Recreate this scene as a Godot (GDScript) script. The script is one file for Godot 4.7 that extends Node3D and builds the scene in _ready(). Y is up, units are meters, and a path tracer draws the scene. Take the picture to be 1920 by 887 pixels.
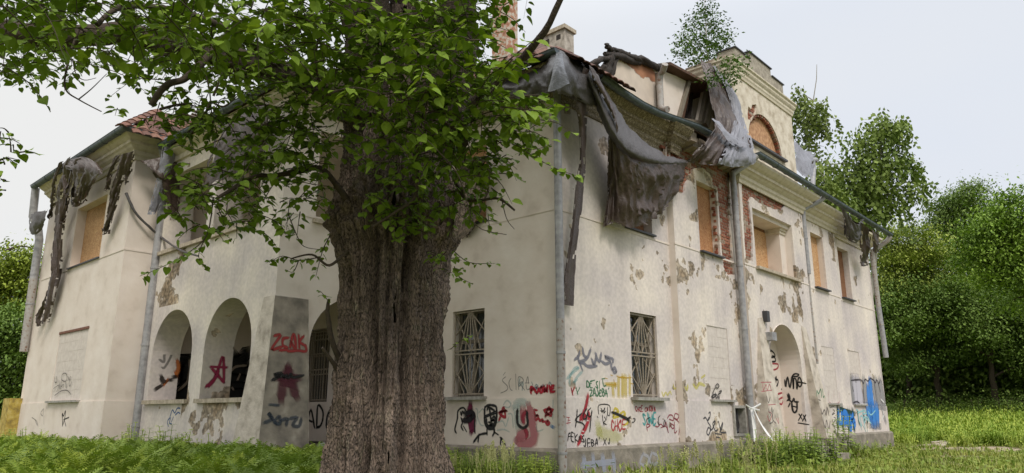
extends Node3D
# A ruined two-storey manor behind an old linden. House corner at the origin, garden front along +X (facing +Z), side front along -Z (facing -X).
var used := {}
var M := {}
var rng := RandomNumberGenerator.new()
var nz := FastNoiseLite.new()

func numbered(n: String) -> String:
	if not used.has(n):
		used[n] = 0
		return n
	used[n] += 1
	return "%s_%03d" % [n, used[n]]

func thing(called: String, label: String, category: String, at := Vector3.ZERO, group := "") -> Node3D:
	var o := Node3D.new()
	o.name = numbered(called)
	o.position = at
	add_child(o, true)
	return tag(o, label, category, group)

func tag(o: Node3D, label: String, category: String, group := "") -> Node3D:
	o.set_meta("label", label)
	o.set_meta("category", category)
	if group != "":
		o.set_meta("group", group)
	return o

func put(called: String, mesh: Mesh, mat: Material, parent: Node = null, at := Vector3.ZERO) -> MeshInstance3D:
	var o := MeshInstance3D.new()
	o.name = called if parent else numbered(called)
	o.mesh = mesh
	o.material_override = mat
	o.position = at
	(parent if parent else self).add_child(o, true)
	return o

func structure(o: Node3D, kind := "structure") -> Node3D:
	o.set_meta("kind", kind)
	return o

func P2(a: Array) -> PackedVector2Array:
	var r := PackedVector2Array()
	for i in range(0, a.size(), 2):
		r.append(Vector2(a[i], a[i + 1]))
	return r

func begin() -> SurfaceTool:
	var st := SurfaceTool.new()
	st.begin(Mesh.PRIMITIVE_TRIANGLES)
	return st

func tri(st: SurfaceTool, a: Vector3, b: Vector3, c: Vector3, n: Vector3, ua := Vector2.ZERO, ub := Vector2.ZERO, uc := Vector2.ZERO) -> void:
	var flip := (b - a).cross(c - a).dot(n) > 0.0
	st.set_normal(n); st.set_uv(ua); st.add_vertex(a)
	st.set_normal(n); st.set_uv(uc if flip else ub); st.add_vertex(c if flip else b)
	st.set_normal(n); st.set_uv(ub if flip else uc); st.add_vertex(b if flip else c)

func quad(st: SurfaceTool, a: Vector3, b: Vector3, c: Vector3, d: Vector3, n: Vector3) -> void:
	tri(st, a, b, c, n)
	tri(st, a, c, d, n)

func facing(a: Vector3, b: Vector3, c: Vector3, towards: Vector3) -> Vector3:
	var n := (b - a).cross(c - a).normalized()
	return n if n.dot(towards) >= 0.0 else -n

# a box with chamfered front edges is not needed at these sizes: plain box, given by centre, size and turn
func box(st: SurfaceTool, c: Vector3, s: Vector3, b := Basis.IDENTITY) -> void:
	var h := s * 0.5
	for ax in 3:
		for sg in [-1.0, 1.0]:
			var n := Vector3.ZERO
			n[ax] = sg
			var u := Vector3.ZERO
			var v := Vector3.ZERO
			u[(ax + 1) % 3] = h[(ax + 1) % 3]
			v[(ax + 2) % 3] = h[(ax + 2) % 3]
			var m := n * h[ax]
			quad(st, c + b * (m - u - v), c + b * (m + u - v), c + b * (m + u + v), c + b * (m - u + v), b * n)

func box_mesh(s: Vector3) -> ArrayMesh:
	var st := begin()
	box(st, Vector3.ZERO, s)
	return st.commit()

# a stick from p to q
func stick(st: SurfaceTool, p: Vector3, q: Vector3, w: float, t: float, up := Vector3.UP) -> void:
	var y := (q - p).normalized()
	var x := y.cross(up)
	if x.length() < 0.01:
		x = y.cross(Vector3.RIGHT)
	x = x.normalized()
	var z := x.cross(y)
	box(st, (p + q) * 0.5, Vector3(w, p.distance_to(q), t), Basis(x, y, z))

# round tube through points; radii per point
func tube(st: SurfaceTool, pts: Array, radii: Array, sides := 8, rough := 0.0, cap := true) -> void:
	var rings := []
	var up := Vector3(0.37, 0.61, 0.7).normalized()
	for i in pts.size():
		var a: Vector3 = pts[maxi(i - 1, 0)]
		var b: Vector3 = pts[mini(i + 1, pts.size() - 1)]
		var t := (b - a).normalized()
		var x := (up - t * up.dot(t)).normalized()
		up = x
		var y := t.cross(x)
		var ring := []
		for k in sides + 1:
			var an := TAU * (k % sides) / sides
			var r: float = radii[i]
			if rough > 0.0:
				r *= 1.0 + rough * nz.get_noise_3d(pts[i].x * 300.0 + cos(an) * 60.0, pts[i].y * 300.0 + sin(an) * 60.0, pts[i].z * 300.0)
			var d := x * cos(an) + y * sin(an)
			ring.append([pts[i] + d * r, d])
		rings.append(ring)
	for i in pts.size() - 1:
		for k in sides:
			var q := [rings[i][k], rings[i][k + 1], rings[i + 1][k + 1], rings[i + 1][k]]
			var out: Vector3 = q[0][1] + q[1][1] + q[2][1] + q[3][1]
			var turned: bool = (q[1][0] - q[0][0]).cross(q[2][0] - q[0][0]).dot(out) > 0.0
			for o in ([[0, 2, 1], [0, 3, 2]] if turned else [[0, 1, 2], [0, 2, 3]]):
				for j in o:
					st.set_normal(q[j][1])
					st.set_uv(Vector2(float(k) / sides, float(i)))
					st.add_vertex(q[j][0])
	if cap:
		for e in [0, pts.size() - 1]:
			var n: Vector3 = (pts[e] - pts[1 if e == 0 else e - 1]).normalized()
			for k in range(1, sides - 1):
				tri(st, rings[e][0][0], rings[e][k][0], rings[e][k + 1][0], n)

func smooth(pts: Array, per := 6) -> Array:
	var out := []
	for i in pts.size() - 1:
		var a = pts[maxi(i - 1, 0)]
		var d = pts[mini(i + 2, pts.size() - 1)]
		for k in per:
			out.append(pts[i].cubic_interpolate(pts[i + 1], a, d, float(k) / per))
	out.append(pts[-1])
	return out

func taper(n: int, a: float, b: float) -> Array:
	var r := []
	for i in n:
		r.append(lerpf(a, b, float(i) / maxf(n - 1, 1)))
	return r

# ---------- flat wall sheets with holes: side "B" lies at z = c and faces +Z (points x, y); side "A" lies at x = c and faces -X (points z, y)
func wall_point(side: String, c: float, p: Vector2, deep := 0.0) -> Vector3:
	return Vector3(p.x, p.y, c - deep) if side == "B" else Vector3(c + deep, p.y, p.x)

func panel(side: String, c: float, outline: PackedVector2Array, holes: Array, deep: float, uv_from := Vector2.ZERO, uv_size := Vector2.ONE, rim := false) -> ArrayMesh:
	var st := begin()
	var n := Vector3(0, 0, 1) if side == "B" else Vector3(-1, 0, 0)
	var lo := outline[0]
	var hi := outline[0]
	for p in outline:
		lo = lo.min(p)
		hi = hi.max(p)
	var cuts := [lo.x, hi.x]
	for h in holes:
		var a: float = h[0].x
		var b: float = h[0].x
		for p in h:
			a = minf(a, p.x)
			b = maxf(b, p.x)
		var mid := (a + b) * 0.5
		if mid > lo.x and mid < hi.x:
			cuts.append(mid)
	cuts.sort()
	for i in cuts.size() - 1:
		if cuts[i + 1] - cuts[i] < 0.001:
			continue
		var strip := PackedVector2Array([Vector2(cuts[i], lo.y - 1), Vector2(cuts[i + 1], lo.y - 1), Vector2(cuts[i + 1], hi.y + 1), Vector2(cuts[i], hi.y + 1)])
		var polys: Array = Geometry2D.intersect_polygons(outline, strip)
		for h in holes:
			var next := []
			for q in polys:
				next.append_array(Geometry2D.clip_polygons(q, h))
			polys = next
		for q in polys:
			var ix := Geometry2D.triangulate_polygon(q)
			for k in range(0, ix.size(), 3):
				var t := [q[ix[k]], q[ix[k + 1]], q[ix[k + 2]]]
				var u := []
				for p in t:
					var w: Vector2 = (p - uv_from) / uv_size
					u.append(Vector2(w.x, 1.0 - w.y))
				tri(st, wall_point(side, c, t[0]), wall_point(side, c, t[1]), wall_point(side, c, t[2]), n, u[0], u[1], u[2])
	var loops := holes.duplicate()
	if rim:
		loops.append(outline)
	for h in loops:
		var ccw := not Geometry2D.is_polygon_clockwise(h)
		for i in h.size():
			var a: Vector2 = h[i]
			var b: Vector2 = h[(i + 1) % h.size()]
			var e := (b - a).normalized()
			var inward := Vector2(-e.y, e.x) if ccw else Vector2(e.y, -e.x)
			if rim and h == outline:
				inward = -inward
			var nn := Vector3(inward.x, inward.y, 0) if side == "B" else Vector3(0, inward.y, inward.x)
			var pa := wall_point(side, c, a)
			var pb := wall_point(side, c, b)
			var pc := wall_point(side, c, b, deep)
			var pd := wall_point(side, c, a, deep)
			var ua := Vector2((a.x - uv_from.x) / uv_size.x, 1.0 - (a.y - uv_from.y) / uv_size.y)
			var ub := Vector2((b.x - uv_from.x) / uv_size.x, 1.0 - (b.y - uv_from.y) / uv_size.y)
			var du := Vector2(deep / uv_size.x, 0) if absf(e.y) > absf(e.x) else Vector2(0, deep / uv_size.y)
			tri(st, pa, pb, pc, nn, ua, ub, ub + du)
			tri(st, pa, pc, pd, nn, ua, ub + du, ua + du)
	return st.commit()

func rect(x0: float, y0: float, x1: float, y1: float) -> PackedVector2Array:
	return PackedVector2Array([Vector2(x0, y0), Vector2(x1, y0), Vector2(x1, y1), Vector2(x0, y1)])

func arch(x0: float, y0: float, x1: float, spring: float, rise: float) -> PackedVector2Array:
	var r := PackedVector2Array([Vector2(x0, y0), Vector2(x1, y0)])
	var m := (x0 + x1) * 0.5
	var h := (x1 - x0) * 0.5
	for i in 25:
		var a := PI * i / 24.0
		r.append(Vector2(m + h * cos(a), spring + rise * sin(a)))
	return r

# ragged copy of a polygon: every edge cut fine and shaken
func ragged(p: PackedVector2Array, step: float, amount: float, seed_at := 0.0) -> PackedVector2Array:
	var r := PackedVector2Array()
	for i in p.size():
		var a := p[i]
		var b := p[(i + 1) % p.size()]
		var n := maxi(1, int(a.distance_to(b) / step))
		for k in n:
			var q := a.lerp(b, float(k) / n)
			r.append(q + Vector2(nz.get_noise_2d(q.x * 900.0 + seed_at, q.y * 900.0), nz.get_noise_2d(q.x * 900.0, q.y * 900.0 + 77.0 + seed_at)) * amount)
	return r

# profile (out, y) swept along a plan path (x, z) whose outside is to the left of the walking direction seen from above with x right and z down
func sweep(path: PackedVector2Array, profile: PackedVector2Array, closed_ends := true, sag = null) -> ArrayMesh:
	var st := begin()
	var rows := []
	for i in path.size():
		var d0 := (path[i] - path[maxi(i - 1, 0)]).normalized()
		var d1 := (path[mini(i + 1, path.size() - 1)] - path[i]).normalized()
		if i == 0:
			d0 = d1
		if i == path.size() - 1:
			d1 = d0
		var n0 := Vector2(-d0.y, d0.x)
		var n1 := Vector2(-d1.y, d1.x)
		var m := (n0 + n1).normalized()
		m /= maxf(0.3, m.dot(n0))
		var row := []
		var dy: float = sag.call(path[i]) if sag != null else 0.0
		for q in profile:
			row.append(Vector3(path[i].x + m.x * q.x, q.y + dy, path[i].y + m.y * q.x))
		rows.append(row)
	for i in path.size() - 1:
		var mid := Vector3((path[i].x + path[i + 1].x) * 0.5, profile[0].y, (path[i].y + path[i + 1].y) * 0.5)
		for k in profile.size() - 1:
			var a: Vector3 = rows[i][k]
			var b: Vector3 = rows[i + 1][k]
			var c: Vector3 = rows[i + 1][k + 1]
			var d: Vector3 = rows[i][k + 1]
			var e := profile[k + 1] - profile[k]
			var dd := (path[i + 1] - path[i]).normalized()
			var n2 := Vector2(e.y, -e.x).normalized()
			var n := Vector3(-dd.y * n2.x, n2.y, dd.x * n2.x)
			quad(st, a, b, c, d, n)
	if closed_ends:
		for e in [0, path.size() - 1]:
			var ix := Geometry2D.triangulate_polygon(profile)
			var dir := (path[1] - path[0]) if e == 0 else (path[-2] - path[-1])
			var n := -Vector3(dir.x, 0, dir.y).normalized()
			for k in range(0, ix.size(), 3):
				tri(st, rows[e][ix[k]], rows[e][ix[k + 1]], rows[e][ix[k + 2]], n)
	return st.commit()

# a fold: rounded on one side, sharper on the other, uneven in height
func crease(u: float) -> float:
	var f := u - floorf(u)
	var high := 0.55 + 0.45 * sin(floorf(u) * 2.3 + 0.7)
	return high * (pow(sin(PI * pow(f, 0.7)), 1.4) * 2.0 - 1.0)

# cloth through a grid of control points, with wrinkles and folds; thin but two-sided
func cloth(rows: Array, nu: int, nv: int, wrinkle: float, seed_at: float, tatter := 0.0, folds := 0.0, fold_amp := 0.0) -> ArrayMesh:
	var grid := []
	var lines := []
	for r in rows:
		lines.append(smooth(r, maxi(1, nu / (r.size() - 1))))
	var w: int = lines[0].size()
	for l in lines:
		w = mini(w, l.size())
	for i in w:
		var col := []
		for l in lines:
			col.append(l[int(round(float(i) * (l.size() - 1) / (w - 1)))])
		grid.append(smooth(col, maxi(1, nv / (rows.size() - 1))))
	var h: int = grid[0].size()
	var pts := []
	for i in w:
		var line := PackedVector3Array()
		for j in h:
			var du: Vector3 = grid[mini(i + 1, w - 1)][j] - grid[maxi(i - 1, 0)][j]
			var dv: Vector3 = grid[i][mini(j + 1, h - 1)] - grid[i][maxi(j - 1, 0)]
			var n := du.cross(dv).normalized()
			var p: Vector3 = grid[i][j]
			var q := p * 100.0
			var e := nz.get_noise_3d(q.x * 1.6 + seed_at, q.y * 0.6, q.z * 1.6) * 1.0 + (0.5 - absf(nz.get_noise_3d(q.x * 5.0, q.y * 3.0 + seed_at, q.z * 5.0)) * 2.0) * 0.3 + (0.5 - absf(nz.get_noise_3d(q.x * 12.0, q.y * 9.0, q.z * 12.0 + seed_at)) * 2.0) * 0.1
			var fv := float(j) / (h - 1)
			var fu := float(i) / (w - 1)
			line.append(p + n * (e * wrinkle + fold_amp * (0.3 + 0.7 * fv) * crease(fu * folds + 0.55 * nz.get_noise_2d(fu * 420.0 + seed_at * 9.0, fv * 90.0) * 2.0 - 0.9 * fv * fu)))
		pts.append(line)
	var normals := []
	for i in w:
		var line := PackedVector3Array()
		for j in h:
			var n: Vector3 = (pts[mini(i + 1, w - 1)][j] - pts[maxi(i - 1, 0)][j]).cross(pts[i][mini(j + 1, h - 1)] - pts[i][maxi(j - 1, 0)])
			line.append(-n.normalized())
		normals.append(line)
	var st := begin()
	for i in w - 1:
		for j in h - 1:
			if tatter > 0.0:
				var edge := minf(minf(i, w - 2 - i) * 1.2, h - 2 - j)
				if edge < 2.5 and nz.get_noise_2d(i * 31.0 + seed_at, j * 19.0) > 0.42 - tatter:
					continue
				if tatter > 0.25 and nz.get_noise_2d(i * 11.0 + seed_at * 3.0, j * 9.0) > 0.55:
					continue
			for o in [[0, 0, 1, 0, 1, 1], [0, 0, 1, 1, 0, 1]]:
				for k in 3:
					var a: int = i + o[k * 2]
					var b: int = j + o[k * 2 + 1]
					st.set_normal(normals[a][b])
					st.set_uv(Vector2(a * 0.05, b * 0.05))
					st.add_vertex(pts[a][b])
	return st.commit()

# ---------- materials
func noise_bytes(w: int, h: int, freq: float, seed_at: int, octaves := 4, kind := FastNoiseLite.TYPE_SIMPLEX_SMOOTH, fractal := FastNoiseLite.FRACTAL_FBM) -> PackedByteArray:
	var n := FastNoiseLite.new()
	n.noise_type = kind
	n.seed = seed_at
	n.frequency = freq
	n.fractal_type = fractal
	n.fractal_octaves = octaves
	var im := n.get_image(w, h, false, false, true)
	im.convert(Image.FORMAT_L8)
	return im.get_data()

func seamless(w: int, h: int, freq: float, seed_at: int, octaves := 4, kind := FastNoiseLite.TYPE_SIMPLEX_SMOOTH, fractal := FastNoiseLite.FRACTAL_FBM) -> Image:
	var n := FastNoiseLite.new()
	n.noise_type = kind
	n.seed = seed_at
	n.frequency = freq
	n.fractal_type = fractal
	n.fractal_octaves = octaves
	var im := n.get_seamless_image(w, h, false, false, 0.1, true)
	im.convert(Image.FORMAT_L8)
	return im

func tex(im: Image) -> ImageTexture:
	return ImageTexture.create_from_image(im)

# colour ramp through a noise image: stops are [position, sRGB Color]
func ramp(im: Image, stops: Array) -> Image:
	var g := Gradient.new()
	g.offsets = PackedFloat32Array(stops.map(func(s): return s[0]))
	g.colors = PackedColorArray(stops.map(func(s): return s[1]))
	var lut := PackedByteArray()
	for i in 256:
		var c := g.sample(i / 255.0)
		lut.append_array([c.r8, c.g8, c.b8])
	var src := im.get_data()
	var dst := PackedByteArray()
	dst.resize(src.size() * 3)
	for i in src.size():
		var v := src[i] * 3
		dst[i * 3] = lut[v]
		dst[i * 3 + 1] = lut[v + 1]
		dst[i * 3 + 2] = lut[v + 2]
	return Image.create_from_data(im.get_width(), im.get_height(), false, Image.FORMAT_RGB8, dst)

func mat(color: Color, rough := 0.9, metal := 0.0) -> StandardMaterial3D:
	var m := StandardMaterial3D.new()
	m.albedo_color = color
	m.roughness = rough
	m.metallic = metal
	m.cull_mode = BaseMaterial3D.CULL_DISABLED
	return m

func grained(color: Color, im: Image, scale: float, bump_cm := 0.0, bump: Image = null, rough := 0.9, stretch := Vector3.ONE) -> StandardMaterial3D:
	var m := mat(color, rough)
	m.uv1_triplanar = true
	m.uv1_world_triplanar = true
	m.uv1_scale = stretch * scale
	m.albedo_texture = tex(im)
	if bump_cm > 0.0:
		m.heightmap_enabled = true
		m.heightmap_scale = bump_cm
		m.heightmap_texture = tex(bump)
	return m

# plaster of one whole wall: coat colour with mottling and runs, and places where the coat has come off, as much as 'loss' says for a point of the wall (in metres)
func plaster_maps(size: Vector2, px_per_m: float, seed_at: int, loss: Callable, coat: Color, under: Color) -> Array:
	var w := int(size.x * px_per_m)
	var h := int(size.y * px_per_m)
	var s := 1.0 / px_per_m
	var mott := noise_bytes(w, h, 0.55 * s, seed_at, 5)
	var fine := noise_bytes(w, h, 9.0 * s, seed_at + 1, 4)
	var flake := noise_bytes(w, h, 0.9 * s, seed_at + 2, 6)
	var runs_n := FastNoiseLite.new()
	runs_n.seed = seed_at + 3
	runs_n.frequency = 2.2 * s
	runs_n.fractal_octaves = 4
	var cell := noise_bytes(w, h, 3.2 * s, seed_at + 4, 2, FastNoiseLite.TYPE_CELLULAR, FastNoiseLite.FRACTAL_FBM)
	var col := PackedByteArray()
	col.resize(w * h * 3)
	var hi := PackedByteArray()
	hi.resize(w * h)
	var cells := 8
	var lw := w / cells + 2
	var lh := h / cells + 2
	var lossmap := PackedFloat32Array()
	var runmap := PackedFloat32Array()
	for j in lh:
		for i in lw:
			lossmap.append(loss.call(i * cells * s, size.y - j * cells * s))
			runmap.append(runs_n.get_noise_2d(i * cells * 1.0, j * cells * 0.12))
	var cr := coat.r8
	var cg := coat.g8
	var cb := coat.b8
	for j in h:
		var lj := j / cells * lw
		for i in w:
			var k := j * w + i
			var li := lj + i / cells
			var lo := lossmap[li]
			var f := (flake[k] + cell[k] * 0.35 - 44.0) / 255.0
			var e := lo - f
			var g := 0.93 + (mott[k] - 128) * 0.0006 + (fine[k] - 128) * 0.0004 + runmap[li] * 0.045
			var r := cr * g
			var gg := cg * g
			var b := cb * (g - (mott[k] - 128) * 0.0002)
			var z := 150.0 + (fine[k] - 128) * 0.09
			if e > 0.0:
				var q := 0.8 + (fine[k] - 128) * 0.0022 + (mott[k] - 128) * 0.0015
				r = under.r8 * q
				gg = under.g8 * q
				b = under.b8 * q
				z = 70.0 + (fine[k] - 128) * 0.4
				if e > 0.14:
					r *= 0.93
					gg *= 0.9
					b *= 0.86
					z -= 25.0
			elif e > -0.02:
				r = minf(255.0, r * 1.04)
				gg = minf(255.0, gg * 1.04)
				b = minf(255.0, b * 1.04)
				z += 60.0
			col[k * 3] = clampi(int(r), 0, 255)
			col[k * 3 + 1] = clampi(int(gg), 0, 255)
			col[k * 3 + 2] = clampi(int(b), 0, 255)
			hi[k] = clampi(int(z), 0, 255)
	return [Image.create_from_data(w, h, false, Image.FORMAT_RGB8, col), Image.create_from_data(w, h, false, Image.FORMAT_L8, hi)]

func plaster_material(maps: Array, bump_cm: float) -> StandardMaterial3D:
	var m := mat(Color.WHITE, 0.93)
	m.albedo_texture = tex(maps[0])
	m.heightmap_enabled = true
	m.heightmap_scale = bump_cm
	m.heightmap_texture = tex(maps[1])
	m.metallic_specular = 0.25
	return m

func make_materials() -> void:
	var n1 := seamless(512, 512, 0.012, 3, 5)
	var n2 := seamless(512, 512, 0.05, 4, 4)
	var n3 := seamless(512, 512, 0.03, 5, 5, FastNoiseLite.TYPE_SIMPLEX_SMOOTH, FastNoiseLite.FRACTAL_RIDGED)
	M.grain = n1
	M.plaster = grained(Color.WHITE, ramp(n1, [[0.0, Color8(194, 181, 169)], [0.35, Color8(211, 199, 188)], [0.7, Color8(216, 205, 195)], [1.0, Color8(221, 211, 202)]]), 0.21, 0.25, n2, 0.93)
	M.grey_plaster = grained(Color.WHITE, ramp(n1, [[0.0, Color8(96, 90, 82)], [0.4, Color8(136, 127, 116)], [0.65, Color8(154, 144, 131)], [1.0, Color8(190, 179, 165)]]), 0.33, 0.5, n2, 0.95)
	M.plinth = grained(Color.WHITE, ramp(n1, [[0.0, Color8(104, 98, 88)], [0.4, Color8(126, 119, 108)], [0.62, Color8(136, 128, 116)], [1.0, Color8(168, 159, 146)]]), 0.4, 0.6, n2, 0.95)
	M.cornice = grained(Color.WHITE, ramp(n1, [[0.0, Color8(164, 152, 134)], [0.4, Color8(200, 190, 170)], [1.0, Color8(212, 203, 186)]]), 0.7, 0.3, n2, 0.93)
	M.mortar = grained(Color.WHITE, ramp(n1, [[0.0, Color8(130, 116, 102)], [1.0, Color8(176, 163, 147)]]), 1.5, 0.6, n2, 0.95)
	M.dirty_cornice = grained(Color.WHITE, ramp(n3, [[0.0, Color8(196, 184, 162)], [0.35, Color8(172, 160, 138)], [0.6, Color8(126, 114, 94)], [1.0, Color8(88, 78, 62)]]), 0.8, 1.2, n2, 0.95)
	M.zinc = grained(Color.WHITE, ramp(n1, [[0.0, Color8(118, 117, 119)], [0.5, Color8(150, 149, 151)], [1.0, Color8(172, 171, 172)]]), 0.9, 0.0, null, 0.5)
	M.zinc.metallic = 0.15
	M.gutter = grained(Color.WHITE, ramp(n1, [[0.0, Color8(58, 66, 70)], [0.5, Color8(82, 92, 97)], [1.0, Color8(104, 113, 117)]]), 1.2, 0.0, null, 0.5)
	M.gutter.metallic = 0.3
	M.rust_pipe = grained(Color.WHITE, ramp(n1, [[0.0, Color8(84, 50, 34)], [0.22, Color8(116, 82, 62)], [0.3, Color8(150, 144, 138)], [1.0, Color8(166, 164, 162)]]), 1.3, 0.0, null, 0.7)
	M.osb = grained(Color.WHITE, osb_image(), 0.62, 0.1, n2, 0.8)
	M.grey_osb = grained(Color8(226, 208, 198), osb_image(), 0.62, 0.1, n2, 0.85)
	M.old_board = grained(Color8(170, 152, 148), osb_image(), 0.62, 0.1, n2, 0.9)
	M.sill = mat(Color8(58, 58, 62), 0.55)
	M.sill_light = grained(Color.WHITE, ramp(n1, [[0.0, Color8(126, 122, 116)], [1.0, Color8(176, 172, 164)]]), 1.2, 0.0, null, 0.7)
	M.sill_stone = grained(Color.WHITE, ramp(n1, [[0.0, Color8(140, 128, 112)], [1.0, Color8(198, 186, 166)]]), 1.2, 0.3, n2, 0.9)
	M.block = grained(Color.WHITE, ramp(n1, [[0.0, Color8(190, 180, 172)], [1.0, Color8(210, 201, 193)]]), 0.9, 0.2, n2, 0.95)
	M.old_wood = grained(Color.WHITE, ramp(n1, [[0.0, Color8(92, 84, 74)], [1.0, Color8(150, 140, 124)]]), 2.0, 0.2, n2, 0.85, Vector3(3, 0.3, 3))
	M.white_bar = grained(Color.WHITE, ramp(n1, [[0.0, Color8(98, 78, 62)], [0.35, Color8(142, 130, 114)], [1.0, Color8(168, 158, 142)]]), 3.0, 0.0, null, 0.6)
	M.dark_bar = grained(Color.WHITE, ramp(n1, [[0.0, Color8(98, 86, 74)], [1.0, Color8(140, 130, 116)]]), 3.0, 0.0, null, 0.6)
	M.glass = mat(Color(0.30, 0.33, 0.33, 0.35), 0.08)
	M.glass.transparency = BaseMaterial3D.TRANSPARENCY_ALPHA
	M.char = grained(Color.WHITE, ramp(n1, [[0.0, Color8(20, 17, 15)], [0.5, Color8(44, 37, 32)], [1.0, Color8(78, 62, 52)]]), 2.5, 0.8, n3, 0.85)
	M.dark_room = mat(Color8(96, 88, 78), 0.95)
	M.brown_wood = grained(Color.WHITE, ramp(n1, [[0.0, Color8(56, 38, 28)], [1.0, Color8(112, 78, 54)]]), 2.0, 0.3, n2, 0.85, Vector3(3, 0.4, 3))
	M.tarp = grained(Color.WHITE, ramp(n3, [[0.0, Color8(76, 62, 55)], [0.5, Color8(64, 52, 46)], [1.0, Color8(94, 80, 72)]]), 0.7, 0.7, n3, 0.42)
	M.tarp_silver = grained(Color.WHITE, ramp(n3, [[0.0, Color8(134, 134, 142)], [0.6, Color8(122, 122, 130)], [1.0, Color8(160, 160, 168)]]), 0.7, 0.8, n3, 0.42)
	M.tarp_dark = grained(Color.WHITE, ramp(n3, [[0.0, Color8(62, 58, 58)], [1.0, Color8(92, 88, 88)]]), 0.7, 0.7, n3, 0.5)
	M.tape = mat(Color8(214, 212, 210), 0.5)
	M.bricks = []
	for c in [Color8(158, 96, 74), Color8(172, 112, 88), Color8(142, 82, 64), Color8(182, 126, 102), Color8(154, 102, 84), Color8(160, 136, 118)]:
		M.bricks.append(grained(c, ramp(n2, [[0.0, Color8(186, 176, 170)], [1.0, Color8(255, 255, 255)]]), 3.0, 0.4, n2, 0.92))
	M.tiles = []
	for c in [Color8(140, 96, 78), Color8(120, 84, 70), Color8(150, 110, 90), Color8(98, 74, 64)]:
		M.tiles.append(grained(c, ramp(n1, [[0.0, Color8(150, 140, 135)], [1.0, Color8(255, 255, 255)]]), 2.0, 0.2, n2, 0.85))

func osb_image() -> Image:
	if M.has("osb_im"):
		return M.osb_im
	var r := RandomNumberGenerator.new()
	r.seed = 11
	var im := Image.create(512, 512, false, Image.FORMAT_RGB8)
	im.fill(Color8(190, 148, 104))
	for k in 5200:
		var t := r.randf()
		var c := Color8(172, 126, 82).lerp(Color8(214, 180, 138), t) if r.randf() > 0.14 else Color8(142, 98, 62)
		var a := r.randf() * TAU
		var l := r.randi_range(8, 34)
		var o := Vector2(r.randf() * 512, r.randf() * 512)
		for s in l:
			for wd in 3:
				var p := o + Vector2.from_angle(a) * s + Vector2.from_angle(a + PI / 2) * wd
				im.set_pixel(posmod(int(p.x), 512), posmod(int(p.y), 512), c)
	M.osb_im = im
	return im


func loss_front(x: float, y: float) -> float:
	var l := 0.1
	if x < 3.84:
		l = 0.13 + 0.2 * smoothstep(2.0, 3.4, x) * smoothstep(2.6, 3.4, y) * (1.0 - smoothstep(4.6, 5.2, y))
		if y > 5.6:
			l = 0.3
	elif x < 6.9:
		l = 0.27 + 0.07 * (1.0 - smoothstep(1.0, 1.5, y))
		if y > 5.8:
			l = 0.4
		if x > 4.8 and x < 6.4 and y > 1.3 and y < 3.1:
			l = 0.22
		if x > 5.0 and x < 6.4 and y > 3.7 and y < 4.6:
			l = 0.42
	elif x < 10.9:
		l = 0.22
		if y > 3.0 and y < 4.7:
			l = 0.31 + 0.11 * smoothstep(8.4, 9.4, x)
		if y > 6.3:
			l = 0.3
	elif x < 13.9:
		l = 0.12
		if y > 5.3 and x > 12.6:
			l = 0.36
	if y < 0.75:
		l += 0.1
	return l

func loss_porch(z: float, y: float) -> float:
	var x := z - 9.1
	var l := 0.14
	if y < 1.2 and x > -7.0:
		l = 0.5 - 0.12 * absf(y - 0.9)
	if x < -7.3 and y > 2.9 and y < 4.4:
		l = 0.44
	return l

var house: Node3D
const FRONT_FROM := Vector2(-0.1, 0.4)
const FRONT_SIZE := Vector2(18.0, 7.0)

func front_wall(called: String, z: float, outline: PackedVector2Array, holes: Array, deep: float, rim := false) -> MeshInstance3D:
	return put(called, panel("B", z, outline, holes, deep, FRONT_FROM, FRONT_SIZE, rim), M.front, house)

func side_wall(called: String, x: float, outline: PackedVector2Array, holes: Array, deep: float, m: Material = null, rim := false) -> MeshInstance3D:
	return put(called, panel("A", x, outline, holes, deep, Vector2(-9.1, 0.4), Vector2(5.5, 6.8), rim), m if m else M.plaster, house)

# frame of a wall opening as a holder node; its pieces are placed in wall coordinates
func at_wall(side: String, c: float, u: float, y: float, deep: float) -> Vector3:
	return wall_point(side, c, Vector2(u, y), deep)

func wall_box(called: String, parent: Node, side: String, c: float, u0: float, u1: float, y0: float, y1: float, d0: float, d1: float, m: Material) -> MeshInstance3D:
	var p := at_wall(side, c, (u0 + u1) * 0.5, (y0 + y1) * 0.5, (d0 + d1) * 0.5)
	var w := absf(u1 - u0)
	var d := absf(d1 - d0)
	return put(called, box_mesh(Vector3(w, y1 - y0, d) if side == "B" else Vector3(d, y1 - y0, w)), m, parent, p)

func wall_bar(called: String, parent: Node, side: String, c: float, a: Vector2, b: Vector2, deep: float, w: float, m: Material) -> void:
	var st := begin()
	stick(st, at_wall(side, c, a.x, a.y, deep), at_wall(side, c, b.x, b.y, deep), w, w, Vector3(0, 0, 1) if side == "B" else Vector3(1, 0, 0))
	put(called, st.commit(), m, parent)

func holder(called: String) -> Node3D:
	var o := Node3D.new()
	o.name = called
	house.add_child(o, true)
	return o

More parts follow.
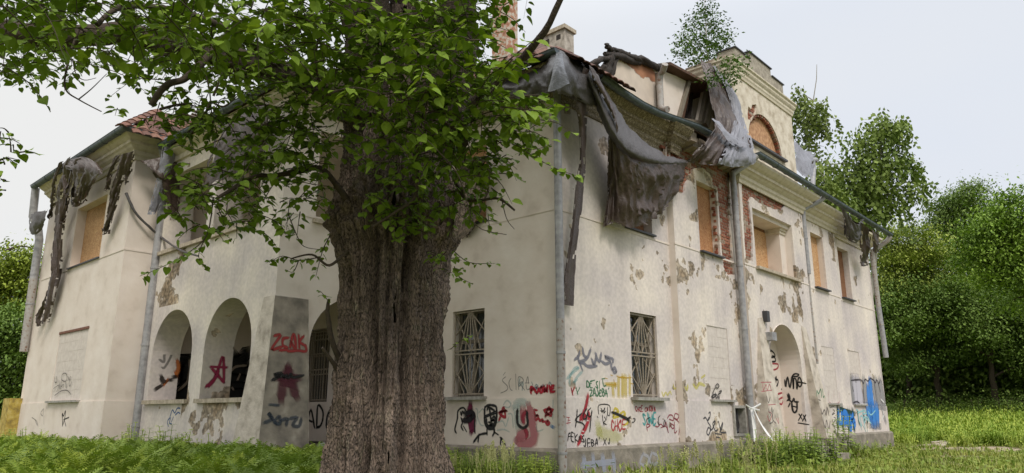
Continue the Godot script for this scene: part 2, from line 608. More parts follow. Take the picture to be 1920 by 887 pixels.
func barred_window(side: String, c: float, u0: float, u1: float, y0: float, y1: float, fan: bool) -> void:
	var o := holder("barred_window")
	var mid := (u0 + u1) * 0.5
	var f := 0.055
	for e in [[u0, u0 + f, y0, y1], [u1 - f, u1, y0, y1], [u0, u1, y0, y0 + f], [u0, u1, y1 - f, y1], [mid - 0.03, mid + 0.03, y0, y1], [u0, u1, y0 + (y1 - y0) * 0.62, y0 + (y1 - y0) * 0.62 + 0.07]]:
		wall_box("frame", o, side, c, e[0], e[1], e[2], e[3], 0.17 + 0.003 * o.get_child_count(), 0.24, M.old_wood)
	wall_box("glass", o, side, c, u0 + 0.02, u1 - 0.02, y0 + 0.02, y1 - 0.02, 0.215, 0.219, M.glass)
	if fan:
		var bm: Material = M.white_bar
		var a := u0 + 0.02
		var b := u1 - 0.02
		var lo := y0 + 0.05
		var hi := y1 - 0.03
		var half := (lo + hi) * 0.5
		for e in [[a, lo, a, hi], [b, lo, b, hi], [a, lo, b, lo], [a, hi, b, hi], [a, half - 0.03, b, half - 0.03], [a, half + 0.04, b, half + 0.04]]:
			wall_bar("bar", o, side, c, Vector2(e[0], e[1]), Vector2(e[2], e[3]), 0.05, 0.024, bm)
		for k in 5:
			var t := (k - 2) / 2.0
			var u := mid + t * (b - a) * 0.33
			wall_bar("bar", o, side, c, Vector2(mid + t * 0.05, hi), Vector2(u, half + 0.04), 0.062, 0.018, bm)
			wall_bar("bar", o, side, c, Vector2(mid + t * 0.05, lo), Vector2(u, half - 0.03), 0.062, 0.018, bm)
		for s in [a, b]:
			wall_bar("bar", o, side, c, Vector2(mid, hi), Vector2(s, hi - (hi - half) * 0.55), 0.074, 0.018, bm)
			wall_bar("bar", o, side, c, Vector2(mid, lo), Vector2(s, lo + (half - lo) * 0.55), 0.074, 0.018, bm)
			wall_bar("bar", o, side, c, Vector2(s, hi - 0.06), Vector2(mid, half), 0.086, 0.018, bm)
			wall_bar("bar", o, side, c, Vector2(s, lo + (half - lo) * 0.4), Vector2(mid, half), 0.086, 0.018, bm)
			wall_bar("bar", o, side, c, Vector2(s, lo + (half - lo) * 0.55), Vector2(mid + (s - mid) * 0.45, lo), 0.1, 0.018, bm)
	else:
		var n := 9
		for k in n:
			var u := lerpf(u0 + 0.03, u1 - 0.03, float(k) / (n - 1))
			wall_bar("bar", o, side, c, Vector2(u, y0 + 0.03), Vector2(u, y1 - 0.03), 0.05, 0.018, M.white_bar)
		for y in [y0 + 0.05, y0 + 0.62, y0 + 0.74, y0 + 1.1, y0 + 1.42, y1 - 0.06]:
			wall_bar("bar", o, side, c, Vector2(u0, y), Vector2(u1, y), 0.062, 0.022, M.white_bar)
		for k in n - 1:
			var u := lerpf(u0 + 0.03, u1 - 0.03, (k + 0.5) / (n - 1))
			for y in [y0 + 0.68, y0 + 1.48]:
				var st := begin()
				var ring := []
				for q in 13:
					ring.append(at_wall(side, c, u + cos(TAU * q / 12.0) * 0.048, y + sin(TAU * q / 12.0) * 0.055, 0.05))
				tube(st, ring, taper(13, 0.009, 0.009), 5)
				put("ring", st.commit(), M.white_bar, o)

func boarded_window(side: String, c: float, u0: float, u1: float, y0: float, y1: float, deep: float, m: Material, sill: Material, sill_out := 0.07) -> Node3D:
	var o := holder("boarded_window")
	wall_box("board", o, side, c, u0 - 0.02, u1 + 0.02, y0 - 0.02, y1 + 0.02, deep - 0.02, deep + 0.01, m)
	wall_box("sill", o, side, c, u0 - 0.05, u1 + 0.05, y0 - 0.04, y0 - 0.005, -sill_out, deep, sill)
	return o

func blocked_window(side: String, c: float, u0: float, u1: float, y0: float, y1: float, recess: float, cols: int, rows: int, sill: Material) -> void:
	var o := holder("blocked_window")
	wall_box("mortar", o, side, c, u0 - 0.01, u1 + 0.01, y0 - 0.01, y1 + 0.01, recess + 0.005, recess + 0.05, M.block)
	var h := (y1 - y0) / rows
	for j in rows:
		var off := 0.5 if j % 2 else 0.0
		for i in cols + 1:
			var a := clampf(u0 + (i - off) * (u1 - u0) / cols, u0, u1)
			var b := clampf(u0 + (i + 1 - off) * (u1 - u0) / cols, u0, u1)
			if b - a < 0.03:
				continue
			var jit := rng.randf() * 0.004
			wall_box("block", o, side, c, a + 0.003, b - 0.003, y0 + j * h + 0.003, y0 + (j + 1) * h - 0.003, recess + jit, recess + 0.03, M.block)
	wall_box("sill", o, side, c, u0 - 0.07, u1 + 0.07, y0 - 0.05, y0 - 0.005, -0.09, recess + 0.02, sill)

var brick_meshes := []
# courses of bricks laid inside a polygon of a wall, behind the plaster
func bricks(wall: Node, side: String, c: float, poly: PackedVector2Array, deep: float) -> void:
	if brick_meshes.is_empty():
		for k in 4:
			var st := begin()
			var l: float = [0.236, 0.244, 0.112, 0.23][k]
			var ch := 0.007
			# front face with worn edges, then sides
			var x := l * 0.5
			var y := 0.033
			var r := RandomNumberGenerator.new()
			r.seed = 40 + k
			var f := []
			var g := []
			for q in [[-1, -1], [1, -1], [1, 1], [-1, 1]]:
				f.append(Vector3(q[0] * (x - ch - r.randf() * 0.012), q[1] * (y - ch * 0.7 - r.randf() * 0.003), 0.0))
				g.append(Vector3(q[0] * x, q[1] * y, -0.012 - r.randf() * 0.004))
			quad(st, f[0], f[1], f[2], f[3], Vector3(0, 0, 1))
			for q in 4:
				var n := facing(f[q], f[(q + 1) % 4], g[q], Vector3(f[q].x + f[(q + 1) % 4].x, (f[q].y + f[(q + 1) % 4].y) * 4.0, 0.01))
				quad(st, f[q], f[(q + 1) % 4], g[(q + 1) % 4], g[q], n)
				var back := Vector3(0, 0, -0.06)
				var n2 := Vector3(n.x, n.y, 0).normalized()
				quad(st, g[q], g[(q + 1) % 4], g[(q + 1) % 4] + back, g[q] + back, n2)
			brick_meshes.append(st.commit())
	var lo := poly[0]
	var hi := poly[0]
	for p in poly:
		lo = lo.min(p)
		hi = hi.max(p)
	var mortar := panel(side, c, Geometry2D.offset_polygon(poly, 0.06)[0], [], 0.0)
	put("mortar", mortar, M.mortar, wall, Vector3(0, 0, -deep - 0.018) if side == "B" else Vector3(deep + 0.018, 0, 0))
	var j := 0
	var y := lo.y
	while y < hi.y + 0.03:
		var u := lo.x - 0.25 + (0.125 if j % 2 else 0.0)
		while u < hi.x + 0.1:
			var k := 0 if rng.randf() < 0.6 else (1 if rng.randf() < 0.6 else 3)
			var l := 0.25
			if j % 3 == 2:
				k = 2
				l = 0.125
			var ctr := Vector2(u + l * 0.5, y)
			var near := false
			for q in [Vector2.ZERO, Vector2(l * 0.5, 0), Vector2(-l * 0.5, 0), Vector2(0, 0.03), Vector2(0, -0.03)]:
				if Geometry2D.is_point_in_polygon(ctr + q, poly):
					near = true
			if near and rng.randf() > 0.03:
				var b := put("brick", brick_meshes[k], M.bricks[rng.randi() % 6], wall, at_wall(side, c, ctr.x, ctr.y, deep + rng.randf() * 0.016 + (0.02 if rng.randf() < 0.07 else 0.0)))
				b.rotation = Vector3(rng.randf_range(-0.03, 0.03), (0.0 if side == "B" else -PI / 2) + rng.randf_range(-0.03, 0.03), rng.randf_range(-0.015, 0.015))
			u += l + 0.006
		y += 0.076
		j += 1

func downpipe(pts: Array, r: float, m: Material, lower: Material = null, split := -1) -> Node3D:
	var o := holder("downpipe")
	var st := begin()
	tube(st, pts if split < 0 else pts.slice(0, split + 1), taper(pts.size() if split < 0 else split + 1, r, r), 14)
	put("pipe", st.commit(), m, o)
	if split >= 0:
		st = begin()
		tube(st, pts.slice(split), taper(pts.size() - split, r * 1.02, r * 1.02), 14)
		put("pipe", st.commit(), lower, o)
	var a: Vector3 = pts[-2]
	var b: Vector3 = pts[-1]
	var n := maxi(1, int(a.distance_to(b) / 1.45))
	for k in n:
		var p := a.lerp(b, (k + 0.35) / n)
		st = begin()
		tube(st, [p - Vector3(0, 0.02, 0), p + Vector3(0, 0.02, 0)], [r * 1.13, r * 1.13], 14)
		put("collar", st.commit(), m, o)
	return o

func gutter(path: PackedVector2Array, y: float, r: float, sag = null) -> void:
	var o := holder("gutter")
	var prof := PackedVector2Array()
	for k in 9:
		var a := PI + PI * k / 8.0
		prof.append(Vector2(-cos(a) * -r, sin(a) * r + y))
	prof.append(Vector2(r + 0.012, y + 0.012))
	put("channel", sweep(path, prof, true, sag), M.gutter, o)
	for i in path.size() - 1:
		var l := path[i].distance_to(path[i + 1])
		var n := int(l / 0.75)
		var d := (path[i + 1] - path[i]).normalized()
		for k in n:
			var p := path[i].lerp(path[i + 1], (k + 0.5) / n)
			var dy: float = sag.call(p) if sag != null else 0.0
			var st := begin()
			var ring := []
			for q in 7:
				var a := PI + PI * q / 6.0
				ring.append(Vector3(p.x + d.y * cos(a) * (r + 0.004), y + dy + sin(a) * (r + 0.004), p.y - d.x * cos(a) * (r + 0.004)))
			tube(st, ring, taper(7, 0.011, 0.011), 5)
			put("bracket", st.commit(), M.gutter, o)

func block8(st: SurfaceTool, lo: Array, hi: Array) -> void:
	# lo / hi: four corner points each, going round
	var c: Vector3 = (lo[0] + lo[2] + hi[0] + hi[2]) * 0.25
	for k in 4:
		var q := (k + 1) % 4
		quad(st, lo[k], lo[q], hi[q], hi[k], facing(lo[k], lo[q], hi[q], (lo[k] + hi[q]) * 0.5 - c))
	quad(st, hi[0], hi[1], hi[2], hi[3], facing(hi[0], hi[1], hi[2], Vector3.UP))
	quad(st, lo[0], lo[1], lo[2], lo[3], facing(lo[0], lo[1], lo[2], Vector3.DOWN))

func build_house() -> void:
	house = thing("manor_house", "derelict two storey cream plaster manor with boarded windows, graffiti and burnt roof", "house")
	var up_y := 7.1
	M.front = plaster_material(plaster_maps(FRONT_SIZE, 84.0, 21, loss_front, Color8(222, 212, 205), Color8(198, 182, 162)), 0.9)
	M.porch = plaster_material(plaster_maps(Vector2(5.5, 6.8), 84.0, 61, loss_porch, Color8(223, 213, 204), Color8(196, 179, 158)), 0.9)

	# --- long side, left end (z = 0)
	var win := rect(2.24, 1.36, 3.19, 2.97)
	var upwin := rect(2.22, 4.66, 3.2, 6.3)
	front_wall("wall", 0.0, rect(0, 1.32, 3.84, up_y), [win, upwin], 0.24)
	front_wall("wall", 0.02, rect(-0.0195, 0.46, 3.84, 1.32), [], 0.02, true)
	barred_window("B", 0.0, 2.24, 3.19, 1.36, 2.97, true)
	wall_box("sill", house, "B", 0.0, 2.17, 3.3, 1.3, 1.36, -0.16, 0.1, M.sill_light)
	boarded_window("B", 0.0, 2.22, 3.2, 4.66, 6.3, 0.22, M.old_board, M.sill)
	# --- projecting bays (z = 0.15)
	var p1 := ragged(P2([3.762,6.838,4.914,7.009,5.957,7.053,6.836,6.921,6.665,6.561,6.546,5.787,6.538,5.187,6.593,4.281,6.251,4.208,6.032,4.367,5.987,4.793,5.949,5.081,5.878,5.52,5.953,6.246,5.802,6.317,5.726,6.537,5.323,6.647,4.85,6.475,4.579,6.23,4.366,5.806,4.105,5.746,4.229,6.045,4.452,6.374,3.945,6.406,3.675,6.396]), 0.07, 0.05)
	var bw := rect(4.95, 4.6, 5.92, 6.25)
	p1 = Geometry2D.clip_polygons(p1, rect(4.8, 4.5, 6.0, 6.33))[0]
	var w1 := front_wall("wall", 0.15, rect(3.84, 1.32, 6.85, up_y), [bw, p1, rect(5.02, 1.36, 5.98, 2.94)], 0.06)
	bricks(w1, "B", 0.15, p1, 0.035)
	front_wall("wall", 0.17, rect(3.84, 0.46, 6.85, 1.32), [rect(5.95, 0.62, 6.5, 1.2)], 0.02, true)
	for e in [[rect(4.95, 4.6, 5.92, 6.25)], [rect(11.8, 4.66, 12.79, 6.3)]]:
		put("reveal", panel("B", 0.0905, Geometry2D.offset_polygon(e[0], 0.03)[0], [e[0]], 0.18), M.plaster, house)
	boarded_window("B", 0.15, 4.95, 5.92, 4.6, 6.25, 0.2, M.grey_osb, M.sill, 0.1)
	blocked_window("B", 0.15, 5.02, 5.98, 1.36, 2.94, 0.012, 2, 7, M.sill_light)
	side_wall("wall", 3.84, rect(0.0, 0.46, 0.15, up_y), [], 0.02)
	side_wall("wall", 6.85, rect(0.15, 0.46, 0.3, up_y), [], 0.02)
	var far_blind := rect(11.78, 1.36, 12.74, 2.94)
	front_wall("wall", 0.15, rect(10.87, 1.32, 13.88, up_y), [rect(11.8, 4.66, 12.79, 6.3), far_blind], 0.06)
	front_wall("wall", 0.17, rect(10.87, 0.46, 13.88, 1.32), [], 0.02, true)
	boarded_window("B", 0.15, 11.8, 12.79, 4.66, 6.3, 0.2, M.osb, M.sill, 0.1)
	blocked_window("B", 0.15, 11.78, 12.74, 1.36, 2.94, 0.006, 2, 7, M.sill_light)
	side_wall("wall", 10.87, rect(0.15, 0.46, 0.3, up_y), [], 0.02)
	side_wall("wall", 13.88, rect(0.0, 0.46, 0.15, up_y), [], 0.02)
	# --- middle bay (z = 0.3)
	var p3 := ragged(P2([7.028,6.768,7.408,6.753,8.306,6.839,9.834,6.879,9.802,6.737,9.415,6.41,8.694,6.346,7.927,6.33,7.528,6.408,7.36,6.249,7.411,5.895,7.421,5.389,7.326,4.684,6.946,4.705,6.923,5.085,6.988,5.891]), 0.07, 0.04)
	var door := arch(7.83, 0.3, 9.75, 2.32, 0.95)
	var loggia := rect(7.52, 4.62, 10.02, 6.12)
	var w3 := front_wall("wall", 0.3, rect(6.85, 1.32, 10.87, up_y), [door, loggia, p3], 0.06)
	bricks(w3, "B", 0.3, p3, 0.035)
	put("reveal", panel("B", 0.2395, Geometry2D.offset_polygon(loggia, 0.03)[0], [loggia], 0.2), M.plaster, house)
	front_wall("wall", 0.32, rect(6.85, 0.2, 10.87, 1.32), [door], 0.02, true)
	put("door_passage", panel("B", 0.2395, Geometry2D.offset_polygon(door, 0.03)[0], [door], 0.5), M.plaster, house)
	wall_box("passage_wall", house, "B", 0.3, 7.6, 10.0, 0.2, 3.5, 0.555, 0.62, M.plaster)
	var lg := holder("boarded_window")
	wall_box("board", lg, "B", 0.3, 7.8, 9.75, 4.62, 5.93, 0.6, 0.63, M.osb)
	wall_box("board", lg, "B", 0.3, 7.8, 9.75, 5.932, 6.12, 0.61, 0.64, M.old_board)
	for s in [[7.52, 7.88], [9.66, 10.02]]:
		wall_box("pilaster", lg, "B", 0.3, s[0], s[1], 4.62, 5.86, 0.22, 0.62, M.plaster)
		wall_box("capital", lg, "B", 0.3, s[0] - 0.03, s[1] + 0.0, 5.862, 5.94, 0.19, 0.6, M.cornice)
		wall_box("capital", lg, "B", 0.3, s[0] - 0.06, s[1] + 0.0, 5.942, 6.01, 0.16, 0.6, M.cornice)
	wall_box("lintel", lg, "B", 0.3, 7.5, 10.04, 6.012, 6.14, 0.1, 0.62, M.plaster)
	wall_box("sill", lg, "B", 0.3, 7.46, 10.1, 4.53, 4.6, -0.1, 0.62, M.sill_stone)
	# --- right end (z = 0)
	front_wall("wall", 0.0, rect(13.88, 1.32, 17.72, up_y), [rect(14.5, 4.68, 15.5, 6.33), rect(14.5, 1.36, 15.5, 3.0)], 0.24)
	front_wall("wall", 0.02, rect(13.88, 0.46, 17.74, 1.32), [], 0.02, true)
	boarded_window("B", 0.0, 14.5, 15.5, 4.68, 6.33, 0.2, M.old_board, M.sill, 0.1)
	blocked_window("B", 0.0, 14.5, 15.5, 1.36, 3.0, 0.012, 2, 7, M.sill_light)
	for e in [[0.0, 3.84, 0.0], [3.84, 6.85, 0.15], [6.85, 10.87, 0.3], [10.87, 13.88, 0.15], [13.88, 17.72, 0.0]]:
		wall_box("string_course", house, "B", e[2], e[0] - 0.01, e[1] + 0.01, 4.555, 4.595, -0.012, 0.0, M.plaster)
	# --- short side (x = 0), porch and wing
	side_wall("wall", 0.0, rect(-9.01, 0.46, 0.0, up_y), [rect(-2.57, 1.36, -1.72, 2.97), rect(-7.6, 1.32, -6.67, 2.99), rect(-2.6, 4.66, -1.7, 6.25)], 0.24)
	side_wall("wall", -0.02, rect(-3.69, 0.46, 0.0195, 1.3195), [], 0.02, null, true)
	barred_window("A", 0.0, -2.57, -1.72, 1.36, 2.97, true)
	wall_box("sill", house, "A", 0.0, -2.67, -1.64, 1.3, 1.36, -0.14, 0.1, M.sill_light)
	barred_window("A", 0.0, -7.6, -6.67, 1.32, 2.99, false)
	boarded_window("A", 0.0, -2.6, -1.7, 4.66, 6.25, 0.2, M.osb, M.sill)
	wall_box("string_course", house, "A", 0.0, -3.69, 0.0, 4.545, 4.585, -0.012, 0.0, M.plaster)
	var a1 := arch(-8.6, 1.33, -6.72, 2.25, 0.92)
	var a2 := arch(-6.2, 1.33, -4.4, 2.25, 0.92)
	side_wall("porch_wall", -3.15, rect(-9.01, 0.3, -3.7, 6.85), [a1, a2, rect(-8.7, 4.55, -6.65, 6.3), rect(-6.33, 4.55, -4.55, 6.3)], 0.6, M.porch)
	put("porch_wall", panel("B", -3.7, rect(-3.15, 0.3, 0.0, 6.85), [arch(-2.42, 0.35, -0.5, 2.25, 0.93), rect(-2.46, 4.55, -0.5, 6.3)], 0.6), M.plaster, house)
	for e in [[-8.66, -6.66], [-6.26, -4.3]]:
		wall_box("sill", house, "A", -3.15, e[0], e[1], 1.25, 1.33, -0.08, 0.6, M.sill_stone)
	for e in [[-8.75, -6.6], [-6.38, -4.5]]:
		wall_box("sill", house, "A", -3.15, e[0], e[1], 4.47, 4.55, -0.08, 0.6, M.sill_stone)
	wall_box("sill", house, "B", -3.7, -2.52, -0.45, 4.47, 4.55, -0.08, 0.6, M.sill_stone)
	wall_box("string_course", house, "B", -3.7, -3.16, 0.0, 4.56, 4.6, -0.012, 0.0, M.plaster)
	# porch inside: floors, ceilings, inner skins of the walls
	wall_box("porch_floor", house, "B", -3.7, -3.14, -0.01, 0.2, 0.42, 0.01, 5.3, M.plinth)
	wall_box("porch_ceiling", house, "B", -3.7, -2.54, -0.01, 3.95, 4.4, 0.61, 5.3, M.plaster)
	wall_box("porch_ceiling", house, "B", -3.7, -3.1, -0.01, 6.5, 6.84, 0.02, 5.3, M.plaster)
	put("inner_wall", panel("A", -2.55, rect(-9.0, 0.3, -4.3, 6.6), [a1, a2, rect(-8.7, 4.55, -6.65, 6.3), rect(-6.33, 4.55, -4.55, 6.3)], 0.001), M.plaster, house)
	# wing
	side_wall("wall", -3.83, rect(-14.7, 0.3, -9.01, up_y), [rect(-12.52, 4.6, -10.5, 6.13), rect(-12.52, 1.36, -10.54, 2.94)], 0.26)
	side_wall("wall", -3.85, rect(-14.72, 0.2, -8.9905, 1.3195), [], 0.02, null, true)
	put("wall", panel("B", -9.01, rect(-3.83, 0.3, 0.0, up_y), [], 0.1), M.plaster, house)
	put("wall", panel("B", -8.99, rect(-3.8495, 0.2, -3.16, 1.32), [], 0.02, Vector2.ZERO, Vector2.ONE, true), M.plaster, house)
	wall_box("string_course", house, "A", -3.83, -14.7, -9.01, 4.545, 4.59, -0.012, 0.0, M.plaster)
	wall_box("string_course", house, "B", -9.01, -3.84, -3.16, 4.545, 4.59, -0.012, 0.0, M.plaster)
	boarded_window("A", -3.83, -12.52, -10.5, 4.6, 6.13, 0.24, M.osb, M.sill, 0.05)
	blocked_window("A", -3.83, -12.52, -10.54, 1.36, 2.94, 0.01, 4, 7, M.sill_light)
	wall_box("lintel", house, "A", -3.83, -12.54, -10.52, 2.94, 3.0, -0.012, 0.1, M.tiles[0])
	# rear and inner shell
	wall_box("wall", house, "B", -14.7, -3.83, 17.72, 0.0, up_y, 0.0, 0.2, M.plaster)
	wall_box("wall", house, "A", 17.72, -14.7, 0.0, 0.0, up_y, 0.0, -0.2, M.plaster)
	wall_box("floor_slab", house, "B", -1.2, 0.3, 17.4, 0.2, 0.4, 0.0, 13.2, M.plaster)
	wall_box("floor_slab", house, "B", -1.2, 0.3, 17.4, 3.9, 4.2, 0.0, 13.2, M.plaster)
	wall_box("inner_wall", house, "B", -4.2, 0.3, 17.4, 0.4, 7.0, 0.0, 0.2, M.plaster)
	wall_box("inner_wall", house, "A", 3.6, -4.0, -0.3, 0.4, 7.0, 0.0, 0.2, M.plaster)
	# --- plinth
	var pl := PackedVector2Array([Vector2(0.0, -1.0), Vector2(0.1, -1.0), Vector2(0.1, 0.45), Vector2(0.07, 0.49), Vector2(0.0, 0.51)])
	for path in [[-3.83, -14.72, -3.83, -9.01, -3.15, -9.01, -3.15, -3.7, -2.45, -3.7], [-0.48, -3.7, 0, -3.7, 0, 0, 3.84, 0, 3.84, 0.15, 6.85, 0.15, 6.85, 0.3, 7.75, 0.3], [9.83, 0.3, 10.87, 0.3, 10.87, 0.15, 13.88, 0.15, 13.88, 0, 17.72, 0, 17.72, -5]]:
		put("plinth", sweep(P2(path), pl), M.plinth, house)
	# --- cornice
	var co := P2([0, 6.62, 0.04, 6.62, 0.05, 6.7, 0.09, 6.74, 0.09, 6.82, 0.16, 6.86, 0.2, 6.9, 0.25, 6.92, 0.25, 6.99, 0.33, 7.03, 0.42, 7.1, 0.42, 7.17, 0, 7.19])
	put("cornice", sweep(P2([0, -3.6, 0, 0, 3.84, 0, 3.84, 0.15, 4.2, 0.15]), co), M.dirty_cornice, house)
	for path in [[6.7, 0.15, 6.85, 0.15, 6.85, 0.3, 10.87, 0.3, 10.87, 0.15, 13.88, 0.15, 13.88, 0, 17.72, 0, 17.72, -6], [-3.83, -14.7, -3.83, -9.01, -2.9, -9.01]]:
		put("cornice", sweep(P2(path), co), M.cornice, house)
	# broken stretch of cornice over the bay: core of the overhang with ragged underside
	var bst := begin()
	for k in 9:
		var x := 4.22 + k * 0.28
		var d := 0.2 + 0.16 * absf(nz.get_noise_1d(k * 90.0)) + (0.12 if k % 3 == 0 else 0.0)
		var y0 := 6.86 + 0.1 * nz.get_noise_1d(k * 140.0 + 40.0)
		block8(bst, [Vector3(x, y0, 0.1), Vector3(x + 0.277, y0 + 0.03, 0.1), Vector3(x + 0.27, y0 + 0.08, 0.15 + d), Vector3(x, y0 + 0.06, 0.15 + d)], [Vector3(x, 7.17, 0.1), Vector3(x + 0.277, 7.17, 0.1), Vector3(x + 0.27, 7.16, 0.15 + d), Vector3(x, 7.16, 0.15 + d)])
	put("broken_cornice", bst.commit(), M.mortar, house)
	var po := P2([0, 6.6, 0.06, 6.6, 0.06, 6.72, 0.22, 6.78, 0.26, 6.86, 0, 6.88])
	put("cornice", sweep(P2([-3.15, -9.0, -3.15, -3.7, -0.05, -3.7]), po), M.cornice, house)
	# --- gutters
	gutter(P2([-4.3, -14.9, -4.3, -8.52, -3.2, -8.52]), 7.14, 0.085)
	gutter(P2([-3.52, -8.5, -3.52, -3.3, -0.6, -3.3]), 6.92, 0.08)
	gutter(P2([-0.52, -3.2, -0.52, 0.52]), 7.24, 0.085)
	gutter(P2([0.75, 0.52, 1.4, 0.52, 2.1, 0.52, 2.8, 0.52, 3.5, 0.54, 4.3, 0.58, 5.25, 0.6]), 7.24, 0.085, func(p): return -0.17 * sin(clampf((p.x - 0.4) / 3.6, 0.0, 1.0) * PI) + 0.02)
	gutter(P2([6.9, 0.8, 18.15, 0.7]), 7.28, 0.09)
	# --- downpipes
	downpipe([Vector3(-0.36, 7.16, 0.36), Vector3(-0.3, 7.0, 0.3), Vector3(-0.085, 6.75, 0.14), Vector3(-0.085, 6.5, 0.14), Vector3(-0.085, 2.6, 0.14), Vector3(-0.085, -0.6, 0.14)], 0.072, M.zinc, M.rust_pipe, 4)
	downpipe([Vector3(6.95, 7.22, 0.78), Vector3(6.9, 7.12, 0.7), Vector3(6.58, 6.78, 0.3), Vector3(6.58, 6.5, 0.29), Vector3(6.6, 0.5, 0.29)], 0.075, M.zinc)
	downpipe([Vector3(11.6, 7.2, 0.72), Vector3(11.55, 7.1, 0.6), Vector3(11.02, 6.8, 0.3), Vector3(11.02, 6.5, 0.27), Vector3(11.02, 4.9, 0.27)], 0.075, M.zinc)
	downpipe([Vector3(11.02, 4.88, 0.25), Vector3(11.04, 3.9, 0.24), Vector3(11.1, 2.4, 0.24)], 0.045, M.rust_pipe)
	downpipe([Vector3(18.1, 7.2, 0.7), Vector3(18.05, 7.05, 0.6), Vector3(17.85, 6.7, 0.12), Vector3(17.85, 6.5, 0.1), Vector3(17.86, 4.7, 0.1), Vector3(17.9, 2.95, 0.14)], 0.085, M.rust_pipe, M.zinc, 4)
	downpipe([Vector3(-3.45, 6.9, -8.6), Vector3(-3.3, 6.7, -8.75), Vector3(-3.2, 6.5, -8.87), Vector3(-3.2, -0.3, -8.87)], 0.085, M.zinc)
	downpipe([Vector3(-4.25, 7.1, -14.9), Vector3(-4.2, 6.3, -14.95), Vector3(-4.02, 5.95, -14.93), Vector3(-3.97, 5.7, -14.92), Vector3(-3.96, 4.6, -14.9), Vector3(-3.94, 2.65, -14.85)], 0.1, M.zinc, M.rust_pipe, 4)
	# --- battered buttresses
	var st := begin()
	block8(st, [Vector3(-3.38, 0.44, -4.36), Vector3(-3.38, 0.44, -3.48), Vector3(-2.43, 0.44, -3.48), Vector3(-2.43, 0.44, -4.2)], [Vector3(-3.165, 3.05, -4.06), Vector3(-3.165, 3.05, -3.685), Vector3(-2.5, 3.05, -3.685), Vector3(-2.5, 3.05, -4.2)])
	put("buttress", st.commit(), M.butt, house)
	# weathered cement coat on the pier's front
	st = begin()
	var coat := ragged(P2([-3.372, 0.46, -2.437, 0.46, -2.505, 3.04, -3.168, 3.04]), 0.09, 0.012)
	var ci := Geometry2D.triangulate_polygon(coat)
	for k in range(0, ci.size(), 3):
		var q := []
		for j in 3:
			var p := coat[ci[k + j]]
			q.append(Vector3(p.x, p.y, -3.48 - 0.0785 * (p.y - 0.44) + 0.0035))
		tri(st, q[0], q[1], q[2], Vector3(0, 0.08, 1).normalized())
	put("cement_coat", st.commit(), M.grey_plaster, house)
	st = begin()
	block8(st, [Vector3(-3.5, -0.8, -4.42), Vector3(-3.5, -0.8, -3.38), Vector3(-2.38, -0.8, -3.38), Vector3(-2.38, -0.8, -4.2)], [Vector3(-3.46, 0.43, -4.4), Vector3(-3.46, 0.43, -3.42), Vector3(-2.4, 0.43, -3.42), Vector3(-2.4, 0.43, -4.2)])
	put("plinth", st.commit(), M.plinth, house)
	for s in [0.0, 1.0]:
		var mx := func(x): return x if s == 0.0 else 17.72 - x
		st = begin()
		block8(st, [Vector3(mx.call(10.16), 0.4, 0.2), Vector3(mx.call(10.16), 0.4, 0.66), Vector3(mx.call(10.95), 0.4, 0.66), Vector3(mx.call(10.95), 0.4, 0.2)], [Vector3(mx.call(10.03), 3.36, 0.2), Vector3(mx.call(10.03), 3.36, 0.305), Vector3(mx.call(10.38), 3.3, 0.305), Vector3(mx.call(10.38), 3.3, 0.2)])
		put("buttress", st.commit(), M.butt, house)
		st = begin()
		box(st, Vector3(mx.call(10.56), 0.0, 0.5), Vector3(0.92, 0.9, 0.5))
		put("plinth", st.commit(), M.plinth, house)
	# steps
	for k in 3:
		wall_box("step", house, "B", 0.3, 7.7 - k * 0.04, 9.9 + k * 0.04, -0.4 - k * 0.01, 0.42 - k * 0.15, -0.35 - k * 0.3, 0.05, M.plinth)
	wall_box("door_sill", house, "B", 0.3, 7.6, 10.0, 0.2, 0.43, -0.1, 1.0, M.plinth)
	build_roof()


func tile_mesh() -> ArrayMesh:
	# one curved clay tile, 0.21 wide, 0.36 long (x across, z down the slope), 15 mm thick
	var st := begin()
	var n := 4
	for k in n:
		var x0 := lerpf(-0.105, 0.105, float(k) / n)
		var x1 := lerpf(-0.105, 0.105, float(k + 1) / n)
		var y0 := 0.035 * sin(PI * k / n)
		var y1 := 0.035 * sin(PI * (k + 1) / n)
		for t in [0.0, -0.015]:
			quad(st, Vector3(x0, y0 + t, 0), Vector3(x1, y1 + t, 0), Vector3(x1, y1 + t + 0.02, 0.36), Vector3(x0, y0 + t + 0.02, 0.36), Vector3(0, 1 if t == 0.0 else -1, 0))
		quad(st, Vector3(x0, y0 + 0.02, 0.36), Vector3(x1, y1 + 0.02, 0.36), Vector3(x1, y1 + 0.005, 0.36), Vector3(x0, y0 + 0.005, 0.36), Vector3(0, 0, 1))
	return st.commit()

# lays tiles over a roof slope from a start point at the eaves; 'gone' tells which are missing
func tile_slope(roof: Node3D, at: Vector3, across: Vector3, up: Vector3, cols: int, rows: int, trim: Callable) -> void:
	var mesh := tile_mesh()
	var n := across.cross(up).normalized()
	if n.y < 0.0:
		n = -n
	var b := Basis(across.normalized(), n, -up.normalized())
	for j in rows:
		for i in cols:
			var p := at + across.normalized() * (i * 0.205) + up.normalized() * (j * 0.3)
			if trim.call(i, j, p):
				continue
			var t := put("roof_tile", mesh, M.tiles[rng.randi() % 4], roof, p + n * (0.03 + rng.randf() * 0.012))
			t.basis = b * Basis(Vector3.UP, rng.randf_range(-0.05, 0.05)) * Basis(Vector3.FORWARD, rng.randf_range(-0.04, 0.04))

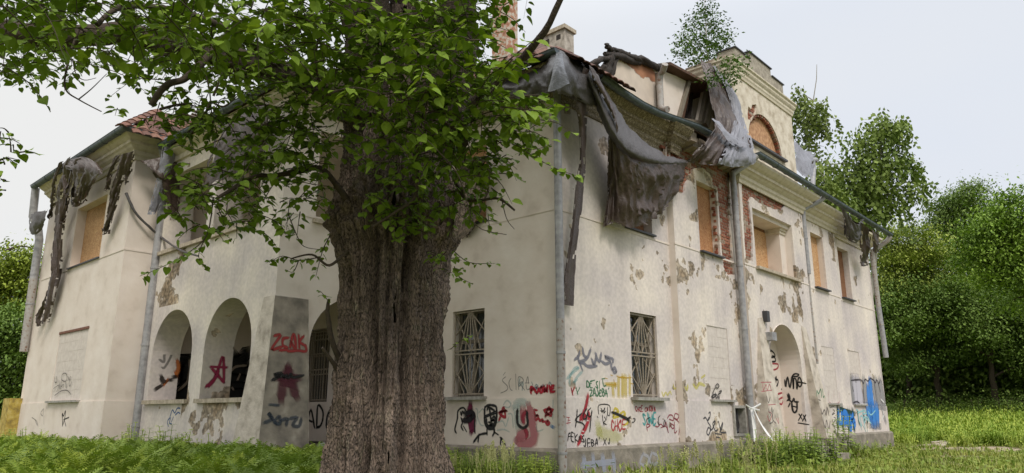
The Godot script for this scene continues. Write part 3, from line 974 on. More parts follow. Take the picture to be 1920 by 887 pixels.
func build_roof() -> void:
	var roof := holder("roof")
	var st := begin()
	# main roof: hipped, slopes at 0.8; burnt away over the long side beyond x = 1.6
	var e := 0.45
	var k := 0.8
	var r := 3.2
	var a := Vector3(-e, 7.24, e)
	var top := Vector3(-e + r, 7.24 + r * k, e - r)
	var back := Vector3(-e + r, 7.24 + r * k, -9.0)
	quad(st, a, top, back, Vector3(-e, 7.24, -9.0), Vector3(-k, 1, 0).normalized())
	tri(st, a, top, Vector3(1.6, 7.24, e), Vector3(0, 1, k).normalized())
	# lower, flat-lying remains of the roof behind the long side
	quad(st, Vector3(1.6, 7.22, e), Vector3(17.9, 7.22, e), Vector3(17.9, 9.2, -4.5), Vector3(1.6, 9.2, -4.5), Vector3(0, 1, 0.4).normalized())
	quad(st, Vector3(1.6, 9.2, -4.5), Vector3(17.9, 9.2, -4.5), Vector3(17.9, 7.2, -15.0), Vector3(1.6, 7.2, -15.0), Vector3(0, 1, -0.2).normalized())
	quad(st, Vector3(17.9, 7.2, e), Vector3(17.9, 9.2, -4.5), Vector3(17.9, 7.2, -15.0), Vector3(17.9, 7.2, -15.0), Vector3(1, 0, 0))
	# wing roof: slopes at 1.0 to a ridge
	var w := Vector3(-4.25, 7.16, -8.56)
	var wt := Vector3(-3.25, 8.1, -9.55)
	quad(st, w, wt, Vector3(-3.25, 8.1, -14.0), Vector3(-4.25, 7.16, -15.1), Vector3(-1, 1, 0).normalized())
	quad(st, w, wt, Vector3(2.5, 8.6, -10.05), Vector3(2.5, 7.16, -8.56), Vector3(0, 1, 1).normalized())
	quad(st, wt, Vector3(2.5, 8.6, -10.05), Vector3(2.5, 8.1, -15.1), Vector3(-3.25, 8.1, -14.0), Vector3.UP)
	# porch roof leaning against the house
	quad(st, Vector3(-3.45, 6.95, -9.0), Vector3(-3.45, 6.95, -3.3), Vector3(0.2, 8.0, -3.3), Vector3(0.2, 8.0, -9.0), Vector3(-0.3, 1, 0).normalized())
	quad(st, Vector3(-3.45, 6.95, -3.3), Vector3(0.2, 6.95, -3.3), Vector3(0.2, 8.0, -3.3), Vector3(0.2, 8.0, -3.3), Vector3(0, 0, 1))
	put("sheathing", st.commit(), M.brown_wood, roof)
	# clay tiles on the slopes one can see
	tile_slope(roof, Vector3(-4.1, 7.2, -8.6), Vector3(1, 0, 0), Vector3(0, 1, -1), 13, 5, func(i, j, p): return (p.x + 4.25) < j * 0.2 or rng.randf() < (0.55 if i > 6 and j > 2 else 0.1))
	tile_slope(roof, Vector3(-0.42, 7.28, -3.1), Vector3(0, 0, 1), Vector3(1, k, 0), 18, 13, func(i, j, p): return p.z > e - j * 0.22 - 0.1 or rng.randf() < 0.08)
	tile_slope(roof, Vector3(-0.2, 7.26, 0.48), Vector3(1, 0, 0), Vector3(0, k, -1), 9, 11, func(i, j, p): return p.x < -e + j * 0.24 or rng.randf() < 0.12)
	for q in 7:
		var p := w.lerp(wt, q / 6.5)
		var t := put("ridge_tile", tile_mesh(), M.tiles[q % 3], roof, p + Vector3(0, 0.07, 0))
		var d := (w - wt).normalized()
		var x := Vector3.UP.cross(d).normalized()
		t.basis = Basis(x, d.cross(x), d).scaled_local(Vector3(1.1, 1.6, 0.9))
	# laths laid bare and slipped boards over the damaged part of the wing roof
	for q in 9:
		var s := begin()
		var y0 := 7.3 + 0.13 * q
		box(s, Vector3.ZERO, Vector3(rng.randf_range(1.2, 2.6), 0.03, 0.07))
		var l := put("lath", s.commit(), M.old_wood, roof, Vector3(-1.5 + rng.randf_range(-0.4, 0.5), y0 + 0.09, -8.62 - 0.13 * q))
		l.rotation = Vector3(-0.78, rng.randf_range(-0.06, 0.06), rng.randf_range(-0.05, 0.05))
	# chimneys
	var c1 := holder("chimney")
	var z1: float = Vector3(5.51,11.791,-4.952).z
	wall_box("stack", c1, "B", -4.0, 5.51, 5.95, 7.5, 11.9, 0.0, -4.0 - z1, M.grey_stack)
	wall_box("cap", c1, "B", -4.0, 5.45, 6.01, 11.9, 12.02, -0.06, -4.0 - z1 + 0.06, M.sill_stone)
	for q in 2:
		wall_box("flue_opening", c1, "A", 5.51, -4.3 - q * 0.42, -4.14 - q * 0.42, 11.62, 11.78, -0.004, 0.05, M.char)
	var c2 := holder("chimney")
	wall_box("stack", c2, "B", -6.0, 5.2, 5.72, 7.5, 16.0, 0.0, 0.6, M.brick_stack)
	# attic wall over the middle bay
	var at := holder("attic_wall")
	var lun := arch(7.68, 7.97, 9.8, 7.99, 0.98)
	var chip := ragged(P2([7.7,8.571,7.796,8.948,7.984,8.918,8.075,9.07,8.323,9.166,8.337,9.063,8.194,8.817,7.924,8.581]), 0.1, 0.05)
	put("wall", panel("B", 0.3, rect(6.9, 7.1, 10.8, 9.85), [lun, chip], 0.28, Vector2(-0.1, 4.2), FRONT_SIZE), M.attic, at)
	put("wall", panel("A", 6.9, rect(-0.9, 7.1, 0.3, 9.85), [], 0.02, Vector2(-1, 7), Vector2(4, 4)), M.plaster, at)
	wall_box("wall", at, "A", 10.8, -0.9, 0.29, 7.1, 9.85, 0.0, -0.02, M.plaster)
	wall_box("wall", at, "B", -0.9, 6.9, 10.8, 7.1, 9.85, 0.0, 0.02, M.plaster)
	wall_box("panel_board", at, "B", 0.3, 7.6, 9.9, 7.9, 9.05, 0.13, 0.17, M.lunette)
	wall_box("sill", at, "B", 0.3, 7.55, 9.95, 7.93, 7.985, -0.1, 0.26, M.sill)
	bricks(at, "B", 0.3, chip, 0.04)
	# brick rim of the half-round opening, each brick on its own
	for q in 22:
		var an := lerpf(0.0, PI * 0.82, q / 21.0)
		var b := put("brick", box_mesh(Vector3(0.075, 0.072, 0.1)), M.bricks[rng.randi() % 6], at, Vector3(8.74 + 1.03 * cos(an), 7.99 + 0.95 * sin(an), 0.235 - rng.randf() * 0.02))
		b.rotation.z = an
	var ac := P2([0, 9.6, 0.03, 9.6, 0.04, 9.66, 0.06, 9.7, 0.06, 9.76, 0.09, 9.8, 0.11, 9.84, 0.11, 9.9, 0.15, 9.94, 0.15, 9.98, 0, 10.02])
	put("cornice", sweep(P2([6.9, -0.9, 6.9, 0.3, 10.8, 0.3, 10.8, -0.9]), ac), M.cornice, at)
	wall_box("roof_slab", at, "B", 0.3, 6.85, 10.85, 9.9, 10.1, 0.1, 1.25, M.mortar)
	wall_box("parapet", at, "B", 0.28, 7.3, 10.4, 9.98, 10.46, 0.0, 0.5, M.grey_cap)
	wall_box("parapet", at, "B", 0.27, 8.2, 9.6, 10.47, 10.68, 0.0, 0.46, M.grey_cap)
	wall_box("cap", at, "B", 0.32, 7.26, 8.197, 10.462, 10.49, 0.0, 0.55, M.sill)
	wall_box("cap", at, "B", 0.32, 9.603, 10.44, 10.462, 10.49, 0.0, 0.55, M.sill)
	wall_box("cap", at, "B", 0.31, 8.16, 9.64, 10.682, 10.71, 0.0, 0.55, M.sill)
	build_dormer()

func build_dormer() -> void:
	var d := holder("dormer")
	var z := -0.3
	put("burnt_wall", panel("B", z, P2([2.061,7.749,2.605,8.656,2.899,8.745,4.333,8.86,4.273,7.674,2.995,7.675]), [], 0.12, Vector2(2, 6), Vector2(4, 4), true), M.burnt_plaster, d)
	var win := P2([5.011,7.85,5.659,9.1,6.68,9.343,6.133,8.111])
	put("wall", panel("B", z + 0.02, P2([4.233,7.604,4.343,8.816,4.547,8.946,6.926,9.302,7.376,9.12,6.943,8.146]), [win], 0.14, Vector2.ZERO, Vector2.ONE, true), M.plaster, d)
	# window frame, leaning
	for e in [[0, 1], [1, 2], [2, 3], [3, 0]]:
		wall_bar("frame", d, "B", z, win[e[0]], win[e[1]], -0.05, 0.1, M.old_wood)
	wall_bar("jamb", d, "B", z, (win[0] * 0.7 + win[3] * 0.3), (win[1] * 0.75 + win[2] * 0.25), 0.1, 0.13, M.brown_wood)
	wall_bar("jamb", d, "B", z, P2([6.292,8.073,-8.296,5.009])[0], P2([6.836,9.217,-8.296,5.009])[0], -0.06, 0.2, M.old_wood)
	# charred interior timber
	for k in 9:
		var p: Vector2 = win[0].lerp(win[3], rng.randf()).lerp(win[1].lerp(win[2], rng.randf()), rng.randf() * 0.3)
		var q: Vector2 = win[1].lerp(win[2], rng.randf())
		var s := begin()
		stick(s, wall_point("B", z, p, 0.25 + rng.randf() * 0.5), wall_point("B", z, q, 0.3 + rng.randf() * 0.6), 0.06 + rng.randf() * 0.05, 0.06)
		put("charred_beam", s.commit(), M.char, d)
	put("back_board", panel("B", z - 0.75, Geometry2D.offset_polygon(PackedVector2Array([win[0], win[1] + Vector2(0.2, 0.0), win[2] + Vector2(0.5, 0.0), win[3] + Vector2(0.5, -0.1)]), 0.22)[0], [], 0.05, Vector2.ZERO, Vector2.ONE, true), M.char, d)
	# charred rafters along the broken top
	for e in [[P2([2.045,8.434,3.421,8.732]), 0.16], [P2([2.371,8.661,4.158,8.874]), 0.13], [P2([3.341,8.833,4.348,8.89]), 0.17], [P2([1.536,7.997,2.362,8.507]), 0.12], [P2([1.935,7.785,2.409,8.626]), 0.2], [P2([2.168,7.844,2.573,8.664]), 0.14], [P2([1.387,7.894,2.054,7.876]), 0.15], [P2([4.061,8.838,4.358,9.003]), 0.16], [P2([1.714,7.849,2.149,8.203]), 0.14], [P2([1.614,8.098,1.942,7.908]), 0.1], [P2([1.873,8.051,2.012,7.788]), 0.12], [P2([2.131,8.591,2.409,8.626]), 0.1], [P2([2.015,8.607,2.494,8.709]), 0.08], [P2([2.699,8.726,2.994,8.777]), 0.07]]:
		var s := begin()
		var a := wall_point("B", -0.25, e[0][0])
		var b := wall_point("B", -0.25, e[0][1])
		var pts := []
		for q in 7:
			pts.append(a.lerp(b, q / 6.0) + Vector3(nz.get_noise_1d(a.x * 900.0 + q * 60.0), nz.get_noise_1d(a.y * 700.0 + q * 60.0), nz.get_noise_1d(b.x * 500.0 + q * 60.0)) * 0.07)
		tube(s, pts, [e[1] * 0.3, e[1] * 0.55, e[1] * 0.5, e[1] * 0.6, e[1] * 0.48, e[1] * 0.5, e[1] * 0.3], 6, 0.5)
		put("charred_beam", s.commit(), M.char, d)
	# strip of roof over the second half, boards seen from below
	var s2 := begin()
	var r0 := P2([4.391,8.977,4.617,9.339,5.735,9.301,7.314,9.473,7.126,9.195,5.709,9.075])
	for q in [[r0[0], r0[1], r0[2], r0[5]], [r0[5], r0[2], r0[3], r0[4]]]:
		block8(s2, [wall_point("B", z, q[0], -0.28), wall_point("B", z, q[3], -0.28), wall_point("B", z, q[3], 0.6), wall_point("B", z, q[0], 0.6)], [wall_point("B", z, q[0] + Vector2(0, 0.07), -0.28), wall_point("B", z, q[3] + Vector2(0, 0.07), -0.28), wall_point("B", z, q[2], 0.6), wall_point("B", z, q[1], 0.6)])
	put("roof_boards", s2.commit(), M.brown_wood, d)
	var s3 := begin()
	tube(s3, [Vector3(3.882,8.752,0.12), Vector3(3.98,8.644,0), Vector3(4.027,8.615,-0.1), Vector3(4.013,8.352,-0.12), Vector3(3.977,7.81,-0.1), Vector3(3.926,7.705,-0.02), Vector3(3.892,7.653,0.12)], taper(7, 0.075, 0.075), 10)
	put("downpipe", s3.commit(), M.rust_pipe, d)
	wall_box("post", d, "B", z, Vector3(4.132,8.184,-0.3).x, Vector3(4.325,8.249,-0.3).x, 7.5, 8.75, -0.09, 0.1, M.old_wood)



func sky_image() -> Image:
	# bright thin overcast, whiter towards the left of the view, a little bluer to the right, brighter overhead as such skies are
	var w := 512
	var h := 256
	var im := Image.create(w, h, false, Image.FORMAT_RGBF)
	var n := FastNoiseLite.new()
	n.seed = 9
	n.frequency = 0.9
	n.fractal_octaves = 4
	for j in h:
		var el := PI * 0.5 - PI * (j + 0.5) / h
		for i in w:
			var az := TAU * (i + 0.5) / w
			var d := Vector3(sin(az) * cos(el), sin(el), -cos(az) * cos(el))
			var t := clampf(d.dot(Vector3(0.87, 0.25, 0.42)) * 0.8 + 0.16 + n.get_noise_3d(d.x * 2.0, d.y * 5.0, d.z * 2.0) * 0.25, 0.0, 1.0)
			var lum := 0.745 + 1.5 * pow(clampf((d.y - 0.48) / 0.52, 0.0, 1.0), 1.3)
			var c := Vector3(0.99, 0.995, 0.99).lerp(Vector3(0.86, 0.92, 1.03), t) * lum
			if d.y < 0.0:
				c = Vector3(0.4, 0.42, 0.36)
			im.set_pixel(i, j, Color(c.x, c.y, c.z))
	return im

func _ready() -> void:
	# ---- camera, sky, sun, exposure
	var cam := Camera3D.new()
	cam.name = "camera"
	cam.position = Vector3(-9.677, 1.04, 7.776)
	cam.rotation_degrees = Vector3(13.674, -47.696, 0)
	cam.fov = 35.81
	cam.near = 0.05
	cam.far = 400.0
	add_child(cam)
	cam.current = true
	var we := WorldEnvironment.new()
	we.name = "world_environment"
	var env := Environment.new()
	var sky := Sky.new()
	var sm := PanoramaSkyMaterial.new()
	sm.panorama = ImageTexture.create_from_image(sky_image())
	sky.sky_material = sm
	env.background_mode = Environment.BG_SKY
	env.sky = sky
	env.tonemap_mode = Environment.TONE_MAPPER_LINEAR
	env.tonemap_exposure = 1.15
	env.sdfgi_enabled = true
	env.ssao_enabled = true
	env.ssil_enabled = true
	we.environment = env
	add_child(we)
	var sun := DirectionalLight3D.new()
	sun.name = "sun"
	sun.light_energy = 0.6
	sun.light_color = Color(1.0, 0.97, 0.93)
	sun.light_angular_distance = 16.0
	sun.shadow_enabled = true
	sun.look_at_from_position(Vector3(-7.0, 15.0, 12.0), Vector3.ZERO)
	add_child(sun)
	rng.seed = 7
	nz.seed = 5
	nz.frequency = 0.01
	nz.fractal_octaves = 3
	make_materials()
	make_more_materials()
	build_ground()
	build_house()
	build_graffiti()
	build_tarps()
	build_big_tree()
	build_far_trees()
	build_plants()
	build_small_things()


func make_more_materials() -> void:
	var n1: Image = M.grain
	var n2 := seamless(512, 512, 0.05, 14, 4)
	var n3 := seamless(512, 512, 0.012, 15, 6)
	M.butt = grained(Color.WHITE, ramp(n3, [[0.0, Color8(138, 129, 118)], [0.35, Color8(178, 168, 155)], [0.6, Color8(194, 184, 171)], [1.0, Color8(206, 197, 185)]]), 0.5, 0.5, n2, 0.95)
	M.grey_stack = grained(Color.WHITE, ramp(n3, [[0.0, Color8(120, 112, 104)], [0.5, Color8(166, 157, 146)], [1.0, Color8(190, 182, 172)]]), 0.6, 0.4, n2, 0.95)
	M.brick_stack = grained(Color.WHITE, ramp(n3, [[0.0, Color8(130, 90, 70)], [0.45, Color8(170, 124, 100)], [0.55, Color8(176, 166, 152)], [1.0, Color8(196, 186, 170)]]), 0.8, 0.6, n2, 0.95)
	M.attic = grained(Color.WHITE, ramp(n3, [[0.0, Color8(160, 146, 126)], [0.36, Color8(194, 183, 166)], [0.6, Color8(208, 198, 182)], [1.0, Color8(216, 207, 193)]]), 0.4, 0.5, n2, 0.93)
	M.lunette = grained(Color.WHITE, ramp(n3, [[0.0, Color8(150, 108, 76)], [1.0, Color8(206, 164, 126)]]), 1.2, 0.1, n2, 0.85)
	M.grey_cap = grained(Color.WHITE, ramp(n3, [[0.0, Color8(128, 120, 108)], [1.0, Color8(178, 170, 156)]]), 0.8, 0.4, n2, 0.95)
	M.burnt_plaster = mat(Color.WHITE, 0.93)
	M.burnt_plaster.albedo_texture = tex(scorched_image())
	M.paint = mat(Color.WHITE, 0.85)
	M.paint.vertex_color_use_as_albedo = true
	M.paint.transparency = BaseMaterial3D.TRANSPARENCY_ALPHA
	M.earth = grained(Color.WHITE, ramp(n3, [[0.0, Color8(76, 72, 42)], [0.5, Color8(98, 102, 50)], [1.0, Color8(124, 122, 70)]]), 0.5, 2.0, n2, 0.95)
	M.path = grained(Color.WHITE, ramp(n3, [[0.0, Color8(128, 112, 92)], [0.6, Color8(164, 148, 126)], [1.0, Color8(186, 172, 150)]]), 0.7, 1.5, n2, 0.95)
	M.bark = bark_material(n2)
	M.limb = grained(Color.WHITE, ramp(n2, [[0.0, Color8(40, 34, 29)], [1.0, Color8(96, 82, 71)]]), 1.6, 1.0, n2, 0.95)  # bark of stems and limbs; the shade inside the crown is put into this darker colour
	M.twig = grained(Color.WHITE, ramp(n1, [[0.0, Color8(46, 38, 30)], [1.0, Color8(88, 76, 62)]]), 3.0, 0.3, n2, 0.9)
	M.pale_twig = grained(Color.WHITE, ramp(n1, [[0.0, Color8(92, 80, 62)], [1.0, Color8(150, 136, 112)]]), 3.0, 0.3, n2, 0.9)
	M.leaf = mat(Color.WHITE, 0.62)
	M.leaf.metallic_specular = 0.3
	M.leaf.vertex_color_use_as_albedo = true
	M.leaf.backlight_enabled = true
	M.leaf.backlight = Color(0.42, 0.5, 0.1)
	M.leaf_set = []
	for c in [Color(0.125, 0.2, 0.022), Color(0.14, 0.22, 0.024), Color(0.16, 0.24, 0.026), Color(0.18, 0.265, 0.029)]:
		var m := mat(c.linear_to_srgb(), 0.55)
		m.backlight_enabled = true
		m.backlight = Color(0.42, 0.5, 0.1)
		m.metallic_specular = 0.3
		M.leaf_set.append(m)
	M.yellow_wall = grained(Color.WHITE, ramp(n3, [[0.0, Color8(120, 104, 60)], [0.5, Color8(168, 146, 70)], [1.0, Color8(188, 172, 110)]]), 0.8, 0.5, n2, 0.95)
	M.birch = grained(Color.WHITE, ramp(n2, [[0.0, Color8(60, 54, 48)], [0.3, Color8(150, 144, 136)], [1.0, Color8(196, 190, 182)]]), 1.0, 0.0, null, 0.9)

# dormer wall, 4 m square: plaster whose coat has scaled off under the burnt rafters, leaving one rust-brown scorched patch
func scorched_image() -> Image:
	var im := Image.create(512, 512, false, Image.FORMAT_RGB8)
	for j in 512:
		for i in 512:
			var x := 2.0 + i / 128.0
			var y := 10.0 - j / 128.0
			var e := Vector2((x - 3.2 + 0.5 * (y - 8.85)) / 0.85, (y - 8.8) / 0.34).length() + 0.35 * nz.get_noise_2d(x * 130.0, y * 130.0) + 0.12 * nz.get_noise_2d(x * 500.0, y * 500.0)
			var g := 0.97 + 0.06 * nz.get_noise_2d(x * 240.0, y * 240.0)
			var c := Color8(208, 194, 180)
			if e < 1.0:
				c = Color8(128, 84, 60).lerp(Color8(172, 122, 92), clampf(0.5 + nz.get_noise_2d(x * 160.0 + 50.0, y * 160.0) * 1.2, 0.0, 1.0))
			elif e < 1.05:
				c = Color8(150, 136, 124)
			im.set_pixel(i, j, Color(c.r * g, c.g * g, c.b * g))
	return im

func bark_material(_n2: Image) -> StandardMaterial3D:
	# plates between dark cracks, with paler worn faces and a few grey-green lichen patches
	var w := 1024
	var plates := seamless(w, w, 0.03, 31, 3, FastNoiseLite.TYPE_SIMPLEX_SMOOTH, FastNoiseLite.FRACTAL_RIDGED).get_data()
	var fine := seamless(w, w, 0.11, 32, 4, FastNoiseLite.TYPE_SIMPLEX_SMOOTH, FastNoiseLite.FRACTAL_RIDGED).get_data()
	var tone := seamless(w, w, 0.008, 33, 4).get_data()
	var col := PackedByteArray()
	col.resize(w * w * 3)
	var hi := PackedByteArray()
	hi.resize(w * w)
	for k in w * w:
		var crack := maxf(plates[k] - 150.0, 0.0) / 105.0
		var c2 := maxf(fine[k] - 165.0, 0.0) / 90.0
		var v := 1.0 - 0.66 * minf(1.0, crack * 1.2) - 0.34 * minf(1.0, c2)
		v *= 0.86 + (fine[k] - 128) * -0.0016 + (tone[k] - 128) * 0.0012
		v = clampf(v, 0.2, 1.1)
		var green := clampf((tone[k] - 165.0) / 60.0, 0.0, 0.5)
		col[k * 3] = clampi(int(v * lerpf(168.0, 146.0, green)), 0, 255)
		col[k * 3 + 1] = clampi(int(v * lerpf(147.0, 144.0, green)), 0, 255)
		col[k * 3 + 2] = clampi(int(v * lerpf(132.0, 118.0, green)), 0, 255)
		hi[k] = clampi(int(220.0 - 170.0 * crack - 60.0 * c2), 0, 255)
	var m := grained(Color.WHITE, Image.create_from_data(w, w, false, Image.FORMAT_RGB8, col), 1.15, 0.0, null, 0.95, Vector3(1.0, 0.32, 1.0))
	m.heightmap_enabled = true
	m.heightmap_scale = 3.0
	m.heightmap_texture = tex(Image.create_from_data(w, w, false, Image.FORMAT_L8, hi))
	return m

# ---------- sprayed paint: each tag is one flat mesh of soft-edged strokes lying on the wall
const GLYPHS := {
	"A": [[0, 0, 0.45, 1, 0.9, 0], [0.2, 0.4, 0.75, 0.4]], "B": [[0.1, 0, 0.1, 1, 0.7, 0.85, 0.5, 0.55, 0.1, 0.5], [0.5, 0.55, 0.85, 0.3, 0.6, 0.02, 0.1, 0]], "C": [[0.85, 0.85, 0.5, 1, 0.1, 0.6, 0.2, 0.15, 0.55, 0, 0.85, 0.15]],
	"D": [[0.1, 0, 0.1, 1, 0.6, 0.9, 0.85, 0.5, 0.6, 0.08, 0.1, 0]], "E": [[0.8, 1, 0.1, 0.97, 0.1, 0, 0.8, 0.02], [0.1, 0.5, 0.65, 0.52]], "F": [[0.85, 1, 0.1, 0.97, 0.1, 0], [0.1, 0.5, 0.65, 0.52]],
	"H": [[0.1, 0, 0.1, 1], [0.8, 0, 0.8, 1], [0.1, 0.5, 0.8, 0.5]], "I": [[0.4, 0, 0.4, 1]], "J": [[0.7, 1, 0.7, 0.25, 0.4, 0, 0.1, 0.2]], "K": [[0.1, 0, 0.1, 1], [0.8, 1, 0.12, 0.45, 0.85, 0]],
	"L": [[0.1, 1, 0.1, 0, 0.8, 0.02]], "M": [[0.05, 0, 0.1, 1, 0.45, 0.4, 0.8, 1, 0.88, 0]], "N": [[0.1, 0, 0.1, 1, 0.8, 0, 0.8, 1]], "O": [[0.45, 1, 0.1, 0.6, 0.2, 0.1, 0.55, 0, 0.85, 0.4, 0.75, 0.9, 0.45, 1]],
	"P": [[0.1, 0, 0.1, 1, 0.7, 0.9, 0.75, 0.6, 0.1, 0.48]], "R": [[0.1, 0, 0.1, 1, 0.7, 0.9, 0.7, 0.6, 0.1, 0.5, 0.8, 0]], "S": [[0.8, 0.9, 0.4, 1, 0.15, 0.75, 0.75, 0.35, 0.6, 0.02, 0.1, 0.1]],
	"T": [[0.45, 0, 0.45, 1], [0, 1, 0.9, 0.98]], "U": [[0.1, 1, 0.12, 0.2, 0.45, 0, 0.78, 0.2, 0.8, 1]], "W": [[0, 1, 0.2, 0, 0.45, 0.7, 0.7, 0, 0.9, 1]], "X": [[0, 0, 0.85, 1], [0.05, 1, 0.8, 0]], "Y": [[0, 1, 0.42, 0.5], [0.85, 1, 0.3, 0]], "Z": [[0.05, 1, 0.85, 0.97, 0.05, 0.03, 0.9, 0]], "'": [[0.1, 0.95, 0.3, 1.2]], ",": [[0.3, 0.1, 0.15, -0.2, 0.35, -0.25]], " ": []
}

func stroke(st: SurfaceTool, side: String, c: float, pts: PackedVector2Array, w: float, col: Color, lift: float, tilt := Vector2.ZERO, soft := 0.5) -> void:
	var line := []
	for p in pts:
		line.append(p)
	if line.size() > 2:
		line = smooth(line, 4)
	var n := Vector3(0, 0, 1) if side == "B" else Vector3(-1, 0, 0)
	var rows := []
	var acc := 0.0
	for i in line.size():
		var a: Vector2 = line[maxi(i - 1, 0)]
		var b: Vector2 = line[mini(i + 1, line.size() - 1)]
		var d := (b - a).normalized()
		var s := Vector2(-d.y, d.x)
		var ww := w * (0.9 + 0.25 * nz.get_noise_2d(line[i].x * 1500.0, line[i].y * 1500.0))
		var row := []
		for k in [-1.0, -soft, soft, 1.0]:
			var q: Vector2 = line[i] + s * ww * 0.5 * k
			if (i == 0 or i == line.size() - 1) and absf(k) == 1.0:
				q = line[i] + s * ww * 0.3 * k
			var cc := c + tilt.y * (q.y - tilt.x)
			row.append([wall_point(side, cc, q, -lift), Color(col, col.a if absf(k) < 1.0 else 0.0)])
		rows.append(row)
	# round off both ends
	for e in [[0, -1.0], [line.size() - 1, 1.0]]:
		var a: Vector2 = line[maxi(e[0] - 1, 0)]
		var b: Vector2 = line[mini(e[0] + 1, line.size() - 1)]
		var d: Vector2 = (b - a).normalized() * w * 0.5 * e[1]
		var row := []
		for k in [-0.5, -0.25, 0.25, 0.5]:
			var q: Vector2 = line[e[0]] + d + Vector2(-d.y, d.x) * k * 1.2 * e[1]
			var cc := c + tilt.y * (q.y - tilt.x)
			row.append([wall_point(side, cc, q, -lift), Color(col, 0.0)])
		if e[1] < 0:
			rows.push_front(row)
		else:
			rows.push_back(row)
	for i in rows.size() - 1:
		for k in 3:
			var q := [rows[i][k], rows[i][k + 1], rows[i + 1][k + 1], rows[i + 1][k]]
			var flip: bool = (q[1][0] - q[0][0]).cross(q[2][0] - q[0][0]).dot(n) > 0.0
			for o in ([0, 2, 1, 0, 3, 2] if flip else [0, 1, 2, 0, 2, 3]):
				st.set_normal(n)
				st.set_color(q[o][1])
				st.add_vertex(q[o][0])

func tag_paint(label: String, side: String, c: float, col: Color, w: float, strokes: Array, lift := 0.004, tilt := Vector2.ZERO, soft := 0.5) -> void:
	# strokes that lie apart from one another become pieces of their own
	var rects := []
	for s in strokes:
		var r := Rect2(s[0], Vector2.ZERO)
		for p in s:
			r = r.expand(p)
		rects.append(r.grow(w * 0.5 + 0.012))
	var of := range(strokes.size())
	for pass_no in strokes.size():
		for i in strokes.size():
			for j in strokes.size():
				if of[j] < of[i] and rects[i].intersects(rects[j]):
					of[i] = of[j]
	for g in strokes.size():
		if not g in of:
			continue
		var st := begin()
		for k in strokes.size():
			if of[k] == g:
				stroke(st, side, c, strokes[k], w * 1.3, col, lift + k * 0.00008, tilt, soft)
		var o := put("graffiti", st.commit(), M.paint, house)
		o.set_meta("label", label)

func word(text: String, at: Vector2, h: float, wide: float, lean := 0.0, rise := 0.0) -> Array:
	var out := []
	var x := 0.0
	var shake := at.x * 331.0 + at.y * 97.0
	for ch in text:
		for s in GLYPHS.get(ch, []):
			var p := PackedVector2Array()
			for i in range(0, s.size(), 2):
				var u: float = x + s[i] * wide
				p.append(at + Vector2(u + s[i + 1] * h * lean, s[i + 1] * h * (0.9 + 0.3 * nz.get_noise_1d(x * 5000.0 + shake)) + rise * u) + Vector2(nz.get_noise_2d(u * 2600.0 + shake, s[i + 1] * 300.0), nz.get_noise_2d(u * 2600.0, s[i + 1] * 300.0 + shake)) * h * 0.22)
			out.append(p)
		x += wide * (0.35 if ch in ["'", ","] else 0.6 if ch == "I" else 1.12)
	return out

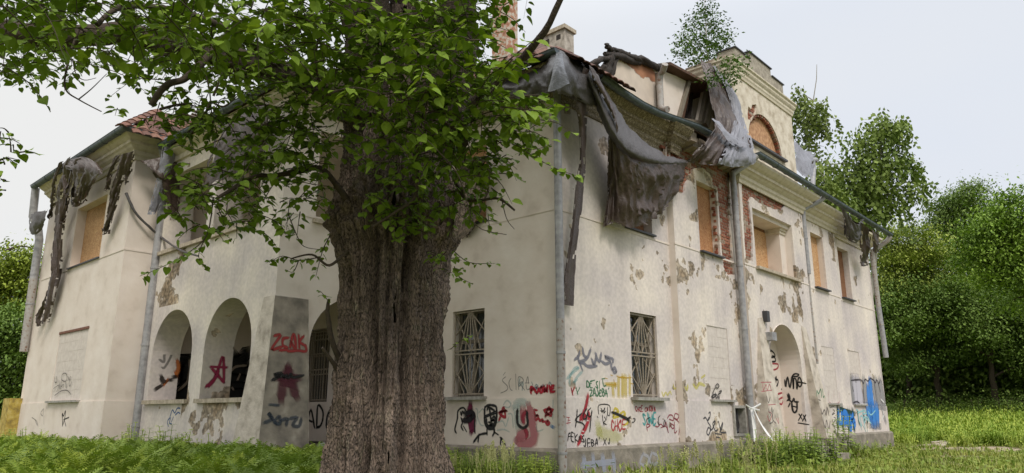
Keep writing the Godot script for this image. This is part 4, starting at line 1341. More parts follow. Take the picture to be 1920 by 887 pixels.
func build_graffiti() -> void:
	var black := Color(0.012, 0.012, 0.013, 0.93)
	var red := Color(0.34, 0.02, 0.035, 0.9)
	var green := Color(0.03, 0.16, 0.07, 0.85)
	var yellow := Color(0.62, 0.48, 0.08, 0.7)
	var cyan := Color(0.18, 0.42, 0.44, 0.5)
	var grey := Color(0.2, 0.2, 0.24, 0.75)
	# ---- front, left end
	tag_paint("faded grey tag beside the barred window", "B", 0.0, grey, 0.07, [P2([0.47,1.96,0.57,2.02,0.61,2.10]), P2([0.70,2.17,0.73,2.05,0.82,2.01]), P2([0.56,2.01,0.60,1.93,0.76,1.97,0.85,2.03,0.93,2.16]), P2([0.60,1.91,0.72,1.91,0.84,1.86,1.10,1.88]), P2([0.96,1.99,1.03,1.91,1.10,2.05,1.08,2.10]), P2([1.10,2.04,1.19,1.96,1.25,2.11]), P2([1.25,1.97,1.39,1.93,1.53,1.99,1.36,2.06,1.61,2.03,1.60,1.97]), P2([1.55,1.95,1.57,1.86,1.65,1.79,1.71,1.81,1.67,1.87,1.60,1.85]), P2([0.62,1.89,0.67,1.80])])
	tag_paint("pale cyan swirl near the downpipe", "B", 0.0, Color(cyan, 0.35), 0.06, [P2([0.24,1.63,0.33,1.69,0.46,1.81,0.57,1.83]), P2([0.31,1.53,0.34,1.69,0.50,1.78,0.57,1.82]), P2([0.47,1.56,0.49,1.64,0.68,1.77]), P2([0.42,1.58,0.52,1.62])])
	tag_paint("green lettering in two lines", "B", 0.0, green, 0.028, word("IDE SI", P2([0.76,1.50,0.14,2.25])[0], 0.115, 0.075) + word("ZAJEBA'", P2([0.88,1.36,0.14,2.25])[0], 0.13, 0.082) + [P2([1.25,1.66,1.34,1.67]), P2([1.27,1.64,1.30,1.54,1.37,1.55]), P2([0.96,1.62,1.03,1.63]), P2([0.49,1.49,0.53,1.38]), P2([0.59,1.49,0.52,1.40])])
	tag_paint("red smear near the green letters", "B", 0.0, Color(red, 0.75), 0.05, [P2([0.36,1.47,0.39,1.37]), P2([0.44,1.49,0.39,1.41])])
	tag_paint("yellow dripping paint patch left of the barred window", "B", 0.0, Color(yellow, 0.5), 0.13, [P2([1.78,1.68,1.76,1.39]), P2([1.90,1.71,1.88,1.39]), P2([2.02,1.71,2.00,1.40]), P2([1.37,1.57,1.68,1.57]), P2([1.58,1.55,1.59,1.40]), P2([1.95,1.72,1.93,1.42]), P2([2.15,1.72,2.13,1.43])], 0.0035)
	tag_paint("yellow and brown scribble above the sill line", "B", 0.0, Color(0.5, 0.3, 0.03, 0.8), 0.022, [P2([1.34,1.68,1.42,1.67]), P2([1.37,1.57,1.68,1.57,1.66,1.60]), P2([1.53,1.74,1.59,1.73]), P2([1.62,1.66,1.66,1.53,1.67,1.50]), P2([1.72,1.73,1.80,1.71,1.88,1.72,2.00,1.71]), P2([1.81,1.71,1.95,1.70,2.20,1.72]), P2([2.17,1.61,2.25,1.60])])
	tag_paint("faint yellow lettering right of the barred window", "B", 0.0, Color(0.62, 0.56, 0.12, 0.5), 0.05, [P2([3.28,1.47,3.32,1.40,3.42,1.47,3.48,1.42,3.59,1.49,3.63,1.44]), P2([3.73,1.63,3.76,1.55,3.86,1.58])])
	tag_paint("faint yellow lettering on the bay wall", "B", 0.15, Color(0.62, 0.56, 0.12, 0.55), 0.08, [P2([4.28,1.64,4.40,1.58,4.54,1.67,4.76,1.64]), P2([4.65,1.80,4.79,1.85]), P2([3.94,1.58,4.00,1.53,4.04,1.62])])
	tag_paint("broad red slash under the letters", "B", 0.02, red, 0.085, [P2([0.80,1.37,0.77,1.28,0.72,1.16,0.63,1.04,0.56,0.96])])
	tag_paint("red flame shape with white flecks", "B", 0.02, Color(0.42, 0.03, 0.04, 0.9), 0.09, [P2([0.80,1.08,0.81,1.00,0.76,0.89,0.68,0.80,0.61,0.73,0.55,0.63,0.49,0.56]), P2([0.68,1.01,0.71,1.05,0.63,0.97])])
	tag_paint("white flecks over the red slash", "B", 0.02, Color(0.7, 0.6, 0.58, 0.8), 0.03, [P2([0.73,0.94,0.79,0.94]), P2([0.60,0.77,0.65,0.76]), P2([0.56,0.72,0.62,0.70]), P2([0.82,1.25,0.81,1.20])], 0.006)
	tag_paint("thin black tag across the red slash", "B", 0.02, black, 0.03, [P2([0.48,1.12,0.46,0.98,0.42,0.84]), P2([0.60,1.06,0.42,0.95,0.61,0.90,0.67,0.85,0.64,0.80]), P2([0.75,1.14,0.65,1.05,0.65,0.97,0.72,0.98,0.78,1.09,0.72,0.94]), P2([0.86,1.15,0.79,1.11]), P2([0.78,1.08,0.80,1.01,0.87,1.02,0.90,1.11,0.87,1.00,0.82,0.76])], 0.0065)
	tag_paint("black box drawn with a scribble in it", "B", 0.02, Color(black, 0.85), 0.024, [P2([1.10,1.05,1.11,1.20,1.43,1.20,1.43,1.04,1.37,1.04,1.37,1.17]), P2([1.17,1.15,1.23,1.10,1.29,1.16,1.25,1.07,1.31,1.10]), P2([1.21,1.03,1.22,0.93,1.25,0.86]), P2([1.35,1.03,1.33,0.95]), P2([1.27,1.00,1.30,0.95,1.24,0.90,1.32,0.87]), P2([1.05,1.01,1.07,0.99]), P2([1.16,1.11,1.21,1.08,1.19,1.13])])
	tag_paint("yellow letters crossed by a black bar", "B", 0.02, Color(0.6, 0.48, 0.05, 0.8), 0.05, [P2([1.53,1.01,1.60,1.15,1.72,1.09,1.62,1.07,1.53,0.99,1.72,1.01]), P2([1.76,1.05,1.87,1.09,1.93,1.04,1.82,1.01]), P2([1.88,1.03,2.01,0.91,1.86,0.85])])
	tag_paint("red letters below the black bar", "B", 0.02, Color(0.42, 0.05, 0.05, 0.85), 0.035, word("CHCE", P2([1.45,0.77,0.10,1.36])[0], 0.2, 0.11), 0.005)
	tag_paint("black bar sprayed over the yellow letters", "B", 0.02, black, 0.06, [P2([1.50,1.08,1.66,1.05,1.95,0.97,2.03,0.94]), P2([1.99,0.96,2.07,0.99]), P2([2.01,0.95,2.03,0.91])], 0.0065)
	tag_paint("black lettering just above the plinth", "B", 0.02, black, 0.026, word("FEKAS", P2([0.21,0.63,0.10,1.36])[0], 0.13, 0.085, 0.0, -0.12) + word("JEBA' XJ", P2([0.63,0.51,0.10,1.36])[0], 0.13, 0.1, 0.0, 0.03))
	tag_paint("pale green paint haze above the plinth", "B", 0.02, Color(0.5, 0.5, 0.14, 0.36), 0.24, [P2([1.11,0.75,1.39,0.68,1.70,0.65]), P2([1.08,0.84,1.11,0.71])], 0.0035)
	tag_paint("small red letters beside the downpipe", "B", 0.02, Color(red, 0.7), 0.022, [P2([0.19,1.00,0.27,0.99]), P2([0.24,0.99,0.22,0.89]), P2([0.17,0.90,0.29,0.91]), P2([0.23,0.95,0.28,0.95])])
	tag_paint("red lettering under the window sill", "B", 0.02, Color(red, 0.85), 0.022, word("CHCE CWIKNIA", P2([2.27,1.10,1.76,1.88])[0], 0.1, 0.058))
	tag_paint("cyan lettering under the red line", "B", 0.02, Color(0.06, 0.34, 0.34, 0.8), 0.045, word("SIWE", P2([2.50,0.85,1.76,1.88])[0], 0.22, 0.13, 0.0, 0.02))
	tag_paint("black and red scribble left of the bay", "B", 0.02, Color(0.25, 0.03, 0.05, 0.8), 0.028, [P2([2.65,0.74,2.64,0.86,2.76,0.84,2.65,0.80]), P2([2.90,0.84,3.02,0.81,3.14,0.86,3.26,0.81,3.34,0.90,3.41,0.69,3.33,0.82,3.14,0.79]), P2([3.40,0.97,3.48,1.03,3.60,1.02,3.63,0.93,3.47,0.95]), P2([3.66,0.97,3.71,1.06,3.84,1.03,3.79,0.95,3.66,0.97,3.85,0.87,3.81,0.65]), P2([3.52,0.87,3.65,0.82,3.58,0.77,3.49,0.84]), P2([3.66,0.90,3.65,0.69,3.74,0.72])])
	tag_paint("dark scribble over the cyan letters", "B", 0.02, Color(black, 0.8), 0.025, [P2([2.84,0.88,2.89,0.97]), P2([2.66,0.88,2.64,0.95,2.76,0.99]), P2([3.02,0.91,3.08,0.84,3.06,0.97,3.13,1.02]), P2([3.23,0.81,3.29,0.94,3.33,0.84]), P2([2.18,0.97,2.25,0.96,2.20,0.91,2.14,0.90])], 0.0062)
	# ---- front bay
	tag_paint("black outlined figure on the blocked window", "B", 0.15, black, 0.03, [P2([5.34,1.70,5.41,1.65,5.33,1.60,5.25,1.64,5.33,1.69]), P2([5.23,1.61,5.10,1.47,5.28,1.46,5.06,1.38,5.12,1.45,5.02,1.41]), P2([5.22,1.50,5.25,1.38,5.33,1.43,5.37,1.37,5.40,1.44]), P2([5.41,1.53,5.51,1.55,5.46,1.50,5.33,1.46,5.35,1.39])], 0.006)
	tag_paint("grey cursive tag beside the meter niche", "B", 0.17, Color(0.05, 0.05, 0.06, 0.8), 0.04, [P2([4.59,0.96,4.68,0.98,4.76,0.92,4.82,0.98]), P2([4.83,1.07,4.90,1.09,4.86,0.98,4.76,0.90,4.88,0.78,4.77,0.63,4.69,0.68,4.79,0.78,4.92,0.73,5.10,0.90,4.98,0.86,5.07,0.71,5.19,0.73]), P2([5.24,0.90,5.33,0.71,5.44,0.88,5.28,0.69,5.55,0.66]), P2([5.06,0.65,5.34,0.63]), P2([5.10,0.58,5.28,0.56])])
	# ---- doorway
	tag_paint("black crown and letters on the door jamb", "A", 9.75, black, 0.045, [P2([-0.15,1.93,-0.14,1.75,-0.07,2.01,-0.03,1.72,0.06,2.04,0.06,1.69,0.09,1.95,0.15,1.92,0.15,1.68,0.21,1.95,0.26,1.97,0.29,1.83,0.23,1.74,0.19,1.86,0.40,1.82]), P2([0.07,2.04,0.14,2.08,0.23,2.06,0.18,2.01,0.07,2.02])])
	tag_paint("black face doodle on the door jamb", "A", 9.75, black, 0.055, [P2([-0.11,1.54,-0.06,1.40,-0.00,1.37,0.05,1.45,0.06,1.37,0.15,1.36]), P2([-0.02,1.34,-0.01,1.16,0.03,1.09,0.10,1.16,0.12,1.34]), P2([0.02,1.25,0.09,1.23]), P2([-0.08,1.57,-0.06,1.45,-0.13,1.40]), P2([-0.11,1.25,-0.07,1.32])])
	tag_paint("black crosses and line low on the door jamb", "A", 9.75, black, 0.045, [P2([0.15,1.05,0.21,0.93]), P2([0.22,1.05,0.12,0.90]), P2([0.26,1.02,0.31,0.88]), P2([0.32,1.03,0.22,0.88]), P2([0.11,0.83,0.37,0.79])])
	tag_paint("black and red drawings in the door passage", "B", -0.255, black, 0.06, [P2([9.02,2.64,9.31,2.67,9.50,2.55,9.13,2.47,9.15,2.39,9.48,2.41,9.46,2.51,9.32,2.54]), P2([9.19,2.06,9.31,1.94,9.56,1.92,9.45,1.77,9.24,1.80,9.47,2.01,9.34,1.74,9.39,1.63]), P2([9.73,1.69,9.81,1.72]), P2([9.49,0.93,9.57,0.76])])
	tag_paint("red scribble in the door passage", "B", -0.255, Color(0.36, 0.03, 0.05, 0.85), 0.05, [P2([9.14,2.33,9.64,2.34,9.55,2.22,9.21,2.18,9.20,2.29]), P2([9.37,1.54,9.82,1.59,9.68,1.31,9.41,1.39,9.87,1.49,9.79,1.28])])
	tag_paint("red and black tags on the left buttress", "B", 0.68, Color(0.36, 0.06, 0.08, 0.7), 0.035, [P2([6.37,1.74,6.92,1.76]), P2([6.46,1.72,6.46,1.57,6.64,1.70,6.67,1.57,6.82,1.71,6.89,1.58]), P2([6.36,1.54,6.92,1.58]), P2([6.56,1.02,6.66,0.90,6.81,1.05,6.64,1.10]), P2([7.04,0.95,7.15,0.84,7.14,0.97]), P2([6.67,1.25,7.05,1.27])], 0.004)
	tag_paint("black tags on the left buttress", "B", 0.69, Color(0.03, 0.03, 0.035, 0.75), 0.035, [P2([6.59,1.44,6.66,1.30,6.77,1.42]), P2([6.63,1.17,6.72,1.02,6.82,1.20,6.82,0.90,6.63,0.85]), P2([6.90,1.15,6.80,0.95,6.97,0.85]), P2([6.79,0.72,6.89,0.65])])
	tag_paint("green letters on the right buttress", "B", 0.68, green, 0.05, [P2([9.65,1.50,9.69,1.64,9.78,1.56,9.97,1.68,9.96,1.48]), P2([10.09,1.68,10.08,1.48,10.17,1.51])])
	tag_paint("dark tags low on the right buttress", "B", 0.7, Color(0.04, 0.03, 0.035, 0.8), 0.05, [P2([9.78,1.19,9.83,1.05,10.02,1.16,10.10,1.02,10.23,1.22,10.30,1.02]), P2([9.86,0.88,9.97,0.71,10.10,0.90,10.20,0.68,10.34,0.87]), P2([9.69,1.41,9.80,1.39])])
	# ---- right end: blue pieces
	var blue := Color(0.03, 0.2, 0.62, 0.95)
	tag_paint("dark green outline of the blue letters", "B", 0.17, Color(0.01, 0.045, 0.035, 0.95), 0.26, [P2([12.54,1.18,12.45,0.76]), P2([12.92,1.18,12.82,0.73]), P2([13.39,1.08,13.30,0.68]), P2([13.56,1.06,13.46,0.63]), P2([13.80,1.11,13.76,0.65]), P2([12.78,1.18,13.90,1.06])], 0.004)
	tag_paint("fat blue letters on the right end", "B", 0.17, blue, 0.16, [P2([12.60,1.13,12.50,0.80]), P2([12.63,0.80,12.79,0.85,12.83,1.11]), P2([13.08,1.11,13.00,0.75]), P2([12.96,1.08,13.25,1.08,13.15,0.77]), P2([13.40,0.99,13.31,0.72]), P2([13.58,0.99,13.51,0.65,13.37,0.68]), P2([13.78,1.04,13.65,0.87,13.87,0.86,13.81,0.69])], 0.006, Vector2.ZERO, 0.8)
	tag_paint("sprayed blue cloud with pale lines", "B", 0.02, Color(0.04, 0.22, 0.6, 0.92), 0.5, [P2([16.01,1.19,15.98,0.88]), P2([16.27,1.19,16.23,0.85]), P2([16.62,1.20,16.55,0.90]), P2([15.76,1.19,15.81,1.09])], 0.004, Vector2.ZERO, 0.8)
	tag_paint("pale cyan looping letters beside the blue cloud", "B", 0.02, Color(0.3, 0.6, 0.64, 0.85), 0.05, [P2([14.60,1.19,14.77,1.14,14.71,0.93,14.93,0.68,14.87,0.96]), P2([14.68,1.09,15.26,1.16,15.14,1.06,15.56,1.09,15.27,1.19]), P2([15.19,0.96,15.21,0.78,15.52,0.98,15.63,0.83,15.36,0.98,15.15,0.86]), P2([15.70,1.14,15.96,1.03,16.43,1.17]), P2([15.72,1.09,15.72,0.85,15.86,0.77]), P2([14.88,0.98,15.12,0.98,15.23,0.63])], 0.0068)
	tag_paint("dark green shading under the cyan letters", "B", 0.02, Color(0.015, 0.06, 0.05, 0.8), 0.14, [P2([14.69,1.11,14.73,0.78]), P2([15.22,1.06,15.30,0.83]), P2([15.54,1.03,15.54,0.80])], 0.0052)
	tag_paint("teal paint drips on the right end", "B", 0.02, Color(0.2, 0.42, 0.44, 0.5), 0.06, [P2([15.03,0.73,15.28,0.52]), P2([15.43,0.73,15.44,0.52]), P2([14.79,0.73,14.90,0.58])], 0.005)
	tag_paint("tall blue stripe near the far corner", "B", 0.0, Color(0.05, 0.22, 0.62, 0.92), 0.34, [P2([16.31,2.08,16.29,1.78,16.32,1.38]), P2([16.03,1.88,16.02,1.62,16.02,1.38])], 0.004, Vector2.ZERO, 0.8)
	tag_paint("silver grey panels near the far corner", "B", 0.0, Color(0.3, 0.3, 0.31, 0.7), 0.42, [P2([15.72,2.06,15.65,1.40]), P2([16.93,2.10,17.02,1.39]), P2([17.38,2.09,17.48,1.39]), P2([14.60,2.08,14.57,1.39]), P2([16.64,2.04,16.74,1.36])], 0.0035, Vector2.ZERO, 0.85)
	tag_paint("pale lilac panel with a grey frame near the far corner", "B", 0.0, Color(0.52, 0.5, 0.56, 0.9), 0.5, [P2([14.81,2.01,14.83,1.47]), P2([15.13,2.02,15.15,1.47])], 0.0042, Vector2.ZERO, 0.9)
	tag_paint("pale blue and white paint on the plinth near the corner", "B", 0.1, Color(0.4, 0.43, 0.52, 0.6), 0.16, [P2([0.537,0.312,0.574,0.123]), P2([0.793,0.335,0.813,0.11]), P2([1.07,0.324,1.106,0.112]), P2([1.389,0.329,1.41,0.114]), P2([0.49,0.229,1.384,0.24])], 0.004)
	tag_paint("pale grey tag low on the plinth under the barred window", "B", 0.1, Color(0.46, 0.46, 0.5, 0.6), 0.07, [P2([2.35,0.348,2.23,0.184,2.442,0.137,2.526,0.265,2.349,0.329]), P2([2.645,0.356,2.556,0.188,2.776,0.14,2.863,0.271,2.68,0.336])], 0.004)
	tag_paint("grey sweep below the far corner panels", "B", 0.02, Color(0.26, 0.26, 0.27, 0.5), 0.3, [P2([17.17,1.25,17.38,0.84]), P2([16.83,1.30,17.54,1.26]), P2([15.75,0.70,16.77,0.66])], 0.0035)
	tag_paint("dark outlines of the silver panels", "B", 0.0, Color(0.04, 0.035, 0.045, 0.75), 0.06, [P2([14.49,2.07,15.41,2.12,15.57,2.00,15.83,2.15,16.11,2.10,16.36,2.20,16.68,2.15,16.83,2.07,17.05,2.17,17.18,2.05,17.41,2.17]), P2([15.56,2.08,15.50,1.42]), P2([16.72,2.12,16.76,1.41]), P2([14.45,1.39,14.78,1.43,15.07,1.37]), P2([17.17,2.02,17.27,1.80]), P2([14.54,1.87,14.57,1.74])], 0.0065)
	tag_paint("white marks on the far corner", "B", 0.02, Color(0.7, 0.7, 0.68, 0.8), 0.1, [P2([17.23,1.17,17.31,1.03]), P2([17.01,0.85,17.26,1.01]), P2([14.84,1.34,15.69,1.35]), P2([17.19,1.53,17.43,1.45])], 0.0068)
	tag_paint("thin black scribble between buttress and blue letters", "B", 0.17, Color(black, 0.7), 0.03, [P2([12.14,1.17,12.30,1.15,12.06,1.04,12.28,1.08]), P2([12.18,0.97,12.30,0.94,12.14,0.83,12.02,0.87]), P2([11.99,1.24,12.26,1.26])])
	tag_paint("faint red outline left of the silver panels", "B", 0.15, Color(red, 0.45), 0.022, [P2([12.05,1.71,11.99,1.38,12.80,1.39,12.85,1.68]), P2([12.45,1.72,12.36,1.41])])
	# ---- short side, under the barred window
	var c := -0.02
	tag_paint("black drawing of a bent figure, leftmost under the window", "A", c, black, 0.04, [P2([-2.40,0.71,-2.44,0.78,-2.38,0.96,-2.37,1.09,-2.30,1.15,-2.21,1.16,-2.15,1.10]), P2([-1.91,0.72,-1.93,0.88,-1.91,1.01,-1.96,1.09]), P2([-2.30,1.09,-2.27,1.03,-2.25,1.10,-2.21,1.06,-2.20,1.10]), P2([-2.28,0.98,-2.24,0.90,-2.27,0.83,-2.22,0.76]), P2([-2.21,0.83,-2.13,0.74])])
	tag_paint("dark red sprayed tongue shape", "A", c, Color(0.15, 0.015, 0.05, 0.9), 0.16, [P2([-2.04,1.21,-2.06,1.04,-2.05,0.93]), P2([-1.98,0.98,-1.97,0.85,-2.01,0.75]), P2([-2.05,0.90,-2.01,0.78])], 0.0035)
	tag_paint("black beaked head over the red tongue", "A", c, Color(0.014, 0.01, 0.012, 0.93), 0.12, [P2([-2.16,1.04,-2.05,1.08,-1.96,1.04,-2.02,0.98,-2.12,0.96]), P2([-2.21,0.94,-2.12,0.93,-2.02,0.96])], 0.006)
	tag_paint("black portrait of a person in a cap", "A", c, black, 0.05, [P2([-1.67,1.17,-1.67,0.93,-1.60,0.81,-1.47,0.80,-1.39,0.91,-1.38,1.15,-1.47,1.20,-1.60,1.20,-1.67,1.16]), P2([-1.67,0.99,-1.37,1.07]), P2([-1.65,1.02,-1.39,1.10]), P2([-1.61,1.12,-1.57,1.18,-1.53,1.05]), P2([-1.54,1.16,-1.44,1.11,-1.45,1.08]), P2([-1.63,0.97,-1.60,0.86,-1.47,0.83,-1.42,0.93]), P2([-1.53,1.01,-1.50,0.96,-1.44,1.01,-1.42,0.96,-1.53,0.93,-1.44,0.95]), P2([-1.57,0.91,-1.47,0.88,-1.55,0.86,-1.45,0.85]), P2([-1.61,0.81,-1.61,0.70]), P2([-1.44,0.82,-1.43,0.74,-1.47,0.68]), P2([-1.62,0.72,-1.79,0.69,-1.86,0.64,-1.94,0.56]), P2([-1.81,0.69,-1.83,0.57]), P2([-1.43,0.74,-1.34,0.70]), P2([-1.28,0.65,-1.23,0.61,-1.17,0.53]), P2([-1.27,0.64,-1.28,0.54])])
	tag_paint("red star outline beside the portrait", "A", c, red, 0.05, [P2([-1.32,0.94,-1.26,1.05,-1.21,1.17,-1.17,0.99,-1.31,1.07,-1.12,1.11,-1.32,1.08]), P2([-1.30,1.05,-1.17,1.00])])
	tag_paint("pale cyan lines behind the red and black tags", "A", c, Color(cyan, 0.3), 0.03, [P2([-1.21,1.21,-1.13,1.28,-1.04,1.22,-1.09,1.16,-1.20,1.18]), P2([-1.90,1.15,-1.85,1.10,-1.88,0.88]), P2([-1.82,1.07,-1.73,1.14,-1.70,1.12]), P2([-1.85,1.00,-1.78,0.87,-1.70,0.85]), P2([-1.37,0.90,-1.23,0.93,-1.16,0.84,-1.09,0.99]), P2([-1.10,1.05,-1.01,1.04,-0.98,0.82]), P2([-1.37,0.77,-1.21,0.79,-1.07,0.75]), P2([-0.45,0.87,-0.44,0.77,-0.31,0.80]), P2([-0.09,1.27,-0.10,0.97])], 0.003)
	tag_paint("pale cyan cloud above the pink piece", "A", c, Color(0.3, 0.46, 0.46, 0.32), 0.16, [P2([-0.96,1.18,-0.82,1.25,-0.67,1.22]), P2([-0.93,1.10,-0.89,0.84]), P2([-0.84,1.15,-0.83,0.93])], 0.0032)
	tag_paint("soft pink and red sprayed loop", "A", c, Color(0.42, 0.13, 0.15, 0.72), 0.2, [P2([-0.61,1.16,-0.57,0.99,-0.54,0.83,-0.51,0.68,-0.60,0.58,-0.78,0.57,-0.87,0.60]), P2([-0.75,1.09,-0.76,0.98]), P2([-0.72,0.74,-0.81,0.69,-0.87,0.65])], 0.0042)
	tag_paint("deeper red strokes in the pink loop", "A", c, Color(0.3, 0.03, 0.05, 0.85), 0.09, [P2([-0.70,1.08,-0.76,1.01,-0.74,0.91]), P2([-0.72,0.80,-0.66,0.73,-0.68,0.67])], 0.0055)
	tag_paint("black letter U over the pink loop", "A", c, black, 0.06, [P2([-0.88,1.12,-0.89,1.01,-0.87,0.88,-0.75,0.82,-0.65,0.88,-0.66,1.00,-0.66,1.08])], 0.0068)
	tag_paint("red letters and star next to the downpipe", "A", c, red, 0.05, [P2([-0.44,1.11,-0.50,1.11,-0.48,1.03,-0.41,1.03,-0.48,1.01,-0.47,0.95,-0.41,0.99]), P2([-0.40,0.98,-0.38,0.94,-0.32,0.96,-0.32,0.93,-0.27,0.93]), P2([-0.21,0.94,-0.17,0.90,-0.21,0.88,-0.25,0.91,-0.21,0.94]), P2([-0.26,1.01,-0.18,1.16,-0.13,1.02,-0.29,1.11,-0.09,1.12,-0.25,1.02])])
	tag_paint("small blue spot beside the downpipe", "A", c, Color(0.08, 0.2, 0.42, 0.6), 0.09, [P2([-0.12,0.85,-0.10,0.84])])
	tag_paint("fat red lettering above the ledge", "A", 0.0, Color(0.42, 0.015, 0.035, 0.93), 0.055, word("POOWIE", P2([-0.60,1.40,-1.42,1.86])[0], 0.1, 0.088, 0.0, 0.03))
	tag_paint("thin scratched lettering left of the red word", "A", 0.0, Color(0.16, 0.15, 0.15, 0.6), 0.018, [P2([-1.24,1.72,-1.19,1.77]), P2([-1.18,1.69,-1.26,1.63,-1.14,1.53,-1.15,1.46,-1.30,1.41]), P2([-1.05,1.66,-1.10,1.59,-1.07,1.48,-1.02,1.45]), P2([-0.94,1.73,-0.93,1.46]), P2([-0.87,1.46,-0.88,1.67,-0.79,1.66,-0.76,1.60,-0.84,1.57,-0.73,1.45]), P2([-0.70,1.57,-0.66,1.68,-0.64,1.56]), P2([-0.70,1.54,-0.68,1.46,-0.62,1.47]), P2([-0.72,1.57,-0.63,1.57])])
	tag_paint("pale blue letters behind the red word", "A", 0.0, Color(0.16, 0.3, 0.34, 0.5), 0.028, [P2([-0.84,1.66,-0.86,1.52,-0.77,1.58,-0.79,1.45]), P2([-0.57,1.58,-0.55,1.53]), P2([-0.47,1.54,-0.43,1.51,-0.46,1.47,-0.50,1.50,-0.47,1.54]), P2([-0.33,1.53,-0.31,1.50,-0.27,1.53]), P2([-0.19,1.54,-0.17,1.57,-0.13,1.51])])
	# ---- porch
	var bt := Vector2(0.44, -0.0785)
	tag_paint("red lettering on the buttress", "B", -3.48, Color(0.36, 0.04, 0.04, 0.85), 0.06, [P2([-3.16,2.34,-3.04,2.36,-3.20,2.11,-2.99,2.18]), P2([-2.89,2.33,-2.99,2.30,-2.99,2.19,-2.90,2.16]), P2([-2.85,2.17,-2.81,2.37,-2.77,2.37,-2.74,2.14,-2.84,2.27]), P2([-2.69,2.39,-2.67,2.17]), P2([-2.59,2.38,-2.67,2.28,-2.59,2.23,-2.55,2.21,-2.54,2.12,-2.70,2.12,-2.87,2.10,-2.92,2.12,-3.05,2.10])], 0.01, bt)
	tag_paint("dark red faded star on the buttress", "B", -3.48, Color(0.12, 0.025, 0.04, 0.7), 0.2, [P2([-2.87,1.81,-2.95,1.62,-2.99,1.30]), P2([-2.87,1.79,-2.81,1.58,-2.71,1.35]), P2([-3.03,1.65,-2.70,1.65]), P2([-2.93,1.57,-2.79,1.54])], 0.009, bt)
	tag_paint("black scrawl across the star", "B", -3.48, Color(0.02, 0.02, 0.022, 0.9), 0.06, [P2([-3.17,1.60,-3.05,1.66,-3.13,1.69,-3.00,1.72,-3.05,1.66]), P2([-3.01,1.66,-2.97,1.69,-2.95,1.65,-2.91,1.69,-2.87,1.64,-2.82,1.72,-2.78,1.66,-2.58,1.70])], 0.012, bt)
	tag_paint("blue grey tag low on the buttress", "B", -3.48, Color(0.05, 0.07, 0.1, 0.65), 0.07, [P2([-3.28,0.91,-3.15,0.97,-3.22,1.07,-3.07,0.89]), P2([-3.07,0.97,-3.01,1.01,-3.00,0.89,-3.07,0.91]), P2([-2.96,0.95,-2.87,0.97,-2.88,0.87]), P2([-2.82,0.97,-2.68,0.99,-2.76,0.87,-2.64,0.85,-2.60,0.97]), P2([-3.19,1.20,-3.04,1.19])], 0.01, bt)
	tag_paint("black lettering inside the porch below the grille", "A", 0.0, black, 0.075, word("RADO", P2([-7.79,0.77,-10.10,3.31])[0], 0.42, 0.34))
	tag_paint("magenta star on the arch jamb", "B", -6.2, Color(0.3, 0.02, 0.07, 0.85), 0.075, [P2([-3.04,1.56,-2.91,1.68,-2.85,1.83,-2.76,2.14,-2.72,1.96,-2.69,1.66]), P2([-2.98,1.94,-2.66,1.94]), P2([-2.70,1.66,-2.85,1.81,-2.95,1.90]), P2([-2.98,1.57,-2.86,1.75,-2.82,1.88])])
	tag_paint("grey hook drawn on the arch jamb", "B", -8.6, Color(0.16, 0.15, 0.14, 0.6), 0.06, [P2([-2.98,2.19,-2.88,2.15,-2.89,2.30,-2.81,2.41,-2.74,2.33,-2.80,2.14,-2.87,2.02,-2.91,2.03])])
	tag_paint("black and orange spots on the arch jamb", "B", -8.6, Color(0.02, 0.012, 0.01, 0.85), 0.12, [P2([-2.90,1.83,-2.87,1.75,-2.82,1.73]), P2([-2.71,1.77,-2.69,1.77]), P2([-2.63,1.84,-2.60,1.84]), P2([-2.98,1.58,-2.89,1.64])])
	tag_paint("orange smear on the arch jamb", "B", -8.6, Color(0.5, 0.14, 0.02, 0.75), 0.1, [P2([-2.60,2.19,-2.56,2.05,-2.58,1.90]), P2([-2.61,1.94,-2.58,1.86]), P2([-2.83,1.67,-2.76,1.77])], 0.0035)
	tag_paint("black mural with a pale arc inside the porch", "B", -9.01, Color(0.008, 0.008, 0.009, 0.97), 0.34, [P2([-2.33,2.18,-2.11,2.22]), P2([-2.34,1.84,-2.11,1.98]), P2([-2.13,2.13,-2.13,1.70]), P2([-2.34,1.46,-2.12,1.66]), P2([-2.31,1.38,-2.06,1.51]), P2([-1.11,2.38,-1.00,2.00]), P2([-1.14,2.18,-0.79,2.31]), P2([-1.12,1.98,-0.78,2.01]), P2([-1.13,1.80,-0.79,1.81]), P2([-1.11,1.62,-0.82,1.63]), P2([-1.12,1.44,-0.81,1.49]), P2([-0.81,2.46,-0.79,2.47])], 0.004, Vector2.ZERO, 0.9)
	tag_paint("pale arcs across the black mural", "B", -9.01, Color(0.3, 0.24, 0.19, 0.9), 0.07, [P2([-2.15,2.24,-2.12,2.02,-2.15,1.76,-2.33,1.57]), P2([-1.14,2.04,-1.02,2.15,-0.77,2.19]), P2([-1.07,1.66,-1.04,1.62]), P2([-0.95,1.85,-0.90,1.98])], 0.008)
	tag_paint("small blue bird scribble below the first arch", "A", -3.15, Color(0.05, 0.12, 0.28, 0.85), 0.03, [P2([-7.40,0.81,-7.47,0.91,-7.35,0.98,-7.37,0.88,-7.26,0.86]), P2([-7.38,0.99,-7.30,1.13,-7.18,1.07,-7.09,1.16,-6.96,1.16]), P2([-7.15,1.03,-7.03,1.08,-6.94,1.06]), P2([-7.22,0.99,-7.29,0.90])])
